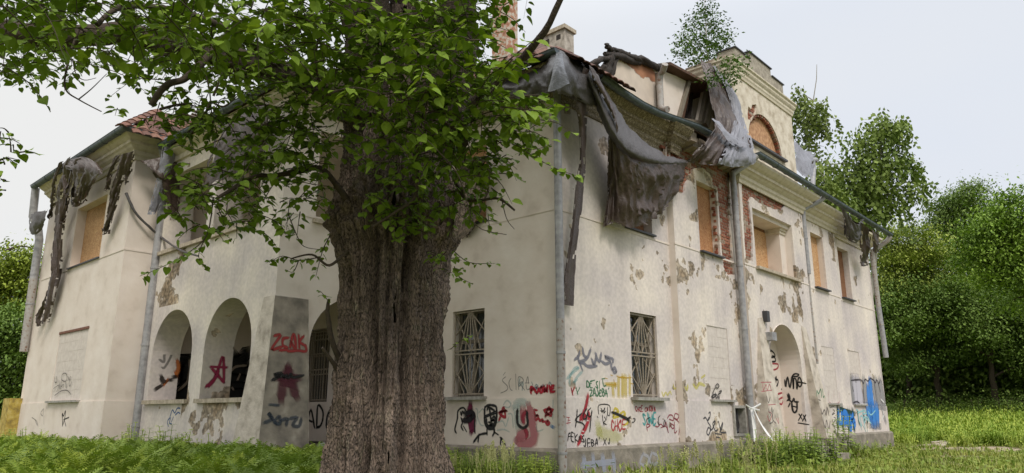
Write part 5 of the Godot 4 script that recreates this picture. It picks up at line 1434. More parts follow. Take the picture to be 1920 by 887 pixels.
	# ---- wing
	tag_paint("black scribble on the blocked wing window", "A", -3.83, Color(black, 0.75), 0.025, [P2([-12.38,1.93,-12.34,1.80,-12.19,1.80,-12.27,1.93]), P2([-11.92,1.89,-11.85,1.97,-11.66,1.98,-11.52,1.89,-11.58,1.79,-11.85,1.83,-11.92,1.89]), P2([-12.37,1.64,-12.00,1.72,-12.09,1.57]), P2([-12.04,1.82,-11.88,1.62,-11.88,1.80,-11.83,1.68,-11.70,1.73,-11.67,1.65]), P2([-11.57,1.78,-11.47,1.64,-11.46,1.74]), P2([-11.46,1.90,-11.35,1.82,-11.28,1.90,-11.33,1.78,-11.24,1.67,-11.14,1.78]), P2([-12.20,1.48,-11.83,1.57,-11.55,1.59,-11.29,1.56,-11.11,1.49])], 0.012)
	tag_paint("black pointed tag below the wing sill", "A", -3.85, Color(black, 0.85), 0.04, [P2([-11.31,0.79,-11.45,1.06,-11.35,1.01,-11.26,1.12,-11.24,0.98,-11.30,0.82]), P2([-11.30,0.93,-10.98,0.98]), P2([-11.24,0.91,-11.09,0.79])])
	tag_paint("thin grey scribble at the wing corner", "A", -3.85, Color(0.08, 0.08, 0.08, 0.6), 0.022, [P2([-13.64,0.97,-13.25,0.89,-13.08,0.77]), P2([-12.84,1.18,-13.01,1.08,-12.81,1.01,-12.84,1.18]), P2([-13.38,0.92,-13.16,0.80]), P2([-12.73,1.01,-12.64,0.81])])


func tarp(label: String, mesh: Mesh, m: Material, called := "tarpaulin") -> void:
	tag(put(called, mesh, m), label, "tarpaulin", "torn tarpaulins hanging from the eaves")

# a tarpaulin torn into hanging strips: each strip follows a line, from one width to another
func shreds(label: String, m: Material, strips: Array, seed_at: float) -> void:
	var t := thing("tarpaulin", label, "tarpaulin", strips[0][0][0], "torn tarpaulins hanging from the eaves")
	var k := 0
	for s in strips:
		var rows := []
		var n: int = s[0].size()
		for i in n:
			var w: float = lerpf(s[1], s[2], float(i) / (n - 1)) * (1.0 + 0.3 * nz.get_noise_1d(seed_at * 37.0 + i * 80.0 + k * 300.0))
			var c: Vector3 = s[0][i] - t.position
			var tw := 0.7 * nz.get_noise_1d(seed_at * 91.0 + i * 50.0 + k * 170.0)
			var side := Vector3(-sin(tw), 0, cos(tw)) * w * 0.5
			rows.append([c - side, c + Vector3(-0.06, 0, 0), c + side])
		put("strip", cloth(rows, 14, 12 * n, 0.045, seed_at + k * 7.0, 0.34, 1.6, 0.05), m, t)
		k += 1

func build_tarps() -> void:
	tarp("dark tarpaulin draped over the near roof corner", cloth([
		[Vector3(-0.2,7.332,-1.269), Vector3(-0.1,7.415,-0.734), Vector3(0.1,7.588,-0.436), Vector3(-0.442,7.235,0.438), Vector3(0.233,7.399,0.35), Vector3(0.765,7.458,0.35)],
		[Vector3(-0.66,6.894,-0.884), Vector3(-0.68,6.822,-0.22), Vector3(-0.68,6.81,0.192), Vector3(-0.946,6.625,0.81), Vector3(-0.279,6.822,0.75), Vector3(0.302,6.971,0.72)],
		[Vector3(-0.66,6.762,-0.937), Vector3(-0.68,6.637,-0.22), Vector3(-0.7,6.574,0.182), Vector3(-0.971,6.345,0.758), Vector3(-0.316,6.512,0.77), Vector3(0.353,6.677,0.72)],
		[Vector3(-0.56,6.684,-0.991), Vector3(-0.6,6.542,-0.292), Vector3(-0.6,6.465,0.096), Vector3(-0.835,6.255,0.645), Vector3(-0.268,6.364,0.66), Vector3(0.544,6.397,0.62)]], 40, 24, 0.07, 3.0, 0.12, 3.0, 0.05), M.tarp_dark)
	tarp("silver flap of tarpaulin above the corner downpipe", cloth([
		[Vector3(-0.874,6.929,0.77), Vector3(-0.84,6.938,0.811), Vector3(-0.805,6.912,0.84)],
		[Vector3(-1.121,6.449,0.86), Vector3(-1.087,6.46,0.978), Vector3(-0.981,6.516,1.038)],
		[Vector3(-1.152,6.14,0.791), Vector3(-1.173,6.109,0.985), Vector3(-0.967,6.244,1.109)]], 14, 16, 0.05, 9.0), M.tarp_silver)
	tarp("long narrow strip of tarpaulin hanging beside the corner downpipe", cloth([
		[Vector3(-0.047,7.009,0.72), Vector3(0.02,7.007,0.74), Vector3(0.187,7.04,0.7)],
		[Vector3(-0.066,6.303,0.55), Vector3(0.054,6.307,0.6), Vector3(0.366,6.396,0.5)],
		[Vector3(0.188,6.014,0.42), Vector3(0.232,6.014,0.47), Vector3(0.44,6.085,0.4)],
		[Vector3(0.273,5.452,0.34), Vector3(0.272,5.438,0.4), Vector3(0.479,5.509,0.33)],
		[Vector3(0.237,5.133,0.3), Vector3(0.295,5.126,0.35), Vector3(0.487,5.156,0.29)],
		[Vector3(0.175,4.275,0.22), Vector3(0.203,4.27,0.28), Vector3(0.417,4.316,0.2)],
		[Vector3(0.049,3.506,0.16), Vector3(0.106,3.506,0.22), Vector3(0.333,3.539,0.15)],
		[Vector3(-0.047,2.845,0.13), Vector3(0.034,2.84,0.18), Vector3(0.274,2.853,0.12)]], 10, 70, 0.03, 17.0, 0.1, 1.5, 0.025), M.tarp)
	tarp("twisted roll of tarpaulin slung along the eaves", cloth([
		[Vector3(0.355,7.319,0.5), Vector3(0.784,6.937,0.6), Vector3(1.171,6.63,0.62), Vector3(1.605,6.363,0.62), Vector3(2.332,6.224,0.6), Vector3(3.209,6.254,0.52), Vector3(4.168,6.461,0.42)],
		[Vector3(0.027,6.955,0.78), Vector3(0.369,6.518,0.82), Vector3(0.716,6.208,0.82), Vector3(1.184,5.973,0.82), Vector3(1.881,5.901,0.78), Vector3(2.905,6.061,0.65), Vector3(4.089,6.394,0.46)],
		[Vector3(-0.038,6.802,0.8), Vector3(0.295,6.34,0.82), Vector3(0.604,5.989,0.82), Vector3(1.065,5.752,0.82), Vector3(1.775,5.754,0.78), Vector3(2.835,5.974,0.65), Vector3(4.084,6.356,0.46)],
		[Vector3(0.17,6.859,0.6), Vector3(0.571,6.37,0.6), Vector3(0.823,5.984,0.62), Vector3(1.294,5.76,0.62), Vector3(1.986,5.777,0.6), Vector3(3.016,6.017,0.52), Vector3(4.109,6.347,0.42)]], 60, 14, 0.045, 23.0, 0.0), M.tarp_dark)
	tarp("ragged brown frill along the slung roll", cloth([
		[Vector3(-0.052,7.008,0.84), Vector3(0.324,6.747,0.86), Vector3(0.608,6.424,0.88), Vector3(0.838,6.11,0.86)],
		[Vector3(-0.048,6.806,0.9), Vector3(0.294,6.533,0.92), Vector3(0.574,6.258,0.92), Vector3(0.787,6.027,0.88)],
		[Vector3(0.037,6.789,0.86), Vector3(0.314,6.471,0.88), Vector3(0.595,6.194,0.88), Vector3(0.745,5.959,0.86)]], 30, 10, 0.07, 29.0, 0.2), M.tarp)
	tarp("large brown curtain of tarpaulin hanging over an upper window", cloth([
		[Vector3(0.839,6.056,0.6), Vector3(0.999,5.811,0.68), Vector3(1.424,5.697,0.72), Vector3(2.193,5.796,0.7), Vector3(3.139,6.065,0.6), Vector3(4.021,6.362,0.47)],
		[Vector3(1.039,5.635,0.42), Vector3(1.162,5.504,0.58), Vector3(1.577,5.461,0.68), Vector3(2.264,5.567,0.68), Vector3(3.15,5.83,0.58), Vector3(3.901,6.047,0.44)],
		[Vector3(1.241,5.146,0.26), Vector3(1.371,5.069,0.42), Vector3(1.759,5.074,0.52), Vector3(2.384,5.231,0.54), Vector3(3.12,5.523,0.48), Vector3(3.819,5.777,0.38)],
		[Vector3(1.186,4.423,0.2), Vector3(1.449,4.525,0.32), Vector3(1.89,4.498,0.36), Vector3(2.445,4.751,0.38), Vector3(3.026,5.049,0.36), Vector3(3.637,5.468,0.3)]], 84, 56, 0.04, 31.0, 0.12, 6.5, 0.1), M.tarp)
	tarp("brown tarpaulin falling from the dormer to the gutter", cloth([
		[Vector3(6.023,9.779,-0.1), Vector3(6.202,9.741,-0.05), Vector3(6.492,9.791,-0.05)],
		[Vector3(5.845,9.049,0.15), Vector3(6.207,9.162,0.2), Vector3(6.733,9.336,0.15)],
		[Vector3(5.476,8.143,0.42), Vector3(5.997,8.317,0.5), Vector3(6.83,8.575,0.45)],
		[Vector3(5.018,7.425,0.66), Vector3(5.689,7.574,0.76), Vector3(6.537,7.845,0.7)],
		[Vector3(4.062,6.682,0.8), Vector3(4.861,6.81,0.98), Vector3(6.317,7.284,0.92)],
		[Vector3(3.806,6.296,0.56), Vector3(4.63,6.354,0.86), Vector3(6.359,6.912,0.95)]], 40, 50, 0.08, 43.0, 0.16, 2.5, 0.06), M.tarp)
	tarp("silver tarpaulin sheet beside the attic wall", cloth([
		[Vector3(6.293,9.606,0.1), Vector3(6.401,9.64,0.12), Vector3(6.59,9.687,0.1)],
		[Vector3(6.474,8.98,0.34), Vector3(6.674,9.028,0.36), Vector3(7.039,9.123,0.32)],
		[Vector3(6.31,8.205,0.56), Vector3(6.52,8.232,0.6), Vector3(6.9,8.28,0.55)],
		[Vector3(5.448,7.343,0.86), Vector3(5.823,7.384,0.92), Vector3(6.544,7.5,0.86)],
		[Vector3(4.595,6.577,1.02), Vector3(5.309,6.71,1.06), Vector3(6.441,7.002,1)],
		[Vector3(4.38,6.314,0.96), Vector3(5.273,6.441,0.98), Vector3(6.314,6.82,0.95)]], 26, 46, 0.07, 53.0, 0.05, 2.0, 0.05), M.tarp_silver)
	tarp("silver torn flap across the brown tarpaulin", cloth([
		[Vector3(4.478,7.409,0.86), Vector3(4.638,7.403,0.88), Vector3(4.881,7.406,0.86)],
		[Vector3(4.612,7.109,1), Vector3(4.881,7.133,1.02), Vector3(5.245,7.194,1)],
		[Vector3(4.922,6.852,1.08), Vector3(5.371,6.947,1.1), Vector3(5.884,7.122,1.08)]], 12, 16, 0.05, 57.0, 0.1), M.tarp_silver)
	# wing
	shreds("longest brown torn tarpaulin hanging down the far end of the wing", M.tarp, [
		[[Vector3(-4.44,7.071,-11.578), Vector3(-4.28,6.595,-12.361), Vector3(-4.14,6.015,-12.813), Vector3(-4.06,5.355,-12.954), Vector3(-4.02,4.524,-12.883), Vector3(-4,3.865,-13.021), Vector3(-3.98,3.272,-13.27)], 0.62, 0.5],
		[[Vector3(-4.46,6.892,-10.853), Vector3(-4.34,6.379,-11.537), Vector3(-4.2,5.748,-12.184), Vector3(-4.1,4.99,-12.422), Vector3(-4.06,4.335,-12.506)], 0.5, 0.26],
		[[Vector3(-4.44,7.142,-12.226), Vector3(-4.32,6.781,-12.872), Vector3(-4.2,6.373,-13.263), Vector3(-4.12,6.027,-13.634)], 0.42, 0.2],
		[[Vector3(-3.98,4.425,-13.138), Vector3(-3.97,3.911,-13.435), Vector3(-3.95,3.541,-13.842), Vector3(-3.94,3.245,-13.908)], 0.4, 0.3],
		[[Vector3(-4.42,6.716,-11.798), Vector3(-4.34,6.151,-11.743), Vector3(-4.24,5.583,-12.059)], 0.3, 0.14]], 61.0)
	tarp("brown folded tarpaulin over the wing gutter", cloth([
		[Vector3(-4.3,7.197,-13.292), Vector3(-4.4,7.117,-11.725), Vector3(-4.42,6.817,-10.281), Vector3(-4.3,6.402,-9.587)],
		[Vector3(-4.5,6.752,-11.326), Vector3(-4.52,6.66,-10.608), Vector3(-4.5,6.423,-9.79), Vector3(-4.42,6.19,-9.23)],
		[Vector3(-4.3,6.431,-11.611), Vector3(-4.35,6.25,-10.941), Vector3(-4.32,6.193,-10.518), Vector3(-4.3,6.17,-10.027)],
		[Vector3(-4.15,6.085,-12.024), Vector3(-4.2,5.917,-11.496), Vector3(-4.16,5.905,-11.251), Vector3(-4.14,6.006,-11.065)]], 26, 24, 0.06, 67.0, 0.3, 2.0, 0.07), M.tarp)
	tarp("dark torn tarpaulin at the wing end downpipe", cloth([
		[Vector3(-4.3,6.31,-14.733), Vector3(-4.35,6.214,-13.957), Vector3(-4.3,6.178,-13.251)],
		[Vector3(-4.3,6.001,-14.671), Vector3(-4.35,5.883,-13.884), Vector3(-4.3,5.918,-13.384)],
		[Vector3(-4.2,5.813,-14.853), Vector3(-4.22,5.697,-14.355), Vector3(-4.2,5.743,-13.914)]], 12, 12, 0.08, 71.0, 0.1), M.tarp_dark)
	shreds("brown torn tarpaulin strip beside the wing corner", M.tarp, [
		[[Vector3(-4.22,6.511,-8.497), Vector3(-4.14,6.199,-8.909), Vector3(-4.06,5.875,-9.326), Vector3(-3.98,5.459,-9.659), Vector3(-3.94,5.005,-9.87)], 0.55, 0.22],
		[[Vector3(-4.24,6.425,-8.072), Vector3(-4.18,6.164,-8.32), Vector3(-4.1,5.888,-8.561)], 0.42, 0.26],
		[[Vector3(-4.2,6.605,-9.06), Vector3(-4.12,6.339,-9.503), Vector3(-4.06,5.994,-9.776)], 0.42, 0.22],
		[[Vector3(-4.08,5.922,-8.981), Vector3(-4.02,5.629,-9.293), Vector3(-3.98,5.28,-9.629), Vector3(-3.96,5.067,-9.963)], 0.24, 0.12]], 73.0)
	tarp("silver crumpled tarpaulin hanging at the porch downpipe", cloth([
		[Vector3(-3.543,7.048,-8.3), Vector3(-3.428,7.094,-8.25), Vector3(-3.23,7.011,-8.3)],
		[Vector3(-3.557,6.529,-8.35), Vector3(-3.435,6.499,-8.3), Vector3(-3.252,6.533,-8.35)],
		[Vector3(-3.537,6.07,-8.5), Vector3(-3.437,6.034,-8.45), Vector3(-3.286,6.131,-8.5)],
		[Vector3(-3.557,5.593,-8.6), Vector3(-3.432,5.563,-8.56), Vector3(-3.267,5.706,-8.6)],
		[Vector3(-3.575,5.33,-8.65), Vector3(-3.46,5.344,-8.6), Vector3(-3.313,5.457,-8.65)]], 16, 34, 0.08, 79.0, 0.15), M.tarp_silver)
	tarp("brown ragged tarpaulin behind the porch downpipe", cloth([
		[Vector3(-3.889,6.501,-8.6), Vector3(-3.619,6.599,-8.5), Vector3(-3.192,6.828,-8.45), Vector3(-2.863,7.219,-8.4)],
		[Vector3(-3.754,6.364,-8.5), Vector3(-3.503,6.23,-8.4), Vector3(-3.18,6.513,-8.4), Vector3(-2.895,6.819,-8.4)],
		[Vector3(-3.433,5.971,-8.5), Vector3(-3.266,5.974,-8.45), Vector3(-3.086,6.052,-8.5), Vector3(-2.971,6.334,-8.5)],
		[Vector3(-3.12,5.438,-8.6), Vector3(-3.044,5.42,-8.55), Vector3(-2.937,5.526,-8.6), Vector3(-2.9,5.862,-8.6)]], 24, 24, 0.1, 83.0, 0.22), M.tarp)
	tarp("crumpled grey brown tarpaulin over the porch eaves", cloth([
		[Vector3(-3.7,6.531,-5.339), Vector3(-3.7,6.436,-4.693), Vector3(-3.72,6.452,-3.971), Vector3(-3.7,6.476,-3.546)],
		[Vector3(-3.7,6.22,-5.494), Vector3(-3.72,6.083,-4.59), Vector3(-3.75,5.98,-3.783), Vector3(-3.7,6.026,-3.388)],
		[Vector3(-3.55,5.931,-5.853), Vector3(-3.6,5.791,-4.972), Vector3(-3.6,5.695,-4.16), Vector3(-3.55,5.733,-3.697)],
		[Vector3(-3.4,5.575,-6.341), Vector3(-3.45,5.406,-5.973), Vector3(-3.5,5.448,-4.303), Vector3(-3.45,5.511,-3.912)]], 30, 26, 0.12, 87.0, 0.2), M.tarp)
	# behind the trunk
	tarp("dark brown tarpaulin hanging over the upper window behind the trunk", cloth([
		[Vector3(-0.5,5.838,-2.114), Vector3(-0.52,5.764,-1.65), Vector3(-0.5,5.696,-1.177)],
		[Vector3(-0.3,5.435,-2.285), Vector3(-0.36,5.304,-1.746), Vector3(-0.3,5.301,-1.325)],
		[Vector3(-0.15,4.885,-2.369), Vector3(-0.2,4.819,-1.958), Vector3(-0.15,4.968,-1.579)],
		[Vector3(-0.1,4.399,-2.378), Vector3(-0.14,4.368,-2.098), Vector3(-0.1,4.517,-1.937)]], 16, 30, 0.06, 91.0, 0.16, 2.0, 0.04), M.tarp)
	# right end
	tarp("dark looped tarpaulin under the far gutter", cloth([
		[Vector3(12.875,7.174,0.75), Vector3(13.348,7.06,0.8), Vector3(14.065,6.86,0.8), Vector3(14.969,7.217,0.78)],
		[Vector3(13.424,6.907,0.6), Vector3(13.739,6.649,0.66), Vector3(14.418,6.602,0.66), Vector3(15.367,7.001,0.6)],
		[Vector3(13.954,6.552,0.45), Vector3(14.241,6.387,0.5), Vector3(14.865,6.443,0.5), Vector3(15.693,6.869,0.45)]], 26, 16, 0.09, 97.0, 0.2, 2.0, 0.08), M.tarp_dark)
	tarp("grey tarpaulin strip near the far corner", cloth([
		[Vector3(14.623,7.003,0.8), Vector3(15.032,6.975,0.8), Vector3(15.524,6.964,0.78)],
		[Vector3(15.341,6.616,0.5), Vector3(15.705,6.581,0.55), Vector3(16.438,6.623,0.5)],
		[Vector3(15.672,6.189,0.35), Vector3(15.944,6.189,0.4), Vector3(16.681,6.239,0.35)],
		[Vector3(15.769,5.85,0.3), Vector3(16.087,5.858,0.32), Vector3(16.64,5.979,0.3)]], 14, 26, 0.08, 101.0, 0.3, 1.5, 0.06), M.tarp)
	tarp("tarpaulin scrap wrapped round the far corner gutter", cloth([
		[Vector3(15.221,6.922,0.9), Vector3(15.561,6.839,0.92), Vector3(15.952,6.805,0.9)],
		[Vector3(15.546,6.604,0.8), Vector3(15.771,6.529,0.84), Vector3(16.19,6.534,0.8)],
		[Vector3(16.232,6.352,0.6), Vector3(16.358,6.293,0.64), Vector3(16.841,6.452,0.6)]], 10, 14, 0.08, 103.0, 0.1), M.tarp)
	tarp("silver tarpaulin bundle behind the attic wall", cloth([
		[Vector3(12.653,9.546,-0.4), Vector3(12.924,9.574,-0.35), Vector3(13.429,9.458,-0.35), Vector3(14.533,9.623,-0.4)],
		[Vector3(12.176,8.911,-0.25), Vector3(12.564,8.933,-0.2), Vector3(13.098,8.967,-0.2), Vector3(14.016,9.184,-0.25)],
		[Vector3(11.899,8.432,-0.15), Vector3(12.269,8.411,-0.1), Vector3(12.802,8.475,-0.1), Vector3(13.541,8.744,-0.15)],
		[Vector3(11.913,8.32,-0.1), Vector3(12.275,8.262,-0.05), Vector3(12.799,8.287,-0.05), Vector3(13.248,8.479,-0.1)]], 20, 20, 0.1, 107.0, 0.1), M.tarp_silver)
	var st := begin()
	tube(st, smooth([Vector3(-3.95,5.807,-8.994), Vector3(-3.759,5.412,-8.9), Vector3(-3.448,5.122,-8.85), Vector3(-3.155,4.856,-8.7), Vector3(-3.35,4.334,-7.223), Vector3(-3.3,4.127,-6.517)]), taper(31, 0.035, 0.02), 6, 0.4)
	tag(put("cord", st.commit(), M.tarp_dark), "dark twisted cord slung from wing corner to porch balcony", "cord")


# ---------- ground
func ground_height(x: float, z: float) -> float:
	var h := 0.0
	var d := Vector2(x + 9.7, z - 7.8).length()
	h -= 0.42 * (1.0 - smoothstep(4.0, 11.0, d))
	h += 1.15 * smoothstep(22.0, 52.0, x) + 0.25 * smoothstep(-14.0, -22.0, z) * smoothstep(3.0, -3.0, x)
	h += nz.get_noise_2d(x * 12.0, z * 12.0) * 0.07
	return h

func dirt(x: float, z: float) -> float:
	# bare worn ground round the far corner of the house and along the track that leaves it
	var a := 1.0 - Vector2((x - 17.0) / 2.2, (z - 3.0) / 3.0).length()
	var b := 1.0 - Vector2((x - 11.6) / 1.3, (z - 3.4) / 1.1).length()
	var c := 1.0 - Vector2((x - 19.5) / 2.4, (z - 0.9) / 0.7).length()
	var e := 1.0 - Vector2((x - 14.0) / 1.4, (z - 1.3) / 0.4).length()
	return maxf(maxf(maxf(a, b), c), e * 0.8) + nz.get_noise_2d(x * 90.0, z * 90.0) * 0.5

func build_ground() -> void:
	var st := begin()
	var xs := []
	var v := -70.0
	while v < 230.0:
		xs.append(v)
		v += 0.5 if v > -12.0 and v < 30.0 else 5.0
	var zs := []
	v = -150.0
	while v < 90.0:
		zs.append(v)
		v += 0.5 if v > -16.0 and v < 9.0 else 5.0
	for i in xs.size() - 1:
		for j in zs.size() - 1:
			var q := []
			for o in [[0, 0], [1, 0], [1, 1], [0, 1]]:
				var x: float = xs[i + o[0]]
				var z: float = zs[j + o[1]]
				q.append(Vector3(x, ground_height(x, z), z))
			tri(st, q[0], q[1], q[2], Vector3.UP)
			tri(st, q[0], q[2], q[3], Vector3.UP)
	st.index()
	structure(put("ground", st.commit(), M.earth))
	st = begin()
	for i in 150:
		for j in 90:
			var x := 9.5 + i * 0.1
			var z := 0.5 + j * 0.07
			if dirt(x, z) > 0.12:
				var q := []
				for o in [[0, 0], [1, 0], [1, 1], [0, 1]]:
					var xx: float = x + o[0] * 0.1
					var zz: float = z + o[1] * 0.07
					q.append(Vector3(xx, ground_height(xx, zz) + 0.012 + 0.01 * nz.get_noise_2d(xx * 500.0, zz * 500.0), zz))
				tri(st, q[0], q[1], q[2], Vector3.UP)
				tri(st, q[0], q[2], q[3], Vector3.UP)
	structure(put("dirt_path", st.commit(), M.path))

# ---------- many copies of one small mesh
func scatter(called: String, mesh: Mesh, m: Material, places: Array, tints: Array, parent: Node = null, stuff := true) -> MultiMeshInstance3D:
	var mm := MultiMesh.new()
	mm.transform_format = MultiMesh.TRANSFORM_3D
	mm.use_colors = true
	mm.mesh = mesh
	mm.instance_count = places.size()
	var buf := PackedFloat32Array()
	buf.resize(places.size() * 16)
	for i in places.size():
		var t: Transform3D = places[i]
		var c: Color = tints[i]
		var k := i * 16
		buf[k] = t.basis.x.x; buf[k + 1] = t.basis.y.x; buf[k + 2] = t.basis.z.x; buf[k + 3] = t.origin.x
		buf[k + 4] = t.basis.x.y; buf[k + 5] = t.basis.y.y; buf[k + 6] = t.basis.z.y; buf[k + 7] = t.origin.y
		buf[k + 8] = t.basis.x.z; buf[k + 9] = t.basis.y.z; buf[k + 10] = t.basis.z.z; buf[k + 11] = t.origin.z
		buf[k + 12] = c.r; buf[k + 13] = c.g; buf[k + 14] = c.b; buf[k + 15] = 1.0
	mm.buffer = buf
	var o := MultiMeshInstance3D.new()
	o.name = called if parent else numbered(called)
	o.multimesh = mm
	o.material_override = m
	(parent if parent else self).add_child(o, true)
	if stuff:
		o.set_meta("kind", "stuff")
	return o

# heart-shaped leaf folded along its rib: grows along +Z, faces +Y, one unit long
func linden_leaf() -> ArrayMesh:
	var st := begin()
	var rim := [[0.0, 0.0], [0.2, -0.07], [0.4, 0.06], [0.47, 0.3], [0.38, 0.56], [0.19, 0.8], [0.0, 1.0]]
	for s in [-1.0, 1.0]:
		for k in rim.size() - 1:
			var a := Vector3(rim[k][0] * s, 0.16 * rim[k][0] - 0.22 * rim[k][1] * rim[k][1], rim[k][1])
			var b := Vector3(rim[k + 1][0] * s, 0.16 * rim[k + 1][0] - 0.22 * rim[k + 1][1] * rim[k + 1][1], rim[k + 1][1])
			var m := 0.35
			var c := Vector3(0, -0.22 * m * m, m)
			var n := facing(a, b, c, Vector3.UP)
			tri(st, a, b, c, n)
	return st.commit()

func leaf_clump(n: int, seed_at: int, spread: float, size: float, slim := 0.55) -> ArrayMesh:
	var r := RandomNumberGenerator.new()
	r.seed = seed_at
	var st := begin()
	for k in n:
		var p := Vector3(r.randfn(), r.randfn() * 0.7, r.randfn()) * spread * 0.5
		var a := Vector3(r.randf_range(-1, 1), r.randf_range(-0.9, 0.25), r.randf_range(-1, 1)).normalized()
		var x := a.cross(Vector3(r.randf_range(-0.5, 0.5), 1, r.randf_range(-0.5, 0.5))).normalized()
		var l := size * r.randf_range(0.7, 1.25)
		var n1 := x.cross(a)
		if n1.y < 0:
			n1 = -n1
		var mid := p + a * l * 0.45 - n1 * l * 0.06
		var e := p + a * l - n1 * l * 0.2
		tri(st, p, mid + x * l * slim * 0.5, mid, (n1 + x * -0.25).normalized())
		tri(st, p, mid - x * l * slim * 0.5, mid, (n1 + x * 0.25).normalized())
		tri(st, e, mid + x * l * slim * 0.5, mid, (n1 + x * -0.25 + a * 0.3).normalized())
		tri(st, e, mid - x * l * slim * 0.5, mid, (n1 + x * 0.25 + a * 0.3).normalized())
	return st.commit()

# ---------- the old linden in front of the house
var leaves := []
var twigs: SurfaceTool

func leaf_at(p: Vector3, along: Vector3, size: float, tone: float) -> void:
	var axis := (along + Vector3(rng.randf_range(-0.7, 0.7), rng.randf_range(-0.75, 0.15), rng.randf_range(-0.7, 0.7))).normalized()
	var n := Vector3(rng.randf_range(-0.55, 0.55), 1.0, rng.randf_range(-0.55, 0.55)) + Vector3(-0.25, 0, 0.2)
	var x := n.cross(axis).normalized()
	n = axis.cross(x)
	var s := size * (0.35 + 0.85 * pow(rng.randf(), 0.7))
	var stalk := axis * s * 0.35
	leaves.append([Transform3D(Basis(x * s, n * s, axis * s), p + stalk), tone + rng.randf_range(-0.4, 0.4)])

func spray(pts: Array, r0: float, size: float, gap: float, tone: float, from := 0.0) -> void:
	var line := smooth(pts, 4)
	tube(twigs, line, taper(line.size(), r0, r0 * 0.3), 5, 0.0, false)
	var acc := 0.0
	for i in line.size() - 1:
		var a: Vector3 = line[i]
		var b: Vector3 = line[i + 1]
		var l := a.distance_to(b)
		var t := (b - a).normalized()
		var side := t.cross(Vector3.UP).normalized()
		while acc < l:
			if float(i) / line.size() >= from:
				leaf_at(a + t * acc, t * 0.4 + side * (1.0 if rng.randf() < 0.5 else -1.0), size, tone)
			acc += gap * rng.randf_range(0.6, 1.4)
		acc -= l

# a bough of leafy twigs round a point
func bough(c: Vector3, r: float, n: int, size: float, tone: float, droop := 0.5) -> void:
	for k in n:
		var p := c + Vector3(rng.randfn(), rng.randfn() * 0.7, rng.randfn()) * r * 0.45
		var d := Vector3(rng.randf_range(-1, 1), rng.randf_range(-0.5, 0.35), rng.randf_range(-1, 1)).normalized()
		var l := r * rng.randf_range(0.5, 1.1)
		var q := p + d * l * 0.5
		var e := q + (d + Vector3(0, -droop, 0)).normalized() * l * 0.5
		spray([p, q, e], 0.005, size, size * 0.62, tone)

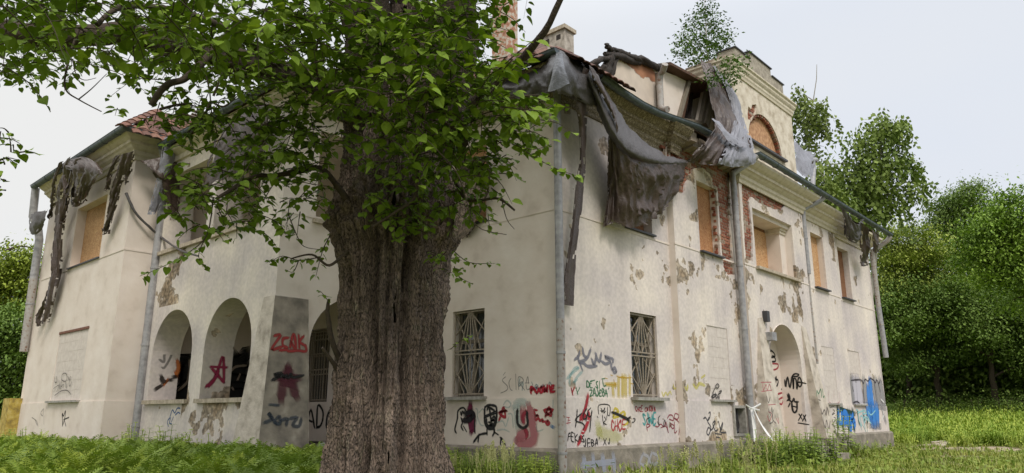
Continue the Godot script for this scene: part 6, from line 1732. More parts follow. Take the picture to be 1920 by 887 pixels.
func build_big_tree() -> void:
	var t := thing("linden_tree", "huge old linden with deeply furrowed brown trunk and low leafy boughs before the house", "tree", Vector3(-5.58, 0, 2.6))
	var base := Vector3(-5.58, 0, 2.6)
	# trunk: half-widths read at several heights; deep hollows between its ribs, bark ridges
	var prof := [[-1.0, 0.95], [-0.5, 0.78], [0.0, 0.66], [0.56, 0.54], [0.76, 0.505], [1.12, 0.48], [1.48, 0.47], [1.86, 0.465], [2.15, 0.48], [2.44, 0.51], [2.62, 0.54], [2.79, 0.555], [2.95, 0.53], [3.15, 0.51], [3.63, 0.52], [4.1, 0.53], [4.6, 0.54], [5.0, 0.5]]
	var na := 440
	var ny := 485
	var f := Vector3(-0.6208, 0, 0.784)
	var lat := Vector3(0.784, 0, 0.6208)
	var bn := FastNoiseLite.new()
	bn.seed = 77
	bn.frequency = 1.0
	bn.fractal_type = FastNoiseLite.FRACTAL_RIDGED
	bn.fractal_octaves = 4
	var wn := FastNoiseLite.new()
	wn.seed = 78
	wn.frequency = 1.0
	wn.fractal_octaves = 3
	var pos := []
	for j in ny:
		var y := lerpf(-0.9, 4.75, float(j) / (ny - 1))
		var r := 0.5
		for k in prof.size() - 1:
			if y >= prof[k][0] and y <= prof[k + 1][0]:
				r = lerpf(prof[k][1], prof[k + 1][1], smoothstep(0.0, 1.0, (y - prof[k][0]) / (prof[k + 1][0] - prof[k][0])) * 0.5 + 0.5 * (y - prof[k][0]) / (prof[k + 1][0] - prof[k][0]))
		var row := PackedVector3Array()
		for i in na:
			var a := TAU * i / na + 0.22 * wn.get_noise_2d(y * 0.9, float(i) / na * 2.0)
			var dx := sin(a)
			var df := cos(a)
			# ribs: hollows at set sides of the trunk, as deep as the photograph's dark furrows
			var g := 0.0
			for h in [[-0.4, 0.11, 0.36], [0.3, 0.1, 0.4], [0.98, 0.13, 0.16], [-1.05, 0.14, 0.16], [2.2, 0.25, 0.14], [-2.3, 0.25, 0.14], [-0.08, 0.07, 0.13], [0.62, 0.07, 0.14], [-0.72, 0.06, 0.1]]:
				var da := wrapf(a - h[0] - 0.12 * wn.get_noise_2d(y * 0.7 + h[0] * 20.0, 3.0), -PI, PI)
				g += h[2] * exp(-da * da / (h[1] * h[1])) * (0.75 + 0.6 * wn.get_noise_2d(y * 1.3, h[0] * 9.0))
			var px := dx * 5.0
			var pz := df * 5.0
			var bark := bn.get_noise_3d(px * 1.25, y * 0.45, pz * 1.25) * 0.062 + bn.get_noise_3d(px * 3.3, y * 1.3, pz * 3.3) * 0.034
			var lump := wn.get_noise_3d(px * 0.35, y * 1.4, pz * 0.35) * 0.07
			var burl := 0.0
			if y > 2.3 and y < 3.3:
				burl = 0.09 * exp(-pow((y - 2.78) / 0.26, 2.0)) * absf(wn.get_noise_3d(px * 0.9, y * 3.0, pz * 0.9)) * 2.2
			var rr := r * (1.0 - minf(g, 0.5)) + lump + burl - bark
			row.append(base + Vector3(0, y, 0) + (lat * dx + f * df) * rr)
		pos.append(row)
	var vs := PackedVector3Array()
	var ns := PackedVector3Array()
	var ix := PackedInt32Array()
	for j in ny:
		for i in na:
			var du: Vector3 = pos[j][(i + 1) % na] - pos[j][(i + na - 1) % na]
			var dv: Vector3 = pos[mini(j + 1, ny - 1)][i] - pos[maxi(j - 1, 0)][i]
			var n := du.cross(dv).normalized()
			var p: Vector3 = pos[j][i] - base
			ns.append(n if n.dot(p - Vector3(0, p.y, 0)) >= 0 else -n)
			vs.append(p)
			if j < ny - 1:
				var i2 := (i + 1) % na
				ix.append_array([j * na + i, (j + 1) * na + i, (j + 1) * na + i2, j * na + i, (j + 1) * na + i2, j * na + i2])
	var arr := []
	arr.resize(Mesh.ARRAY_MAX)
	arr[Mesh.ARRAY_VERTEX] = vs
	arr[Mesh.ARRAY_NORMAL] = ns
	arr[Mesh.ARRAY_INDEX] = ix
	var trunk := ArrayMesh.new()
	trunk.add_surface_from_arrays(Mesh.PRIMITIVE_TRIANGLES, arr)
	put("trunk", trunk, M.bark, t)
	# three stems and the limbs
	var limbs := [
		[[Vector3(-5.904,3.656,2.546), Vector3(-5.979,4.038,2.602), Vector3(-6.077,4.442,2.717), Vector3(-6.159,5.011,2.832), Vector3(-6.399,5.886,3.037), Vector3(-6.779,7.1,3.058)], 0.3, 0.14],
		[[Vector3(-5.583,3.703,2.533), Vector3(-5.611,4.271,2.631), Vector3(-5.687,4.77,2.728), Vector3(-5.808,5.55,2.8), Vector3(-5.947,7.04,3.034)], 0.2, 0.1],
		[[Vector3(-5.392,3.579,3.005), Vector3(-5.438,4.06,3.127), Vector3(-5.489,4.493,3.228), Vector3(-5.571,5.167,3.382), Vector3(-5.568,6.225,3.768), Vector3(-5.619,7.192,4.214)], 0.26, 0.12],
		[[Vector3(-6.172,3.743,2.665), Vector3(-6.417,3.882,2.522), Vector3(-6.631,3.946,2.387), Vector3(-6.837,3.986,2.252), Vector3(-7.053,4.007,2.099), Vector3(-7.451,3.999,1.965), Vector3(-7.818,4.011,1.871), Vector3(-8.205,3.926,1.721), Vector3(-8.585,3.848,1.581), Vector3(-9.051,3.806,1.36), Vector3(-9.602,3.791,1.207)], 0.13, 0.06],
		[[Vector3(-6.768,3.972,2.398), Vector3(-7.271,3.985,2.616), Vector3(-7.791,3.881,2.771), Vector3(-8.179,3.695,2.889), Vector3(-8.364,3.425,3.047)], 0.035, 0.014],
		[[Vector3(-7.237,3.974,2.19), Vector3(-7.38,3.777,2.268), Vector3(-7.476,3.624,2.26), Vector3(-7.603,3.531,2.239), Vector3(-7.667,3.361,2.185)], 0.032, 0.026],
		[[Vector3(-6.143,2.812,2.667), Vector3(-6.4,3.056,2.625), Vector3(-6.584,3.007,2.558), Vector3(-6.761,2.94,2.492), Vector3(-6.911,2.909,2.469), Vector3(-7.055,2.787,2.419), Vector3(-7.184,2.676,2.391)], 0.03, 0.012],
		[[Vector3(-5.398,3.738,3.361), Vector3(-5.401,3.927,3.884), Vector3(-5.482,4.087,4.312), Vector3(-5.54,4.478,4.696)], 0.05, 0.02],
		[[Vector3(-6.072,3.28,3.372), Vector3(-6.076,2.934,3.473), Vector3(-6.085,2.705,3.456), Vector3(-6.156,2.606,3.343), Vector3(-6.233,2.5,3.143)], 0.02, 0.011],
		[[Vector3(-5.711,2.972,3.505), Vector3(-5.679,2.762,3.617), Vector3(-5.628,2.735,3.739), Vector3(-5.563,2.733,3.886), Vector3(-5.495,2.624,3.998)], 0.018, 0.008],
		[[Vector3(-6.137,2.389,2.673), Vector3(-6.274,2.247,2.624), Vector3(-6.415,2.322,2.573), Vector3(-6.554,2.278,2.481)], 0.014, 0.006],
		[[Vector3(-5.949,1.475,2.397), Vector3(-6.094,1.643,2.451), Vector3(-6.186,1.856,2.503), Vector3(-6.201,1.987,2.534)], 0.03, 0.012],
		[[Vector3(-5.932,1.386,2.382), Vector3(-6.081,1.503,2.414), Vector3(-6.168,1.586,2.426)], 0.022, 0.012]]
	for l in limbs:
		var s := begin()
		var line := smooth(l[0], 6)
		var loc := []
		for p in line:
			loc.append(p - base + Vector3(nz.get_noise_3d(p.x * 260.0, p.y * 260.0, p.z * 260.0), nz.get_noise_3d(p.y * 260.0, p.z * 260.0, 9.0), 0) * l[1] * 0.35)
		tube(s, loc, taper(line.size(), l[1], l[2]), 12 if l[1] > 0.05 else 7, 0.35)
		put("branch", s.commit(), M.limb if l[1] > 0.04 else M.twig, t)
	# knots and a slab of loose bark at the right shoulder
	var s2 := begin()
	block8(s2, [Vector3(-5.53,3.051,3.35) - base, Vector3(-5.382,3.108,3.303) - base, Vector3(-5.296,2.556,3.199) - base, Vector3(-5.454,2.53,3.245) - base], [Vector3(-5.247,3.062,3.436) - base, Vector3(-5.187,3.045,3.418) - base, Vector3(-5.224,2.642,3.232) - base, Vector3(-5.285,2.639,3.241) - base])
	put("bark_slab", s2.commit(), M.bark, t)
	# twigs and leaves
	twigs = begin()
	for b in [
		[Vector3(-8.78,3.37,3.02), 0.5, 16, 0.073, 0.5], [Vector3(-8.57,3.43,3.13), 0.5, 18, 0.073, 0.5], [Vector3(-8.33,3.47,3.25), 0.5, 18, 0.073, 0.5],
		[Vector3(-8.09,3.53,3.39), 0.5, 18, 0.073, 0.5], [Vector3(-7.85,3.58,3.52), 0.5, 18, 0.073, 0.5], [Vector3(-7.59,3.62,3.66), 0.5, 18, 0.073, 0.5],
		[Vector3(-7.28,3.70,3.72), 0.5, 18, 0.073, 0.5], [Vector3(-8.31,4.48,0.58), 0.55, 21, 0.073, 0.5], [Vector3(-7.99,4.49,0.93), 0.55, 21, 0.073, 0.5],
		[Vector3(-7.67,4.48,1.28), 0.55, 21, 0.073, 0.5], [Vector3(-7.31,4.48,1.53), 0.55, 25, 0.073, 0.5], [Vector3(-6.90,4.54,1.70), 0.6, 27, 0.073, 0.5],
		[Vector3(-6.51,4.57,1.98), 0.6, 27, 0.073, 0.5], [Vector3(-6.21,4.54,2.31), 0.6, 23, 0.073, 0.5], [Vector3(-8.04,4.63,-0.75), 0.3, 17, 0.057, 0.5],
		[Vector3(-7.83,4.64,-0.82), 0.25, 11, 0.052, 0.5], [Vector3(-7.70,4.60,-0.39), 0.26, 13, 0.052, 0.5], [Vector3(-8.37,3.98,1.10), 0.3, 15, 0.062, 0.5],
		[Vector3(-8.21,3.76,1.81), 0.26, 13, 0.068, 0.5], [Vector3(-7.71,3.74,2.35), 0.3, 15, 0.068, 0.5], [Vector3(-7.30,3.95,1.95), 0.32, 15, 0.068, 0.5],
		[Vector3(-7.00,3.97,2.00), 0.3, 15, 0.068, 0.5], [Vector3(-7.54,3.74,2.85), 0.4, 18, 0.073, 0.5], [Vector3(-7.17,3.76,2.96), 0.45, 20, 0.073, 0.5],
		[Vector3(-6.86,3.78,2.99), 0.45, 22, 0.073, 0.5], [Vector3(-6.82,3.84,2.15), 0.3, 13, 0.068, 0.5], [Vector3(-6.85,3.53,2.76), 0.4, 22, 0.071, 0.5],
		[Vector3(-6.67,3.49,2.95), 0.4, 23, 0.071, 0.5], [Vector3(-6.91,3.39,2.48), 0.38, 16, 0.071, 0.5], [Vector3(-6.75,3.28,2.78), 0.42, 18, 0.071, 0.5],
		[Vector3(-7.04,3.28,2.31), 0.34, 12, 0.069, 0.5], [Vector3(-6.48,3.23,2.76), 0.36, 17, 0.069, 0.5], [Vector3(-6.93,3.02,2.65), 0.4, 17, 0.071, 0.5],
		[Vector3(-6.54,3.09,2.48), 0.34, 13, 0.069, 0.5], [Vector3(-7.11,2.92,2.41), 0.36, 13, 0.071, 0.5], [Vector3(-7.27,2.78,2.33), 0.3, 12, 0.071, 0.5],
		[Vector3(-6.89,2.80,2.45), 0.36, 14, 0.069, 0.5], [Vector3(-7.13,2.62,2.43), 0.32, 13, 0.069, 0.5], [Vector3(-7.32,2.56,2.35), 0.22, 8, 0.069, 0.5],
		[Vector3(-6.73,2.71,2.44), 0.3, 10, 0.069, 0.5], [Vector3(-6.85,2.55,2.41), 0.22, 6, 0.064, 0.5], [Vector3(-6.38,2.86,2.42), 0.22, 8, 0.062, 0.5],
		[Vector3(-6.79,3.96,3.44), 0.45, 20, 0.073, 0.5], [Vector3(-6.70,3.82,3.79), 0.4, 15, 0.075, 0.5], [Vector3(-6.48,3.74,4.01), 0.4, 13, 0.075, 0.5],
		[Vector3(-6.76,3.60,3.50), 0.42, 20, 0.073, 0.5], [Vector3(-6.71,3.42,3.95), 0.4, 17, 0.077, 0.5], [Vector3(-6.48,3.42,4.20), 0.4, 17, 0.077, 0.5],
		[Vector3(-6.25,3.54,4.34), 0.36, 17, 0.077, 0.5], [Vector3(-6.09,3.36,4.45), 0.3, 15, 0.077, 0.5], [Vector3(-5.98,4.16,3.95), 0.4, 19, 0.071, 0.5],
		[Vector3(-6.00,4.10,4.20), 0.25, 10, 0.071, 0.5], 
		[Vector3(-6.73,3.40,3.61), 0.4, 17, 0.073, 0.5], [Vector3(-6.61,3.28,4.01), 0.4, 17, 0.073, 0.5], [Vector3(-6.32,3.36,4.20), 0.34, 15, 0.073, 0.5],
		[Vector3(-6.33,3.09,3.94), 0.34, 15, 0.073, 0.5], [Vector3(-6.41,3.25,3.90), 0.38, 18, 0.073, 0.5],
		[Vector3(-6.20,3.25,4.13), 0.38, 20, 0.073, 0.5], [Vector3(-5.96,3.17,4.23), 0.34, 18, 0.073, 0.5], [Vector3(-5.80,3.21,4.41), 0.26, 10, 0.078, 0.5],
		[Vector3(-6.33,3.07,3.63), 0.34, 17, 0.071, 0.5], [Vector3(-6.14,3.07,3.84), 0.36, 18, 0.071, 0.5],
		[Vector3(-5.87,3.07,3.97), 0.34, 18, 0.071, 0.5], [Vector3(-5.72,3.03,4.12), 0.26, 11, 0.071, 0.5], [Vector3(-6.07,2.91,3.39), 0.3, 13, 0.064, 0.5],
		[Vector3(-5.90,2.91,3.58), 0.32, 17, 0.064, 0.5], [Vector3(-5.73,2.91,3.77), 0.26, 13, 0.064, 0.5], [Vector3(-6.12,2.71,3.12), 0.26, 13, 0.062, 0.5],
		[Vector3(-5.94,2.69,3.31), 0.28, 15, 0.062, 0.5], [Vector3(-5.76,2.71,3.50), 0.26, 13, 0.062, 0.5], [Vector3(-5.97,2.54,3.22), 0.2, 8, 0.060, 0.5],
		[Vector3(-5.75,2.28,3.37), 0.12, 5, 0.057, 0.5], [Vector3(-5.59,2.22,3.36), 0.12, 5, 0.062, 0.5],
		[Vector3(-8.77,2.52,3.20), 0.1, 5, 0.052, 0.5], [Vector3(-8.75,2.42,3.18), 0.1, 6, 0.052, 0.5], [Vector3(-8.73,2.28,3.14), 0.07, 4, 0.047, 0.5],
		[Vector3(-6.70,4.04,3.57), 0.4, 15, 0.071, 0.5], [Vector3(-6.49,3.96,3.77), 0.4, 17, 0.071, 0.5], [Vector3(-6.24,3.96,4.04), 0.4, 17, 0.071, 0.5],
		[Vector3(-6.51,3.86,3.41), 0.4, 17, 0.071, 0.5], [Vector3(-6.10,4.26,3.69), 0.4, 13, 0.071, 0.5], [Vector3(-7.50,3.56,2.05), 0.24, 8, 0.064, 0.5],
		[Vector3(-7.43,3.39,2.07), 0.24, 6, 0.064, 0.5], [Vector3(-7.51,3.31,1.95), 0.16, 5, 0.069, 0.5], [Vector3(-7.33,3.39,2.18), 0.26, 8, 0.067, 0.5],
		[Vector3(-7.23,3.66,2.09), 0.26, 10, 0.067, 0.5], [Vector3(-7.20,3.24,2.27), 0.24, 6, 0.069, 0.5]]:
		bough(b[0], b[1], b[2], b[3], b[4])
	# single drooping sprays seen against wall and sky
	spray([Vector3(-7.243,2.655,2.472), Vector3(-7.226,2.378,2.39), Vector3(-7.304,2.235,2.252), Vector3(-7.411,2.14,2.101), Vector3(-7.516,2.069,1.959)], 0.006, 0.06, 0.028, 0.5, 0.35)
	spray([Vector3(-7.226,2.378,2.39), Vector3(-7.241,2.219,2.316), Vector3(-7.174,2.12,2.354)], 0.005, 0.06, 0.03, 0.5)
	spray([Vector3(-6.368,2.305,2.619), Vector3(-6.508,2.269,2.528), Vector3(-6.602,2.303,2.436), Vector3(-6.667,2.252,2.347)], 0.006, 0.06, 0.022, 0.5)
	spray([Vector3(-6.508,2.269,2.528), Vector3(-6.521,2.176,2.48), Vector3(-6.569,2.197,2.435)], 0.005, 0.055, 0.03, 0.5)
	spray([Vector3(-6.313,2.497,2.671), Vector3(-6.335,2.368,2.601), Vector3(-6.335,2.152,2.523)], 0.006, 0.055, 0.02, 0.5)
	spray([Vector3(-6.016,3.132,4.145), Vector3(-5.935,3.01,4.343), Vector3(-5.851,2.846,4.528), Vector3(-5.725,2.764,4.638), Vector3(-5.611,2.711,4.743)], 0.006, 0.066, 0.024, 0.5)
	spray([Vector3(-5.916,2.98,4.353), Vector3(-5.875,2.906,4.524), Vector3(-5.791,2.944,4.63)], 0.005, 0.07, 0.03, 0.5)
	spray([Vector3(-6.153,3.165,4.465), Vector3(-6.175,3.066,4.711), Vector3(-6.122,3.008,4.902)], 0.006, 0.085, 0.04, 0.5)
	spray([Vector3(-6.278,3.377,4.557), Vector3(-6.337,3.407,4.808), Vector3(-6.349,3.437,4.959)], 0.006, 0.09, 0.045, 0.5)
	spray([Vector3(-5.602,2.368,3.406), Vector3(-5.564,2.252,3.559), Vector3(-5.421,2.244,3.713)], 0.005, 0.055, 0.03, 0.5)
	spray([Vector3(-5.573,2.238,3.391), Vector3(-5.561,2.143,3.446), Vector3(-5.519,2.083,3.548)], 0.005, 0.05, 0.03, 0.5)
	spray([Vector3(-5.679,2.693,3.668), Vector3(-5.623,2.583,3.766), Vector3(-5.513,2.533,3.87)], 0.005, 0.06, 0.022, 1.0)
	spray([Vector3(-5.6,2.616,3.804), Vector3(-5.573,2.512,3.796), Vector3(-5.541,2.449,3.808)], 0.004, 0.06, 0.03, 1.0)
	spray([Vector3(-5.404,1.578,3.185), Vector3(-5.399,1.639,3.289), Vector3(-5.372,1.686,3.413)], 0.004, 0.05, 0.03, 1.0)
	spray([Vector3(-6.2,1.965,2.527), Vector3(-6.268,2.014,2.546), Vector3(-6.291,2.044,2.532)], 0.004, 0.04, 0.02, 0.5)
	spray([Vector3(-6.616,3.168,3.193), Vector3(-6.633,3.051,3.285), Vector3(-6.553,2.899,3.47)], 0.005, 0.07, 0.03, 0.5)
	spray([Vector3(-8.265,3.579,2.6), Vector3(-8.183,3.32,2.749), Vector3(-8.099,3.32,2.841), Vector3(-8.051,3.223,2.859)], 0.005, 0.06, 0.035, 0.5, 0.5)
	spray([Vector3(-8.069,3.579,2.816), Vector3(-8.047,3.389,2.924), Vector3(-8.057,3.285,2.875), Vector3(-8.111,3.251,2.803)], 0.005, 0.07, 0.03, 0.5, 0.5)
	# bare hanging twigs
	for l in [[[Vector3(-8.347,3.563,2.656), Vector3(-8.373,3.366,2.634), Vector3(-8.381,3.172,2.63), Vector3(-8.356,3.097,2.631), Vector3(-8.295,3.046,2.68), Vector3(-8.231,3.002,2.734), Vector3(-8.183,2.971,2.776)], 0.008], [[Vector3(-8.298,3.049,2.678), Vector3(-8.252,3.117,2.753), Vector3(-8.203,3.212,2.841)], 0.005], [[Vector3(-8.357,3.331,2.638), Vector3(-8.325,3.235,2.638), Vector3(-8.28,3.194,2.673), Vector3(-8.23,3.208,2.733)], 0.004], [[Vector3(-8.172,3.493,3.129), Vector3(-8.147,3.327,3.097), Vector3(-8.109,3.194,3.09), Vector3(-8.072,3.141,3.112), Vector3(-7.95,3.127,3.241)], 0.006],
		[[Vector3(-7.214,3.577,2.225), Vector3(-7.202,3.705,2.285), Vector3(-7.201,3.832,2.331)], 0.012], [[Vector3(-7.221,3.535,2.202), Vector3(-7.242,3.407,2.132), Vector3(-7.308,3.28,2.015)], 0.014], [[Vector3(-7.221,3.535,2.202), Vector3(-7.14,3.492,2.276), Vector3(-7.082,3.577,2.37)], 0.01], [[Vector3(-7.319,3.832,2.202), Vector3(-7.249,3.641,2.209), Vector3(-7.207,3.471,2.195), Vector3(-7.168,3.322,2.183)], 0.008],
		[[Vector3(-6.634,2.643,2.524), Vector3(-6.557,2.473,2.548), Vector3(-6.499,2.38,2.578), Vector3(-6.406,2.354,2.671)], 0.005], [[Vector3(-7.598,3.35,2.179), Vector3(-7.417,3.472,2.116), Vector3(-7.287,3.492,2.114)], 0.012], [[Vector3(-6.612,3.165,3.961), Vector3(-6.47,2.945,4.037), Vector3(-6.205,2.719,4.094), Vector3(-5.998,2.406,4.055), Vector3(-5.826,2.33,4.217)], 0.006], [[Vector3(-6.666,3.324,3.653), Vector3(-6.552,3.132,3.709), Vector3(-6.373,3.093,3.739)], 0.01], [[Vector3(-6.915,3.884,3.276), Vector3(-6.899,3.646,3.207), Vector3(-6.802,3.408,3.228)], 0.012], [[Vector3(-6.415,3.4,3.956), Vector3(-6.387,3.094,3.877), Vector3(-6.228,2.814,3.644), Vector3(-6.01,2.508,3.467)], 0.005], [[Vector3(-6.724,3.581,3.835), Vector3(-6.559,3.244,3.894), Vector3(-6.309,3.15,4.136)], 0.007], [[Vector3(-5.55,2.742,3.904), Vector3(-5.492,2.575,3.908), Vector3(-5.433,2.491,3.942)], 0.005]]:
		var line := smooth(l[0], 4)
		tube(twigs, line, taper(line.size(), l[1], l[1] * 0.45), 6, 0.2)
	# the rest of the crown, above the picture
	for k in 420:
		var d := Vector3(rng.randfn(), rng.randfn() * 0.75, rng.randfn())
		var c := Vector3(-5.6, 9.0, 2.2) + d.normalized() * Vector3(4.4, 3.4, 4.4).length() * 0.58 * pow(rng.randf(), 0.4)
		if c.y < 5.6 + 0.25 * Vector2(c.x + 9.7, c.z - 7.8).length() and Vector2(c.x + 5.6, c.z - 2.6).length() > 1.2:
			continue
		bough(c, 0.9, 6, 0.15, 0.5)
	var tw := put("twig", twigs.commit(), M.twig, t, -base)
	tw.set_meta("kind", "stuff")
	var eye := Vector3(-9.677, 1.04, 7.776)
	var fwd := Vector3(0.7187, 0.2364, -0.654)
	var show := []
	for i in leaves.size():
		var p: Vector3 = leaves[i][0].origin
		var d := p - eye
		var along := d.dot(fwd)
		var up := d.y - fwd.y * along
		var inside: bool = along > 0.5 and d.angle_to(fwd) < 0.62 and up / along < 0.31
		show.append([leaves[i][0].basis.z.length() / d.length() if inside else 0.0, i])
	show.sort_custom(func(a, b): return a[0] > b[0])
	var mesh := linden_leaf()
	var single := {}
	for k in mini(290, show.size()):
		var l = leaves[show[k][1]]
		single[show[k][1]] = true
		var o := put("leaf", mesh, M.leaf_set[clampi(int(l[1] * 4.0), 0, 3)], t)
		o.transform = Transform3D(l[0].basis, l[0].origin - base)
	var places := []
	var tints := []
	for i in leaves.size():
		if single.has(i):
			continue
		var l = leaves[i]
		places.append(Transform3D(l[0].basis, l[0].origin - base))
		tints.append(leaf_tint(l[1]))
	print("linden leaves: ", leaves.size())
	scatter("crown", mesh, M.leaf, places, tints, t)

func leaf_tint(v: float) -> Color:
	var a := Color(0.125, 0.2, 0.022)
	var b := Color(0.15, 0.23, 0.025)
	var c := Color(0.18, 0.265, 0.029)
	return a.lerp(b, clampf(v * 2.0, 0, 1)) if v < 0.5 else b.lerp(c, clampf(v * 2.0 - 1.0, 0, 1))

# ---------- trees and bushes at a distance
func far_tree(called: String, label: String, foot: Vector3, top: Vector3, trunk_r: float, lobes: Array, mesh: Mesh, per: float, size: float, dark: Color, light: Color, bark: Material, group := "", layered := false) -> void:
	var t := thing(called, label, "tree", foot, group)
	var st := begin()
	var mid := foot.lerp(top, 0.5) + Vector3(rng.randf_range(-0.3, 0.3), 0, rng.randf_range(-0.3, 0.3))
	var stem := smooth([foot, foot.lerp(mid, 0.5), mid, mid.lerp(top, 0.55), top], 3)
	tube(st, stem.map(func(p): return p - foot + Vector3(nz.get_noise_1d(p.y * 160.0), 0, nz.get_noise_1d(p.y * 160.0 + 500.0)) * trunk_r * 1.1), taper(stem.size(), trunk_r, trunk_r * 0.15), 7, 0.2)
	put("trunk", st.commit(), bark, t)
	var places := []
	var tints := []
	var parts := []
	for l in lobes:
		if layered:
			for q in 7:
				var o: Vector3 = Vector3(rng.randfn(), rng.randfn() * 0.75, rng.randfn()).normalized() * l[1] * 0.8 * sqrt(rng.randf())
				parts.append([l[0] + o, l[1] * rng.randf_range(0.3, 0.55), l[2] + 0.25 * o.y / l[1] + rng.randf_range(-0.12, 0.12), q == 0])
		else:
			parts.append([l[0], l[1], l[2], true])
	for l in parts:
		var c: Vector3 = l[0]
		var r: float = l[1]
		var near: Vector3 = stem[0]
		for p in stem:
			if p.distance_to(c) < near.distance_to(c) and p.y < c.y + 0.2:
				near = p
		if l[3] and near.distance_to(c) < 9.0:
			var b := begin()
			var m := near.lerp(c, 0.5) + Vector3(0, 0.15 * near.distance_to(c), 0)
			var line := smooth([near - foot, m - foot, c - foot], 3)
			tube(b, line, taper(line.size(), trunk_r * 0.4, trunk_r * 0.08), 5, 0.2, false)
			put("limb", b.commit(), bark, t)
		var n := int(per * r * r)
		for k in n:
			var d := Vector3(rng.randfn(), rng.randfn() * 0.8, rng.randfn()).normalized()
			if layered:
				d.y = d.y * 0.5 - 0.12 * Vector2(d.x, d.z).length()
			var p := c + d * r * pow(rng.randf(), 0.45) * (1.0 + 0.3 * nz.get_noise_3d(c.x * 50.0 + d.x * 150.0, c.y * 50.0 + d.y * 150.0, d.z * 150.0))
			var bs := Basis(Vector3.UP, rng.randf() * TAU) * Basis(Vector3.RIGHT, rng.randf_range(-0.5, 0.5))
			places.append(Transform3D(bs.scaled(Vector3.ONE * size * rng.randf_range(0.7, 1.3)), p - foot))
			tints.append(dark.lerp(light, clampf(rng.randf() * 0.5 + 0.22 + 0.4 * nz.get_noise_3d(p.x * 45.0, p.y * 45.0, p.z * 45.0), 0.0, 1.0)))
	scatter("crown", mesh, M.leaf, places, tints, t)

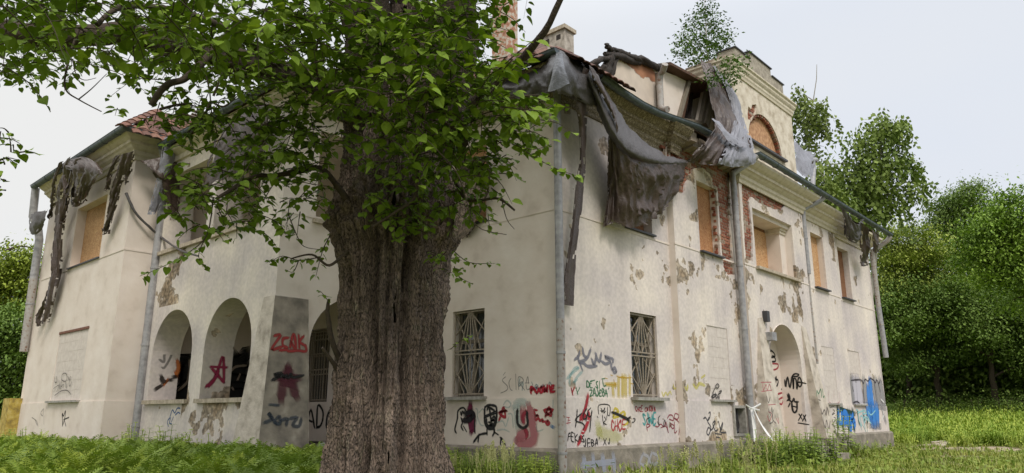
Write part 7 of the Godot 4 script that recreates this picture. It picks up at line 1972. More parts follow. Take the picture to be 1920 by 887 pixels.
func build_far_trees() -> void:
	var clump := leaf_clump(30, 5, 1.05, 0.2)
	var small := leaf_clump(10, 6, 0.9, 0.34)
	var hang := begin()
	# hanging birch string: leaves down a thread
	var r := RandomNumberGenerator.new()
	r.seed = 3
	for k in 12:
		var p := Vector3(r.randf_range(-0.12, 0.12), -k * 0.1, r.randf_range(-0.12, 0.12))
		var a := Vector3(r.randf_range(-1, 1), -0.8, r.randf_range(-1, 1)).normalized() * 0.24
		var x := a.cross(Vector3(r.randf_range(-1, 1), 0.3, r.randf_range(-1, 1))).normalized() * 0.085
		tri(hang, p, p + a * 0.5 + x, p + a, x.cross(a).normalized())
		tri(hang, p, p + a * 0.5 - x, p + a, x.cross(a).normalized())
	var weep := hang.commit()
	far_tree("birch_tree", "tall weeping birch with drooping strings of leaves beyond the far end of the house", Vector3(33.32,3.24,-5.35), Vector3(31.58,16.68,-2.40), 0.16, [[Vector3(31.42,15.97,-2.84), 1.3, 0.5], [Vector3(31.87,16.48,-2.15), 1.1, 0.5], [Vector3(32.32,16.40,-1.69), 0.8, 0.6], [Vector3(30.81,15.55,-3.66), 0.9, 0.4], [Vector3(31.28,14.56,-3.50), 1.5, 0.4], [Vector3(32.06,14.56,-2.64), 1.4, 0.5], [Vector3(31.12,13.28,-4.14), 1.5, 0.3], [Vector3(31.93,13.14,-3.30), 1.5, 0.4], [Vector3(30.78,12.43,-4.82), 1.2, 0.3], [Vector3(31.76,11.87,-3.94), 1.3, 0.3], [Vector3(32.35,12.43,-3.09), 0.9, 0.4], [Vector3(32.70,14.84,-1.84), 0.7, 0.5], [Vector3(33.22,14.13,-1.52), 0.7, 0.4], [Vector3(33.60,13.43,-1.36), 0.55, 0.4], [Vector3(33.86,12.72,-1.32), 0.4, 0.4], [Vector3(33.13,13.00,-2.03), 0.5, 0.4], [Vector3(33.18,12.15,-2.28), 0.4, 0.3], [Vector3(33.42,11.59,-2.22), 0.3, 0.3], [Vector3(30.31,13.43,-4.98), 1, 0.4], [Vector3(29.96,14.27,-5.05), 0.8, 0.4]], weep, 30.0, 1.0, Color(0.08, 0.13, 0.028), Color(0.25, 0.32, 0.08), M.birch, "trees beyond the far end")
	far_tree("birch_tree", "thin birch with a bare dead top behind the attic wall", Vector3(27.54,5.17,-6.42), Vector3(25.78,18.26,-3.61), 0.09, [[Vector3(25.46,16.69,-4.53), 0.8, 0.5], [Vector3(25.95,16.03,-4.24), 0.9, 0.5], [Vector3(26.38,16.16,-3.72), 0.75, 0.5], [Vector3(26.63,15.77,-3.58), 0.5, 0.6], [Vector3(25.79,15.38,-4.64), 0.9, 0.4], [Vector3(25.38,16.16,-4.81), 0.7, 0.4], [Vector3(26.27,15.25,-4.17), 0.6, 0.4], [Vector3(25.84,14.59,-4.87), 0.6, 0.4], [Vector3(26.73,14.20,-4.04), 0.4, 0.3], [Vector3(26.94,13.54,-4.05), 0.4, 0.3]], weep, 30.0, 0.9, Color(0.09, 0.13, 0.03), Color(0.27, 0.33, 0.1), M.birch, "trees beyond the far end")
	far_tree("birch_tree", "yellow green birch crown just above the far gutter", Vector3(24.82,2.85,-4.12), Vector3(23.02,11.49,-2.97), 0.1, [[Vector3(23.01,11.14,-3.12), 0.8, 0.8], [Vector3(23.41,10.67,-2.84), 0.9, 0.9], [Vector3(23.84,10.09,-2.58), 0.7, 0.8], [Vector3(22.66,11.73,-3.29), 0.5, 0.7]], weep, 60.0, 0.8, Color(0.09, 0.14, 0.025), Color(0.24, 0.3, 0.07), M.birch, "trees beyond the far end")
	var woods := [
		["broadleaf_tree", "yellow green young tree at the left edge of the wood on the right", Vector3(43.22,1.29,-5.88), Vector3(41.15,12.77,-4.00), [[Vector3(41.19,11.93,-4.26), 1.9, 0.9], [Vector3(40.73,10.60,-5.24), 1.8, 0.9], [Vector3(42.17,10.94,-3.54), 1.9, 0.9], [Vector3(41.61,9.61,-4.64), 2.2, 0.7], [Vector3(39.62,8.77,-5.60), 1.7, 0.6], [Vector3(42.82,9.27,-3.43), 2, 0.6]], Color(0.13, 0.18, 0.03), Color(0.36, 0.42, 0.08)],
		["broadleaf_tree", "tall open crowned tree rising in the middle of the wood on the right", Vector3(51.52,1.32,-4.39), Vector3(48.72,17.14,-1.74), [[Vector3(48.82,16.59,-1.83), 1.2, 0.6], [Vector3(48.46,15.49,-2.63), 1.8, 0.5], [Vector3(49.64,15.30,-1.40), 1.8, 0.5], [Vector3(48.22,14.01,-3.43), 2, 0.4], [Vector3(49.40,13.83,-2.20), 2.2, 0.4], [Vector3(50.29,13.83,-1.22), 1.8, 0.4], [Vector3(47.70,15.49,-3.47), 0.9, 0.5], [Vector3(49.09,11.99,-3.20), 2.2, 0.3], [Vector3(50.36,11.99,-1.80), 2.2, 0.3]], Color(0.07, 0.12, 0.028), Color(0.23, 0.31, 0.075)],
		["broadleaf_tree", "bright green layered tree at the right edge of the photo", Vector3(35.89,1.10,2.82), Vector3(32.88,11.93,3.43), [[Vector3(32.56,11.55,2.94), 1, 0.8], [Vector3(32.23,10.66,2.25), 1.4, 0.8], [Vector3(32.89,10.40,2.89), 1.6, 0.7], [Vector3(31.81,10.02,1.57), 1.1, 0.8], [Vector3(32.55,9.38,2.14), 1.6, 0.7], [Vector3(31.89,8.62,1.14), 1.1, 0.7], [Vector3(33.04,8.11,2.22), 1.7, 0.5], [Vector3(32.47,7.86,1.50), 1.3, 0.5], [Vector3(33.69,6.96,2.52), 1.6, 0.4], [Vector3(33.69,9.38,3.40), 1.8, 0.5]], Color(0.08, 0.15, 0.022), Color(0.29, 0.42, 0.065)],
		["broadleaf_tree", "dark dense tree low in the wood behind the meadow", Vector3(42.21,1.12,-3.99), Vector3(40.86,8.60,-2.77), [[Vector3(39.55,7.33,-4.67), 2, 0.4], [Vector3(40.59,7.65,-3.41), 2.2, 0.4], [Vector3(41.72,7.49,-2.22), 2.2, 0.3], [Vector3(38.03,5.95,-5.31), 1.7, 0.4], [Vector3(40.27,5.74,-4.45), 1.9, 0.3], [Vector3(41.65,5.42,-3.04), 2, 0.2], [Vector3(40.12,4.15,-5.19), 1.6, 0.2]], Color(0.06, 0.11, 0.022), Color(0.2, 0.29, 0.055)],
		["broadleaf_tree", "dark spreading tree in the wood nearest the right edge", Vector3(42.25,0.97,-0.94), Vector3(41.04,7.66,0.15), [[Vector3(40.41,7.66,-0.54), 2.1, 0.3], [Vector3(41.63,6.75,0.47), 2.1, 0.4], [Vector3(41.42,5.72,1.39), 2, 0.4], [Vector3(40.58,5.53,-1.12), 1.7, 0.25], [Vector3(41.77,4.77,-0.09), 1.6, 0.3], [Vector3(41.79,3.64,1.05), 1.4, 0.3], [Vector3(40.94,6.57,-1.89), 1.8, 0.3]], Color(0.06, 0.11, 0.022), Color(0.2, 0.29, 0.055)]]
	for w in woods:
		far_tree(w[0], w[1], w[2], w[3], 0.22, w[4], clump, 34.0, 0.9, w[5], w[6], M.twig, "trees of the wood on the right", true)
	# the depth of the wood: many trunks and crowns further in, too close together to count
	var places := []
	var tints := []
	for k in 9500:
		var p := Vector3(rng.randf_range(43.0, 68.0), 1.0 + 10.0 * pow(rng.randf(), 1.4), rng.randf_range(-17.0, 9.0))
		places.append(Transform3D(Basis(Vector3.UP, rng.randf() * TAU).scaled(Vector3.ONE * rng.randf_range(1.4, 2.3)), p))
		tints.append(Color(0.06, 0.11, 0.024).lerp(Color(0.2, 0.28, 0.06), rng.randf()))
	tag(scatter("wood", clump, M.leaf, places, tints), "depth of the wood behind the nearer trees on the right", "woodland")
	# left
	far_tree("broadleaf_tree", "yellow green tree at the left edge behind the wing", Vector3(0.47,0.50,-33.26), Vector3(-0.93,8.44,-31.93), 0.2, [[Vector3(-0.65,7.60,-31.92), 1.3, 0.9], [Vector3(-1.25,7.24,-32.71), 1.5, 0.9], [Vector3(-0.08,6.76,-31.60), 1, 0.9], [Vector3(-0.57,6.27,-32.32), 1.5, 0.8], [Vector3(-0.33,7.72,-31.53), 0.8, 0.9], [Vector3(-1.15,5.79,-33.13), 1.6, 0.6], [Vector3(-0.17,8.20,-31.18), 0.5, 0.8]], clump, 62.0, 0.8, Color(0.1, 0.15, 0.016), Color(0.36, 0.42, 0.06), M.twig, "trees behind the wing", true)
	far_tree("broadleaf_tree", "dark green tree at the left edge below the yellow one", Vector3(-0.28,0.55,-29.48), Vector3(-1.07,4.93,-28.76), 0.2, [[Vector3(-1.03,4.72,-28.79), 1.2, 0.5], [Vector3(-1.52,4.06,-29.57), 1.5, 0.4], [Vector3(-0.53,4.50,-28.33), 1, 0.5], [Vector3(-0.79,3.40,-29.01), 1.4, 0.25], [Vector3(-0.22,3.18,-28.46), 1.1, 0.2], [Vector3(-0.75,2.30,-29.36), 1.3, 0.15], [Vector3(-0.06,1.86,-28.76), 1.1, 0.1], [Vector3(-0.55,1.21,-29.53), 1.1, 0.2]], clump, 62.0, 0.8, Color(0.06, 0.11, 0.022), Color(0.19, 0.28, 0.05), M.twig, "trees behind the wing", true)
	# sapling on the roof
	far_tree("birch_sapling", "young birch growing out of the roof beside the attic wall", Vector3(7.906,9.362,-0.5), Vector3(7.777,12.446,-0.7), 0.035, [[Vector3(7.669,12.096,-0.7), 0.28, 0.6], [Vector3(6.969,11.302,-0.7), 0.3, 0.5], [Vector3(8.099,11.778,-0.7), 0.34, 0.5], [Vector3(6.469,10.7,-0.7), 0.26, 0.5], [Vector3(7.461,10.94,-0.7), 0.38, 0.5], [Vector3(8.298,11.154,-0.6), 0.34, 0.5], [Vector3(6.09,10.13,-0.6), 0.24, 0.5], [Vector3(6.938,10.147,-0.6), 0.32, 0.5], [Vector3(8.043,10.481,-0.6), 0.36, 0.6], [Vector3(5.96,9.264,0.7), 0.22, 0.7], [Vector3(5.664,8.871,0.5), 0.24, 0.6], [Vector3(6.239,9.434,0.8), 0.16, 0.8], [Vector3(5.963,8.913,0.7), 0.2, 0.7], [Vector3(6.601,9.285,0.7), 0.1, 0.7], [Vector3(7.905,12.709,-0.7), 0.2, 0.6], [Vector3(8.877,11.724,-0.6), 0.2, 0.6]], small, 330.0, 0.26, Color(0.05, 0.1, 0.02), Color(0.16, 0.26, 0.06), M.birch)

func build_undergrowth() -> void:
	# bushes along the dark foot of the wood
	var leaf := leaf_clump(30, 44, 1.0, 0.16)
	var n := 0
	for e in [[Vector3(36.27,2.30,-5.50), 1.1], [Vector3(39.36,2.15,-5.22), 1], [Vector3(39.17,2.24,-3.86), 1.2], [Vector3(41.41,2.15,-2.97), 1.1], [Vector3(40.00,2.16,-1.45), 1.2], [Vector3(39.85,1.98,-0.15), 1.1], [Vector3(39.51,2.05,1.02), 1.2]]:
		var c: Vector3 = e[0]
		var t := thing("bush", ["dark bush at the foot of the wood beside the house corner", "low dark bush second along the wood edge from the house", "dark bush under the yellow green tree at the wood edge", "middle dark bush along the far meadow edge", "round dark bush under the tall open tree", "dark bush second from the right edge of the photo", "dark bush at the right edge of the photo behind the meadow"][n], "bush", Vector3(c.x, ground_height(c.x, c.z), c.z), "bushes along the wood edge")
		var places := []
		var tints := []
		for k in 120:
			var d: Vector3 = Vector3(rng.randfn(), absf(rng.randfn()) * 0.8, rng.randfn()) * 0.55 * e[1]
			places.append(Transform3D(Basis(Vector3.UP, rng.randf() * TAU).scaled(Vector3.ONE * rng.randf_range(0.6, 1.1)), d))
			tints.append(Color(0.06, 0.11, 0.024).lerp(Color(0.2, 0.28, 0.06), rng.randf()))
		scatter("foliage", leaf, M.leaf, places, tints, t)
		var st := begin()
		for k in 4:
			tube(st, [Vector3(rng.randf_range(-0.2, 0.2), -0.1, rng.randf_range(-0.2, 0.2)), Vector3(rng.randf_range(-0.5, 0.5), 1.2, rng.randf_range(-0.5, 0.5))], [0.03, 0.015], 5)
		put("stem", st.commit(), M.twig, t)
		n += 1

# ---------- low plants
func frond_mesh(seed_at: int, length: float) -> ArrayMesh:
	# one pinnate frond arching out along +Z
	var st := begin()
	var r := RandomNumberGenerator.new()
	r.seed = seed_at
	var n := 19
	for k in n:
		var u := float(k) / n
		var p := Vector3(0, length * (0.75 * u - 0.62 * u * u), length * u * (1.0 - 0.12 * u))
		var u2 := float(k + 1) / n
		var q := Vector3(0, length * (0.75 * u2 - 0.62 * u2 * u2), length * u2 * (1.0 - 0.12 * u2))
		tri(st, p + Vector3(-0.004, 0, 0), p + Vector3(0.004, 0, 0), q, Vector3.UP)
		if k < 2:
			continue
		var l := length * 0.24 * sin(PI * pow(u, 0.75) * 0.96 + 0.1)
		for s in [-1.0, 1.0]:
			var e := p + Vector3(s * l, -l * 0.25 + r.randf_range(-0.01, 0.01), l * 0.42)
			var w := length * 0.014
			var m := (p + e) * 0.5 + Vector3(0, 0.012, 0)
			tri(st, p, m + Vector3(0, 0, w), m - Vector3(0, 0, w), Vector3(s * 0.2, 1, 0).normalized())
			tri(st, e, m + Vector3(0, 0, w), m - Vector3(0, 0, w), Vector3(s * 0.3, 1, 0).normalized())
	return st.commit()

func plant_of(st: SurfaceTool, frond: Mesh, n: int, r: RandomNumberGenerator, rise: float) -> void:
	for k in n:
		var b := Basis(Vector3.UP, TAU * k / n + r.randf_range(-0.4, 0.4)) * Basis(Vector3.RIGHT, -rise + r.randf_range(-0.35, 0.35))
		st.append_from(frond, 0, Transform3D(b.scaled(Vector3.ONE * r.randf_range(0.7, 1.15)), Vector3(0, r.randf_range(0.0, 0.12), 0)))

func blade_clump(n: int, seed_at: int, h: float, w: float) -> ArrayMesh:
	var st := begin()
	var r := RandomNumberGenerator.new()
	r.seed = seed_at
	for k in n:
		var p := Vector3(r.randfn() * 0.07, 0, r.randfn() * 0.07)
		var a := r.randf() * TAU
		var lean := Vector3(cos(a), 0, sin(a)) * r.randf_range(0.1, 0.6) * h
		var l := h * r.randf_range(0.55, 1.2)
		var x := Vector3(-sin(a), 0, cos(a)) * w
		var m := p + Vector3(0, l * 0.55, 0) + lean * 0.35
		var e := p + Vector3(0, l * 0.92, 0) + lean
		var nn := Vector3(cos(a) * -0.4, 1, sin(a) * -0.4).normalized()
		tri(st, p - x, p + x, m + x * 0.8, nn)
		tri(st, p - x, m + x * 0.8, m - x * 0.8, nn)
		tri(st, m - x * 0.8, m + x * 0.8, e, nn)
	return st.commit()

func house_near(x: float, z: float) -> bool:
	return (x > -0.15 and x < 17.85 and z < 0.62) or (x > -3.3 and z < -3.4) or (x > -4.0 and z < -8.8 and x < 18.0)

func build_plants() -> void:
	build_undergrowth()
	var eye := Vector2(-9.677, 7.776)
	# ferns: each plant is a thing; three kinds of growth
	var kinds := []
	var r := RandomNumberGenerator.new()
	r.seed = 12
	for k in 4:
		var st := begin()
		plant_of(st, frond_mesh(60 + k, 0.42), 17 + k, r, 0.8)
		kinds.append(st.commit())
	var fern_mats := []
	for c in [Color(0.15, 0.22, 0.026), Color(0.22, 0.31, 0.036), Color(0.33, 0.41, 0.055)]:
		var m := mat(c.linear_to_srgb(), 0.6)
		m.backlight_enabled = true
		m.backlight = Color(0.3, 0.38, 0.1)
		fern_mats.append(m)
	var count := 0
	var tries := 0
	while count < 285 and tries < 6000:
		tries += 1
		var z := 0.5 - 9.5 * pow(rng.randf(), 1.15)
		var x := rng.randf_range(-8.2, -3.3) - 0.16 * z
		var d := Vector2(x, z).distance_to(eye)
		if house_near(x, z):
			continue
		var o := put("fern", kinds[rng.randi() % 4], fern_mats[clampi(int(rng.randf() * 2.2 + nz.get_noise_2d(x * 60.0, z * 60.0) * 2.0), 0, 2)])
		var s := rng.randf_range(1.05, 1.6)
		o.transform = Transform3D(Basis(Vector3.UP, rng.randf() * TAU).scaled(Vector3.ONE * s), Vector3(x, ground_height(x, z) - 0.05 + 0.12 * nz.get_noise_2d(x * 80.0, z * 80.0), z))
		tag(o, ("fern at the near edge of the fern bed by the porch buttress" if d < 10.0 and x > -5.6 else "fern at the near edge of the fern bed at the bottom left" if d < 10.0 else "fern in the middle of the fern bed below the porch" if x > -6.2 else "fern in the far part of the bed beside the wing wall" if d > 13.0 else "fern in the middle of the fern bed below the wing"), "fern", "ferns growing below the wing")
		count += 1
	var leafy := leaf_clump(12, 8, 0.34, 0.13, 0.5)
	var bush := leaf_clump(26, 9, 0.55, 0.1, 0.4)
	var herb := [[], []]
	var herb_c := [[], []]
	# the rest of the bed, between and behind the single ferns
	var fill := []
	var fill_c := []
	while fill.size() < 1900:
		var z := rng.randf_range(-14.0, 0.8)
		var x := rng.randf_range(-8.6, -3.2) - 0.16 * z
		if house_near(x, z):
			continue
		fill.append(Transform3D(Basis(Vector3.UP, rng.randf() * TAU).scaled(Vector3.ONE * rng.randf_range(0.9, 1.45)), Vector3(x, ground_height(x, z) - 0.06 + 0.14 * nz.get_noise_2d(x * 80.0, z * 80.0), z)))
		fill_c.append(Color(0.13, 0.2, 0.024).lerp(Color(0.36, 0.43, 0.06), clampf(rng.randf() * 0.8 + nz.get_noise_2d(x * 60.0, z * 60.0) * 0.8, 0, 1)))
	tag(scatter("fern_thicket", kinds[1], M.leaf, fill, fill_c), "mass of smaller ferns filling the bed between the larger ones", "ferns")
	# grass
	var blade := [blade_clump(16, 1, 0.13, 0.006), blade_clump(14, 2, 0.3, 0.007), blade_clump(12, 3, 0.5, 0.012)]
	var sets := [[], [], []]
	var cols := [[], [], []]
	for k in 26000:
		var x := rng.randf_range(-8.0, 34.0)
		var z := rng.randf_range(-0.5, 7.5)
		if house_near(x, z) or (x > 17.9 and z < 0.0):
			continue
		if x > 7.5 and x < 10.3 and z < 1.9:
			continue
		var dd := dirt(x, z)
		if dd > 0.16 and rng.randf() < 0.93:
			continue
		var tall := 0
		if z < 1.5 and x < 11.0 and rng.randf() < (0.12 if x < 4.5 else 0.3):
			tall = 1
		var g := nz.get_noise_2d(x * 70.0, z * 70.0)
		var c := Color(0.17, 0.22, 0.04).lerp(Color(0.38, 0.4, 0.1), clampf(rng.randf() * 0.7 + g * 1.1 + 0.1, 0, 1))
		if rng.randf() < 0.1:
			c = Color(0.3, 0.27, 0.13)
		if rng.randf() < 0.035 + 0.12 * clampf(g * 2.0, 0.0, 1.0) and dd < 0.05:
			herb[0].append(Transform3D(Basis(Vector3.UP, rng.randf() * TAU).scaled(Vector3.ONE * rng.randf_range(0.5, 1.1)), Vector3(x, ground_height(x, z) + 0.08, z)))
			herb_c[0].append(c.lerp(Color(0.16, 0.26, 0.04), 0.5))
		sets[tall].append(Transform3D(Basis(Vector3.UP, rng.randf() * TAU).scaled(Vector3.ONE * rng.randf_range(0.6, 1.2)), Vector3(x, ground_height(x, z), z)))
		cols[tall].append(c)
	for k in 36000:
		var x := 18.5 + 35.0 * pow(rng.randf(), 1.1)
		var z := rng.randf_range(-13.0, 6.5)
		var d := x + 10.0
		if (x < 18.5) or dirt(x, z) > 0.1:
			continue
		var c := Color(0.17, 0.26, 0.03).lerp(Color(0.37, 0.43, 0.075), clampf(rng.randf() * 0.8 + nz.get_noise_2d(x * 20.0, z * 20.0), 0, 1))
		if rng.randf() < 0.35:
			herb[1].append(Transform3D(Basis(Vector3.UP, rng.randf() * TAU).scaled(Vector3.ONE * rng.randf_range(0.6, 1.2)), Vector3(x, ground_height(x, z) + rng.randf_range(0.15, 0.45), z)))
			herb_c[1].append(c)
			continue
		sets[2].append(Transform3D(Basis(Vector3.UP, rng.randf() * TAU).scaled(Vector3.ONE * rng.randf_range(0.7, 1.3) * (1.0 + (d - 27.0) * 0.012) * 0.8), Vector3(x, ground_height(x, z), z)))
		cols[2].append(c)
	tag(scatter("herbage", leafy, M.leaf, herb[0], herb_c[0]), "low broad leaved herbs scattered through the short grass", "herbs")
	tag(scatter("meadow_herbage", bush, M.leaf, herb[1], herb_c[1]), "leafy herbs standing among the meadow grass", "herbs")
	tag(scatter("short_grass", blade[0], M.leaf, sets[0], cols[0]), "short patchy grass along the front of the house", "grass")
	tag(scatter("rough_grass", blade[1], M.leaf, sets[1], cols[1]), "rough taller grass at the foot of the front wall", "grass")
	tag(scatter("meadow_grass", blade[2], M.leaf, sets[2], cols[2]), "sunny green meadow between house corner and dark wood", "grass")
	# weeds: upright leafy stems
	var weed := []
	for k in 3:
		var st := begin()
		for s in 8:
			var o := Vector3(r.randfn() * 0.1, 0, r.randfn() * 0.08)
			var h := r.randf_range(0.3, 0.6)
			var tip := o + Vector3(r.randf_range(-0.08, 0.08), h, r.randf_range(-0.08, 0.08))
			stick(st, o, tip, 0.006, 0.006)
			for q in 9:
				var p := o.lerp(tip, 0.15 + 0.85 * q / 8.0)
				for sd in [0.0, PI]:
					var a: float = q * 1.6 + sd + r.randf_range(-0.3, 0.3)
					var l := 0.15 * (1.15 - q / 11.0)
					var e := p + Vector3(cos(a) * l, -0.25 * l + 0.02, sin(a) * l)
					var x := Vector3(-sin(a), 0, cos(a)) * l * 0.27
					var m := (p + e) * 0.5 + Vector3(0, 0.01, 0)
					tri(st, p, m + x, m - x, Vector3(cos(a) * 0.3, 1, sin(a) * 0.3).normalized())
					tri(st, e, m + x, m - x, Vector3(cos(a) * 0.4, 1, sin(a) * 0.4).normalized())
		weed.append(st.commit())
	var spots := []
	for k in 90:
		spots.append([rng.randf_range(-1.6, -0.2), rng.randf_range(-3.2, 0.4), 0.75])
	for k in 44:
		var x := rng.randf_range(2.2, 7.8)
		spots.append([x, rng.randf_range(0.35, 1.9), 0.4 + 0.4 * absf(nz.get_noise_1d(x * 120.0)) * 2.0])
	for k in 26:
		spots.append([rng.randf_range(4.9, 7.3), rng.randf_range(0.6, 1.9), 1.15])
	for k in 12:
		spots.append([rng.randf_range(10.2, 13.0), rng.randf_range(0.7, 1.3), 0.7])
	spots.append([11.1, 0.75, 1.9])
	for k in 46:
		var zz := rng.randf_range(-14.0, -4.6)
		spots.append([(-3.35 if zz > -8.8 else -4.1) - rng.randf_range(0.05, 0.7), zz, rng.randf_range(0.9, 1.5)])
	for e in spots:
		var o := put("weed", weed[rng.randi() % 3], fern_mats[rng.randi() % 3])
		o.transform = Transform3D(Basis(Vector3.UP, rng.randf() * TAU).scaled(Vector3.ONE * e[2] * rng.randf_range(0.8, 1.2)), Vector3(e[0], ground_height(e[0], e[1]) - 0.02, e[1]))
		tag(o, "leafy green weed in front of the short wall between linden and corner downpipe" if e[0] < 0.0 and e[1] > -3.5 else "tall leafy weed against the porch and wing walls behind the ferns" if e[0] < 0.0 else "tall leafy weed by the meter niche and second downpipe" if e[2] > 1.1 else "leafy weed at the plinth right of the doorway steps" if e[0] > 9.0 else "leafy green weed along the plinth of the front wall", "weed", "weeds along the house wall")
	# grass stalks with pale seed heads in front of the short side
	var st := begin()
	for s in 4:
		var o := Vector3(r.randfn() * 0.06, 0, r.randfn() * 0.06)
		var tip := o + Vector3(r.randf_range(-0.12, 0.12), r.randf_range(0.4, 0.66), r.randf_range(-0.12, 0.12))
		stick(st, o, tip, 0.005, 0.005)
		for q in 16:
			var p := o.lerp(tip, 0.7 + 0.3 * q / 15.0)
			box(st, p + Vector3(r.randfn() * 0.012, 0, r.randfn() * 0.012), Vector3(0.012, 0.022, 0.012), Basis(Vector3(1, 0.3, 0).normalized(), r.randf()))
	var stalk := st.commit()
	var straw := mat(Color(0.36, 0.36, 0.15).linear_to_srgb(), 0.8)
	for k in 34:
		var o := put("seed_grass", stalk, straw)
		var x := rng.randf_range(-2.0, -0.3) if k < 22 else rng.randf_range(0.3, 5.0)
		var z := rng.randf_range(-3.0, 0.8) if k < 22 else rng.randf_range(0.8, 2.2)
		o.transform = Transform3D(Basis(Vector3.UP, rng.randf() * TAU).scaled(Vector3.ONE * rng.randf_range(0.7, 1.15)), Vector3(x, ground_height(x, z), z))
		tag(o, "tall grass with pale seed heads before the house corner", "grass", "seeding grasses near the house corner")

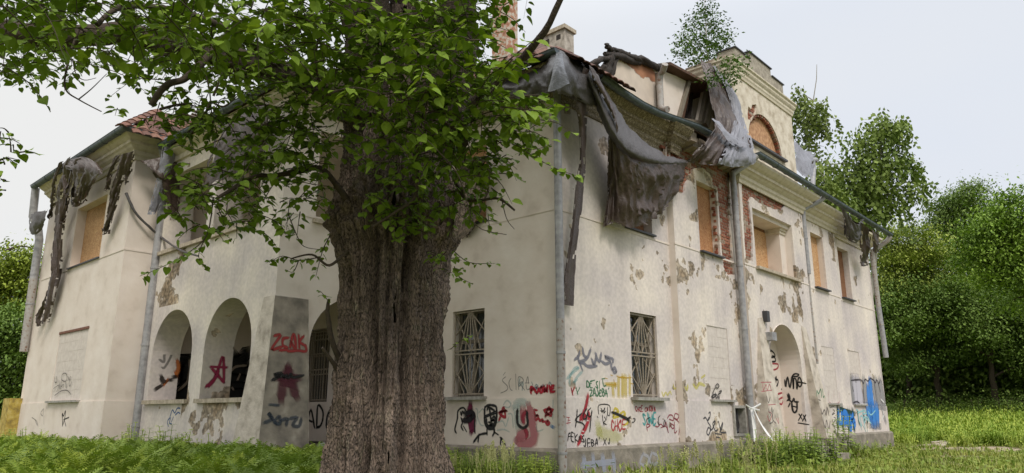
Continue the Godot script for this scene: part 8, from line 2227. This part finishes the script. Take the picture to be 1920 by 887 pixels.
func build_small_things() -> void:
	# shoots at the foot of the linden
	for e in [[Vector3(-5.902,0.571,2.579), 0.9, "leafy shoot left of middle at the foot of the linden trunk"], [Vector3(-5.582,0.508,3.061), 1.1, "tallest leafy shoot right of middle at the foot of the linden trunk"], [Vector3(-5.59,0.57,3.228), 0.9, "rightmost leafy shoot at the foot of the linden trunk"], [Vector3(-5.741,0.508,2.886), 0.7, "smallest leafy shoot in the middle of the linden trunk foot"]]:
		var o := thing("linden_shoot", e[2], "shoot", e[0] - Vector3(0, 0.25, 0), "shoots at the foot of the linden")
		var st := begin()
		tube(st, [Vector3.ZERO, Vector3(0.02, 0.15, 0.01), Vector3(0.0, 0.3 * e[1], 0.02)], [0.005, 0.004, 0.003], 5)
		put("stem", st.commit(), M.twig, o)
		for k in 8:
			var a := k * 2.4
			var l := put("leaf", linden_leaf(), M.leaf_set[2 + k % 2], o)
			var ax := Vector3(cos(a), -0.15, sin(a)).normalized()
			var x := Vector3.UP.cross(ax).normalized()
			var s := 0.1 * rng.randf_range(0.7, 1.1)
			l.transform = Transform3D(Basis(x * s, ax.cross(x) * s, ax * s), Vector3(0.0, (0.08 + 0.03 * k) * e[1], 0.01))
	# meter niche with a metal frame
	var n := holder("meter_niche")
	for e in [[5.91, 5.97, 0.58, 1.24], [6.46, 6.52, 0.58, 1.24], [5.97, 6.46, 1.18, 1.24], [5.97, 6.46, 0.58, 0.63]]:
		wall_box("frame", n, "B", 0.17, e[0], e[1], e[2], e[3], -0.05, 0.14, M.sill_light)
	wall_box("back", n, "B", 0.17, 5.95, 6.5, 0.6, 1.2, 0.13, 0.16, M.char)
	var st := begin()
	for k in 4:
		tube(st, smooth([Vector3(6.0 + k * 0.1, 1.15, 0.1), Vector3(6.1 + k * 0.06, 0.95, 0.12), Vector3(6.05 + k * 0.09, 0.78, 0.12), Vector3(6.2, 0.65, 0.13)], 4), taper(13, 0.012, 0.01), 5)
	put("cable", st.commit(), M.sill, n)
	# white tape tied round the downpipe
	var tape := thing("barrier_tape", "white plastic tape knotted round the second downpipe and trailing into the grass", "tape", Vector3(6.6, 0, 0.3))
	for rows in [[[Vector3(6.128,1.172,0.5), Vector3(6.263,1.173,0.5)], [Vector3(6.04,0.989,0.55), Vector3(6.179,0.989,0.56)], [Vector3(5.965,0.732,0.6), Vector3(6.127,0.741,0.6)], [Vector3(5.754,0.483,0.7), Vector3(5.832,0.481,0.7)]], [[Vector3(5.831,1.17,0.6), Vector3(5.826,1.136,0.6)], [Vector3(6.032,1.205,0.62), Vector3(6.053,1.171,0.62)], [Vector3(6.446,1.289,0.6), Vector3(6.468,1.254,0.6)]], [[Vector3(6.002,1.182,0.62), Vector3(6.055,1.182,0.62)], [Vector3(6.071,0.866,0.72), Vector3(6.152,0.866,0.72)], [Vector3(5.929,0.594,0.95), Vector3(6.011,0.603,0.95)], [Vector3(5.623,0.498,1.2), Vector3(5.701,0.486,1.2)]], [[Vector3(5.709,1.27,0.58), Vector3(5.729,1.236,0.58)], [Vector3(5.924,1.193,0.62), Vector3(5.918,1.159,0.62)], [Vector3(6.365,1.15,0.6), Vector3(6.359,1.115,0.6)]]]:
		var loc := []
		for q in rows:
			loc.append([q[0] - tape.position, (q[0] + q[1]) * 0.5 - tape.position + Vector3(0, 0, 0.01), q[1] - tape.position])
		put("strip", cloth(loc, 6, 18, 0.015, 5.0), M.tape, tape)
	# lamp bracket over the doorway and two small wall fittings
	var lamp := holder("wall_lamp")
	wall_box("box", lamp, "B", 0.3, 7.62, 7.78, 3.24, 3.5, -0.12, 0.0, M.sill)
	wall_box("shade", lamp, "B", 0.3, 7.6, 7.85, 2.78, 2.98, -0.22, 0.0, M.zinc)
	# curved black pipe end behind the buttress
	st = begin()
	tube(st, smooth([Vector3(-2.25, 0.5, -3.35), Vector3(-2.28, 0.42, -3.2), Vector3(-2.34, 0.2, -3.1), Vector3(-2.42, -0.2, -3.0), Vector3(-2.5, -0.6, -2.9)], 4), taper(17, 0.09, 0.09), 10)
	tag(put("drain_pipe", st.commit(), M.zinc), "grey bent drain pipe end leaning beside the porch buttress", "pipe")
	# yellow painted post beyond the wing
	st = begin()
	box(st, Vector3(-3.97, 0.3, -15.0), Vector3(0.3, 2.3, 0.55))
	tag(put("gate_post", st.commit(), M.yellow_wall), "yellow painted masonry post with scribbles at the far end of the wing", "post")
	# broken planks on the bare earth at the far corner
	for k in 4:
		var s := begin()
		var l: float = [1.7, 0.7, 1.2, 0.8][k]
		var x: float = [18.9, 18.1, 19.4, 20.3][k]
		var z := 0.6 + rng.randf() * 0.9
		var a := rng.randf_range(-0.35, 0.35)
		box(s, Vector3.ZERO, Vector3(l, 0.05, 0.14))
		var o := put("plank", s.commit(), M.sill_stone, null, Vector3(x, ground_height(x, z) + 0.05 + k * 0.012, z))
		o.rotation = Vector3(0.1, a, 0.03)
		tag(o, ["longest pale plank lying on bare earth by the far corner", "short pale plank lying against the far plinth corner", "thin grey plank lying askew on the bare earth", "broken plank end farthest out from the far corner"][k], "plank", "planks at the far corner")
	# a shaft of gutter and pipe behind the attic
	st = begin()
	tube(st, [Vector3(14.031,9.272,-0.6), Vector3(15.166,9.609,-0.6)], [0.09, 0.09], 8)
	tube(st, [Vector3(14.84,9.485,-0.6), Vector3(14.87,9.223,-0.6), Vector3(14.3,8.419,-0.5)], [0.08, 0.08, 0.08], 8)
	put("downpipe", st.commit(), M.zinc, house)
	wall_box("dormer_wall", house, "B", -0.7, 10.9, 12.6, 7.2, 8.4, 0.0, 0.8, M.plaster)
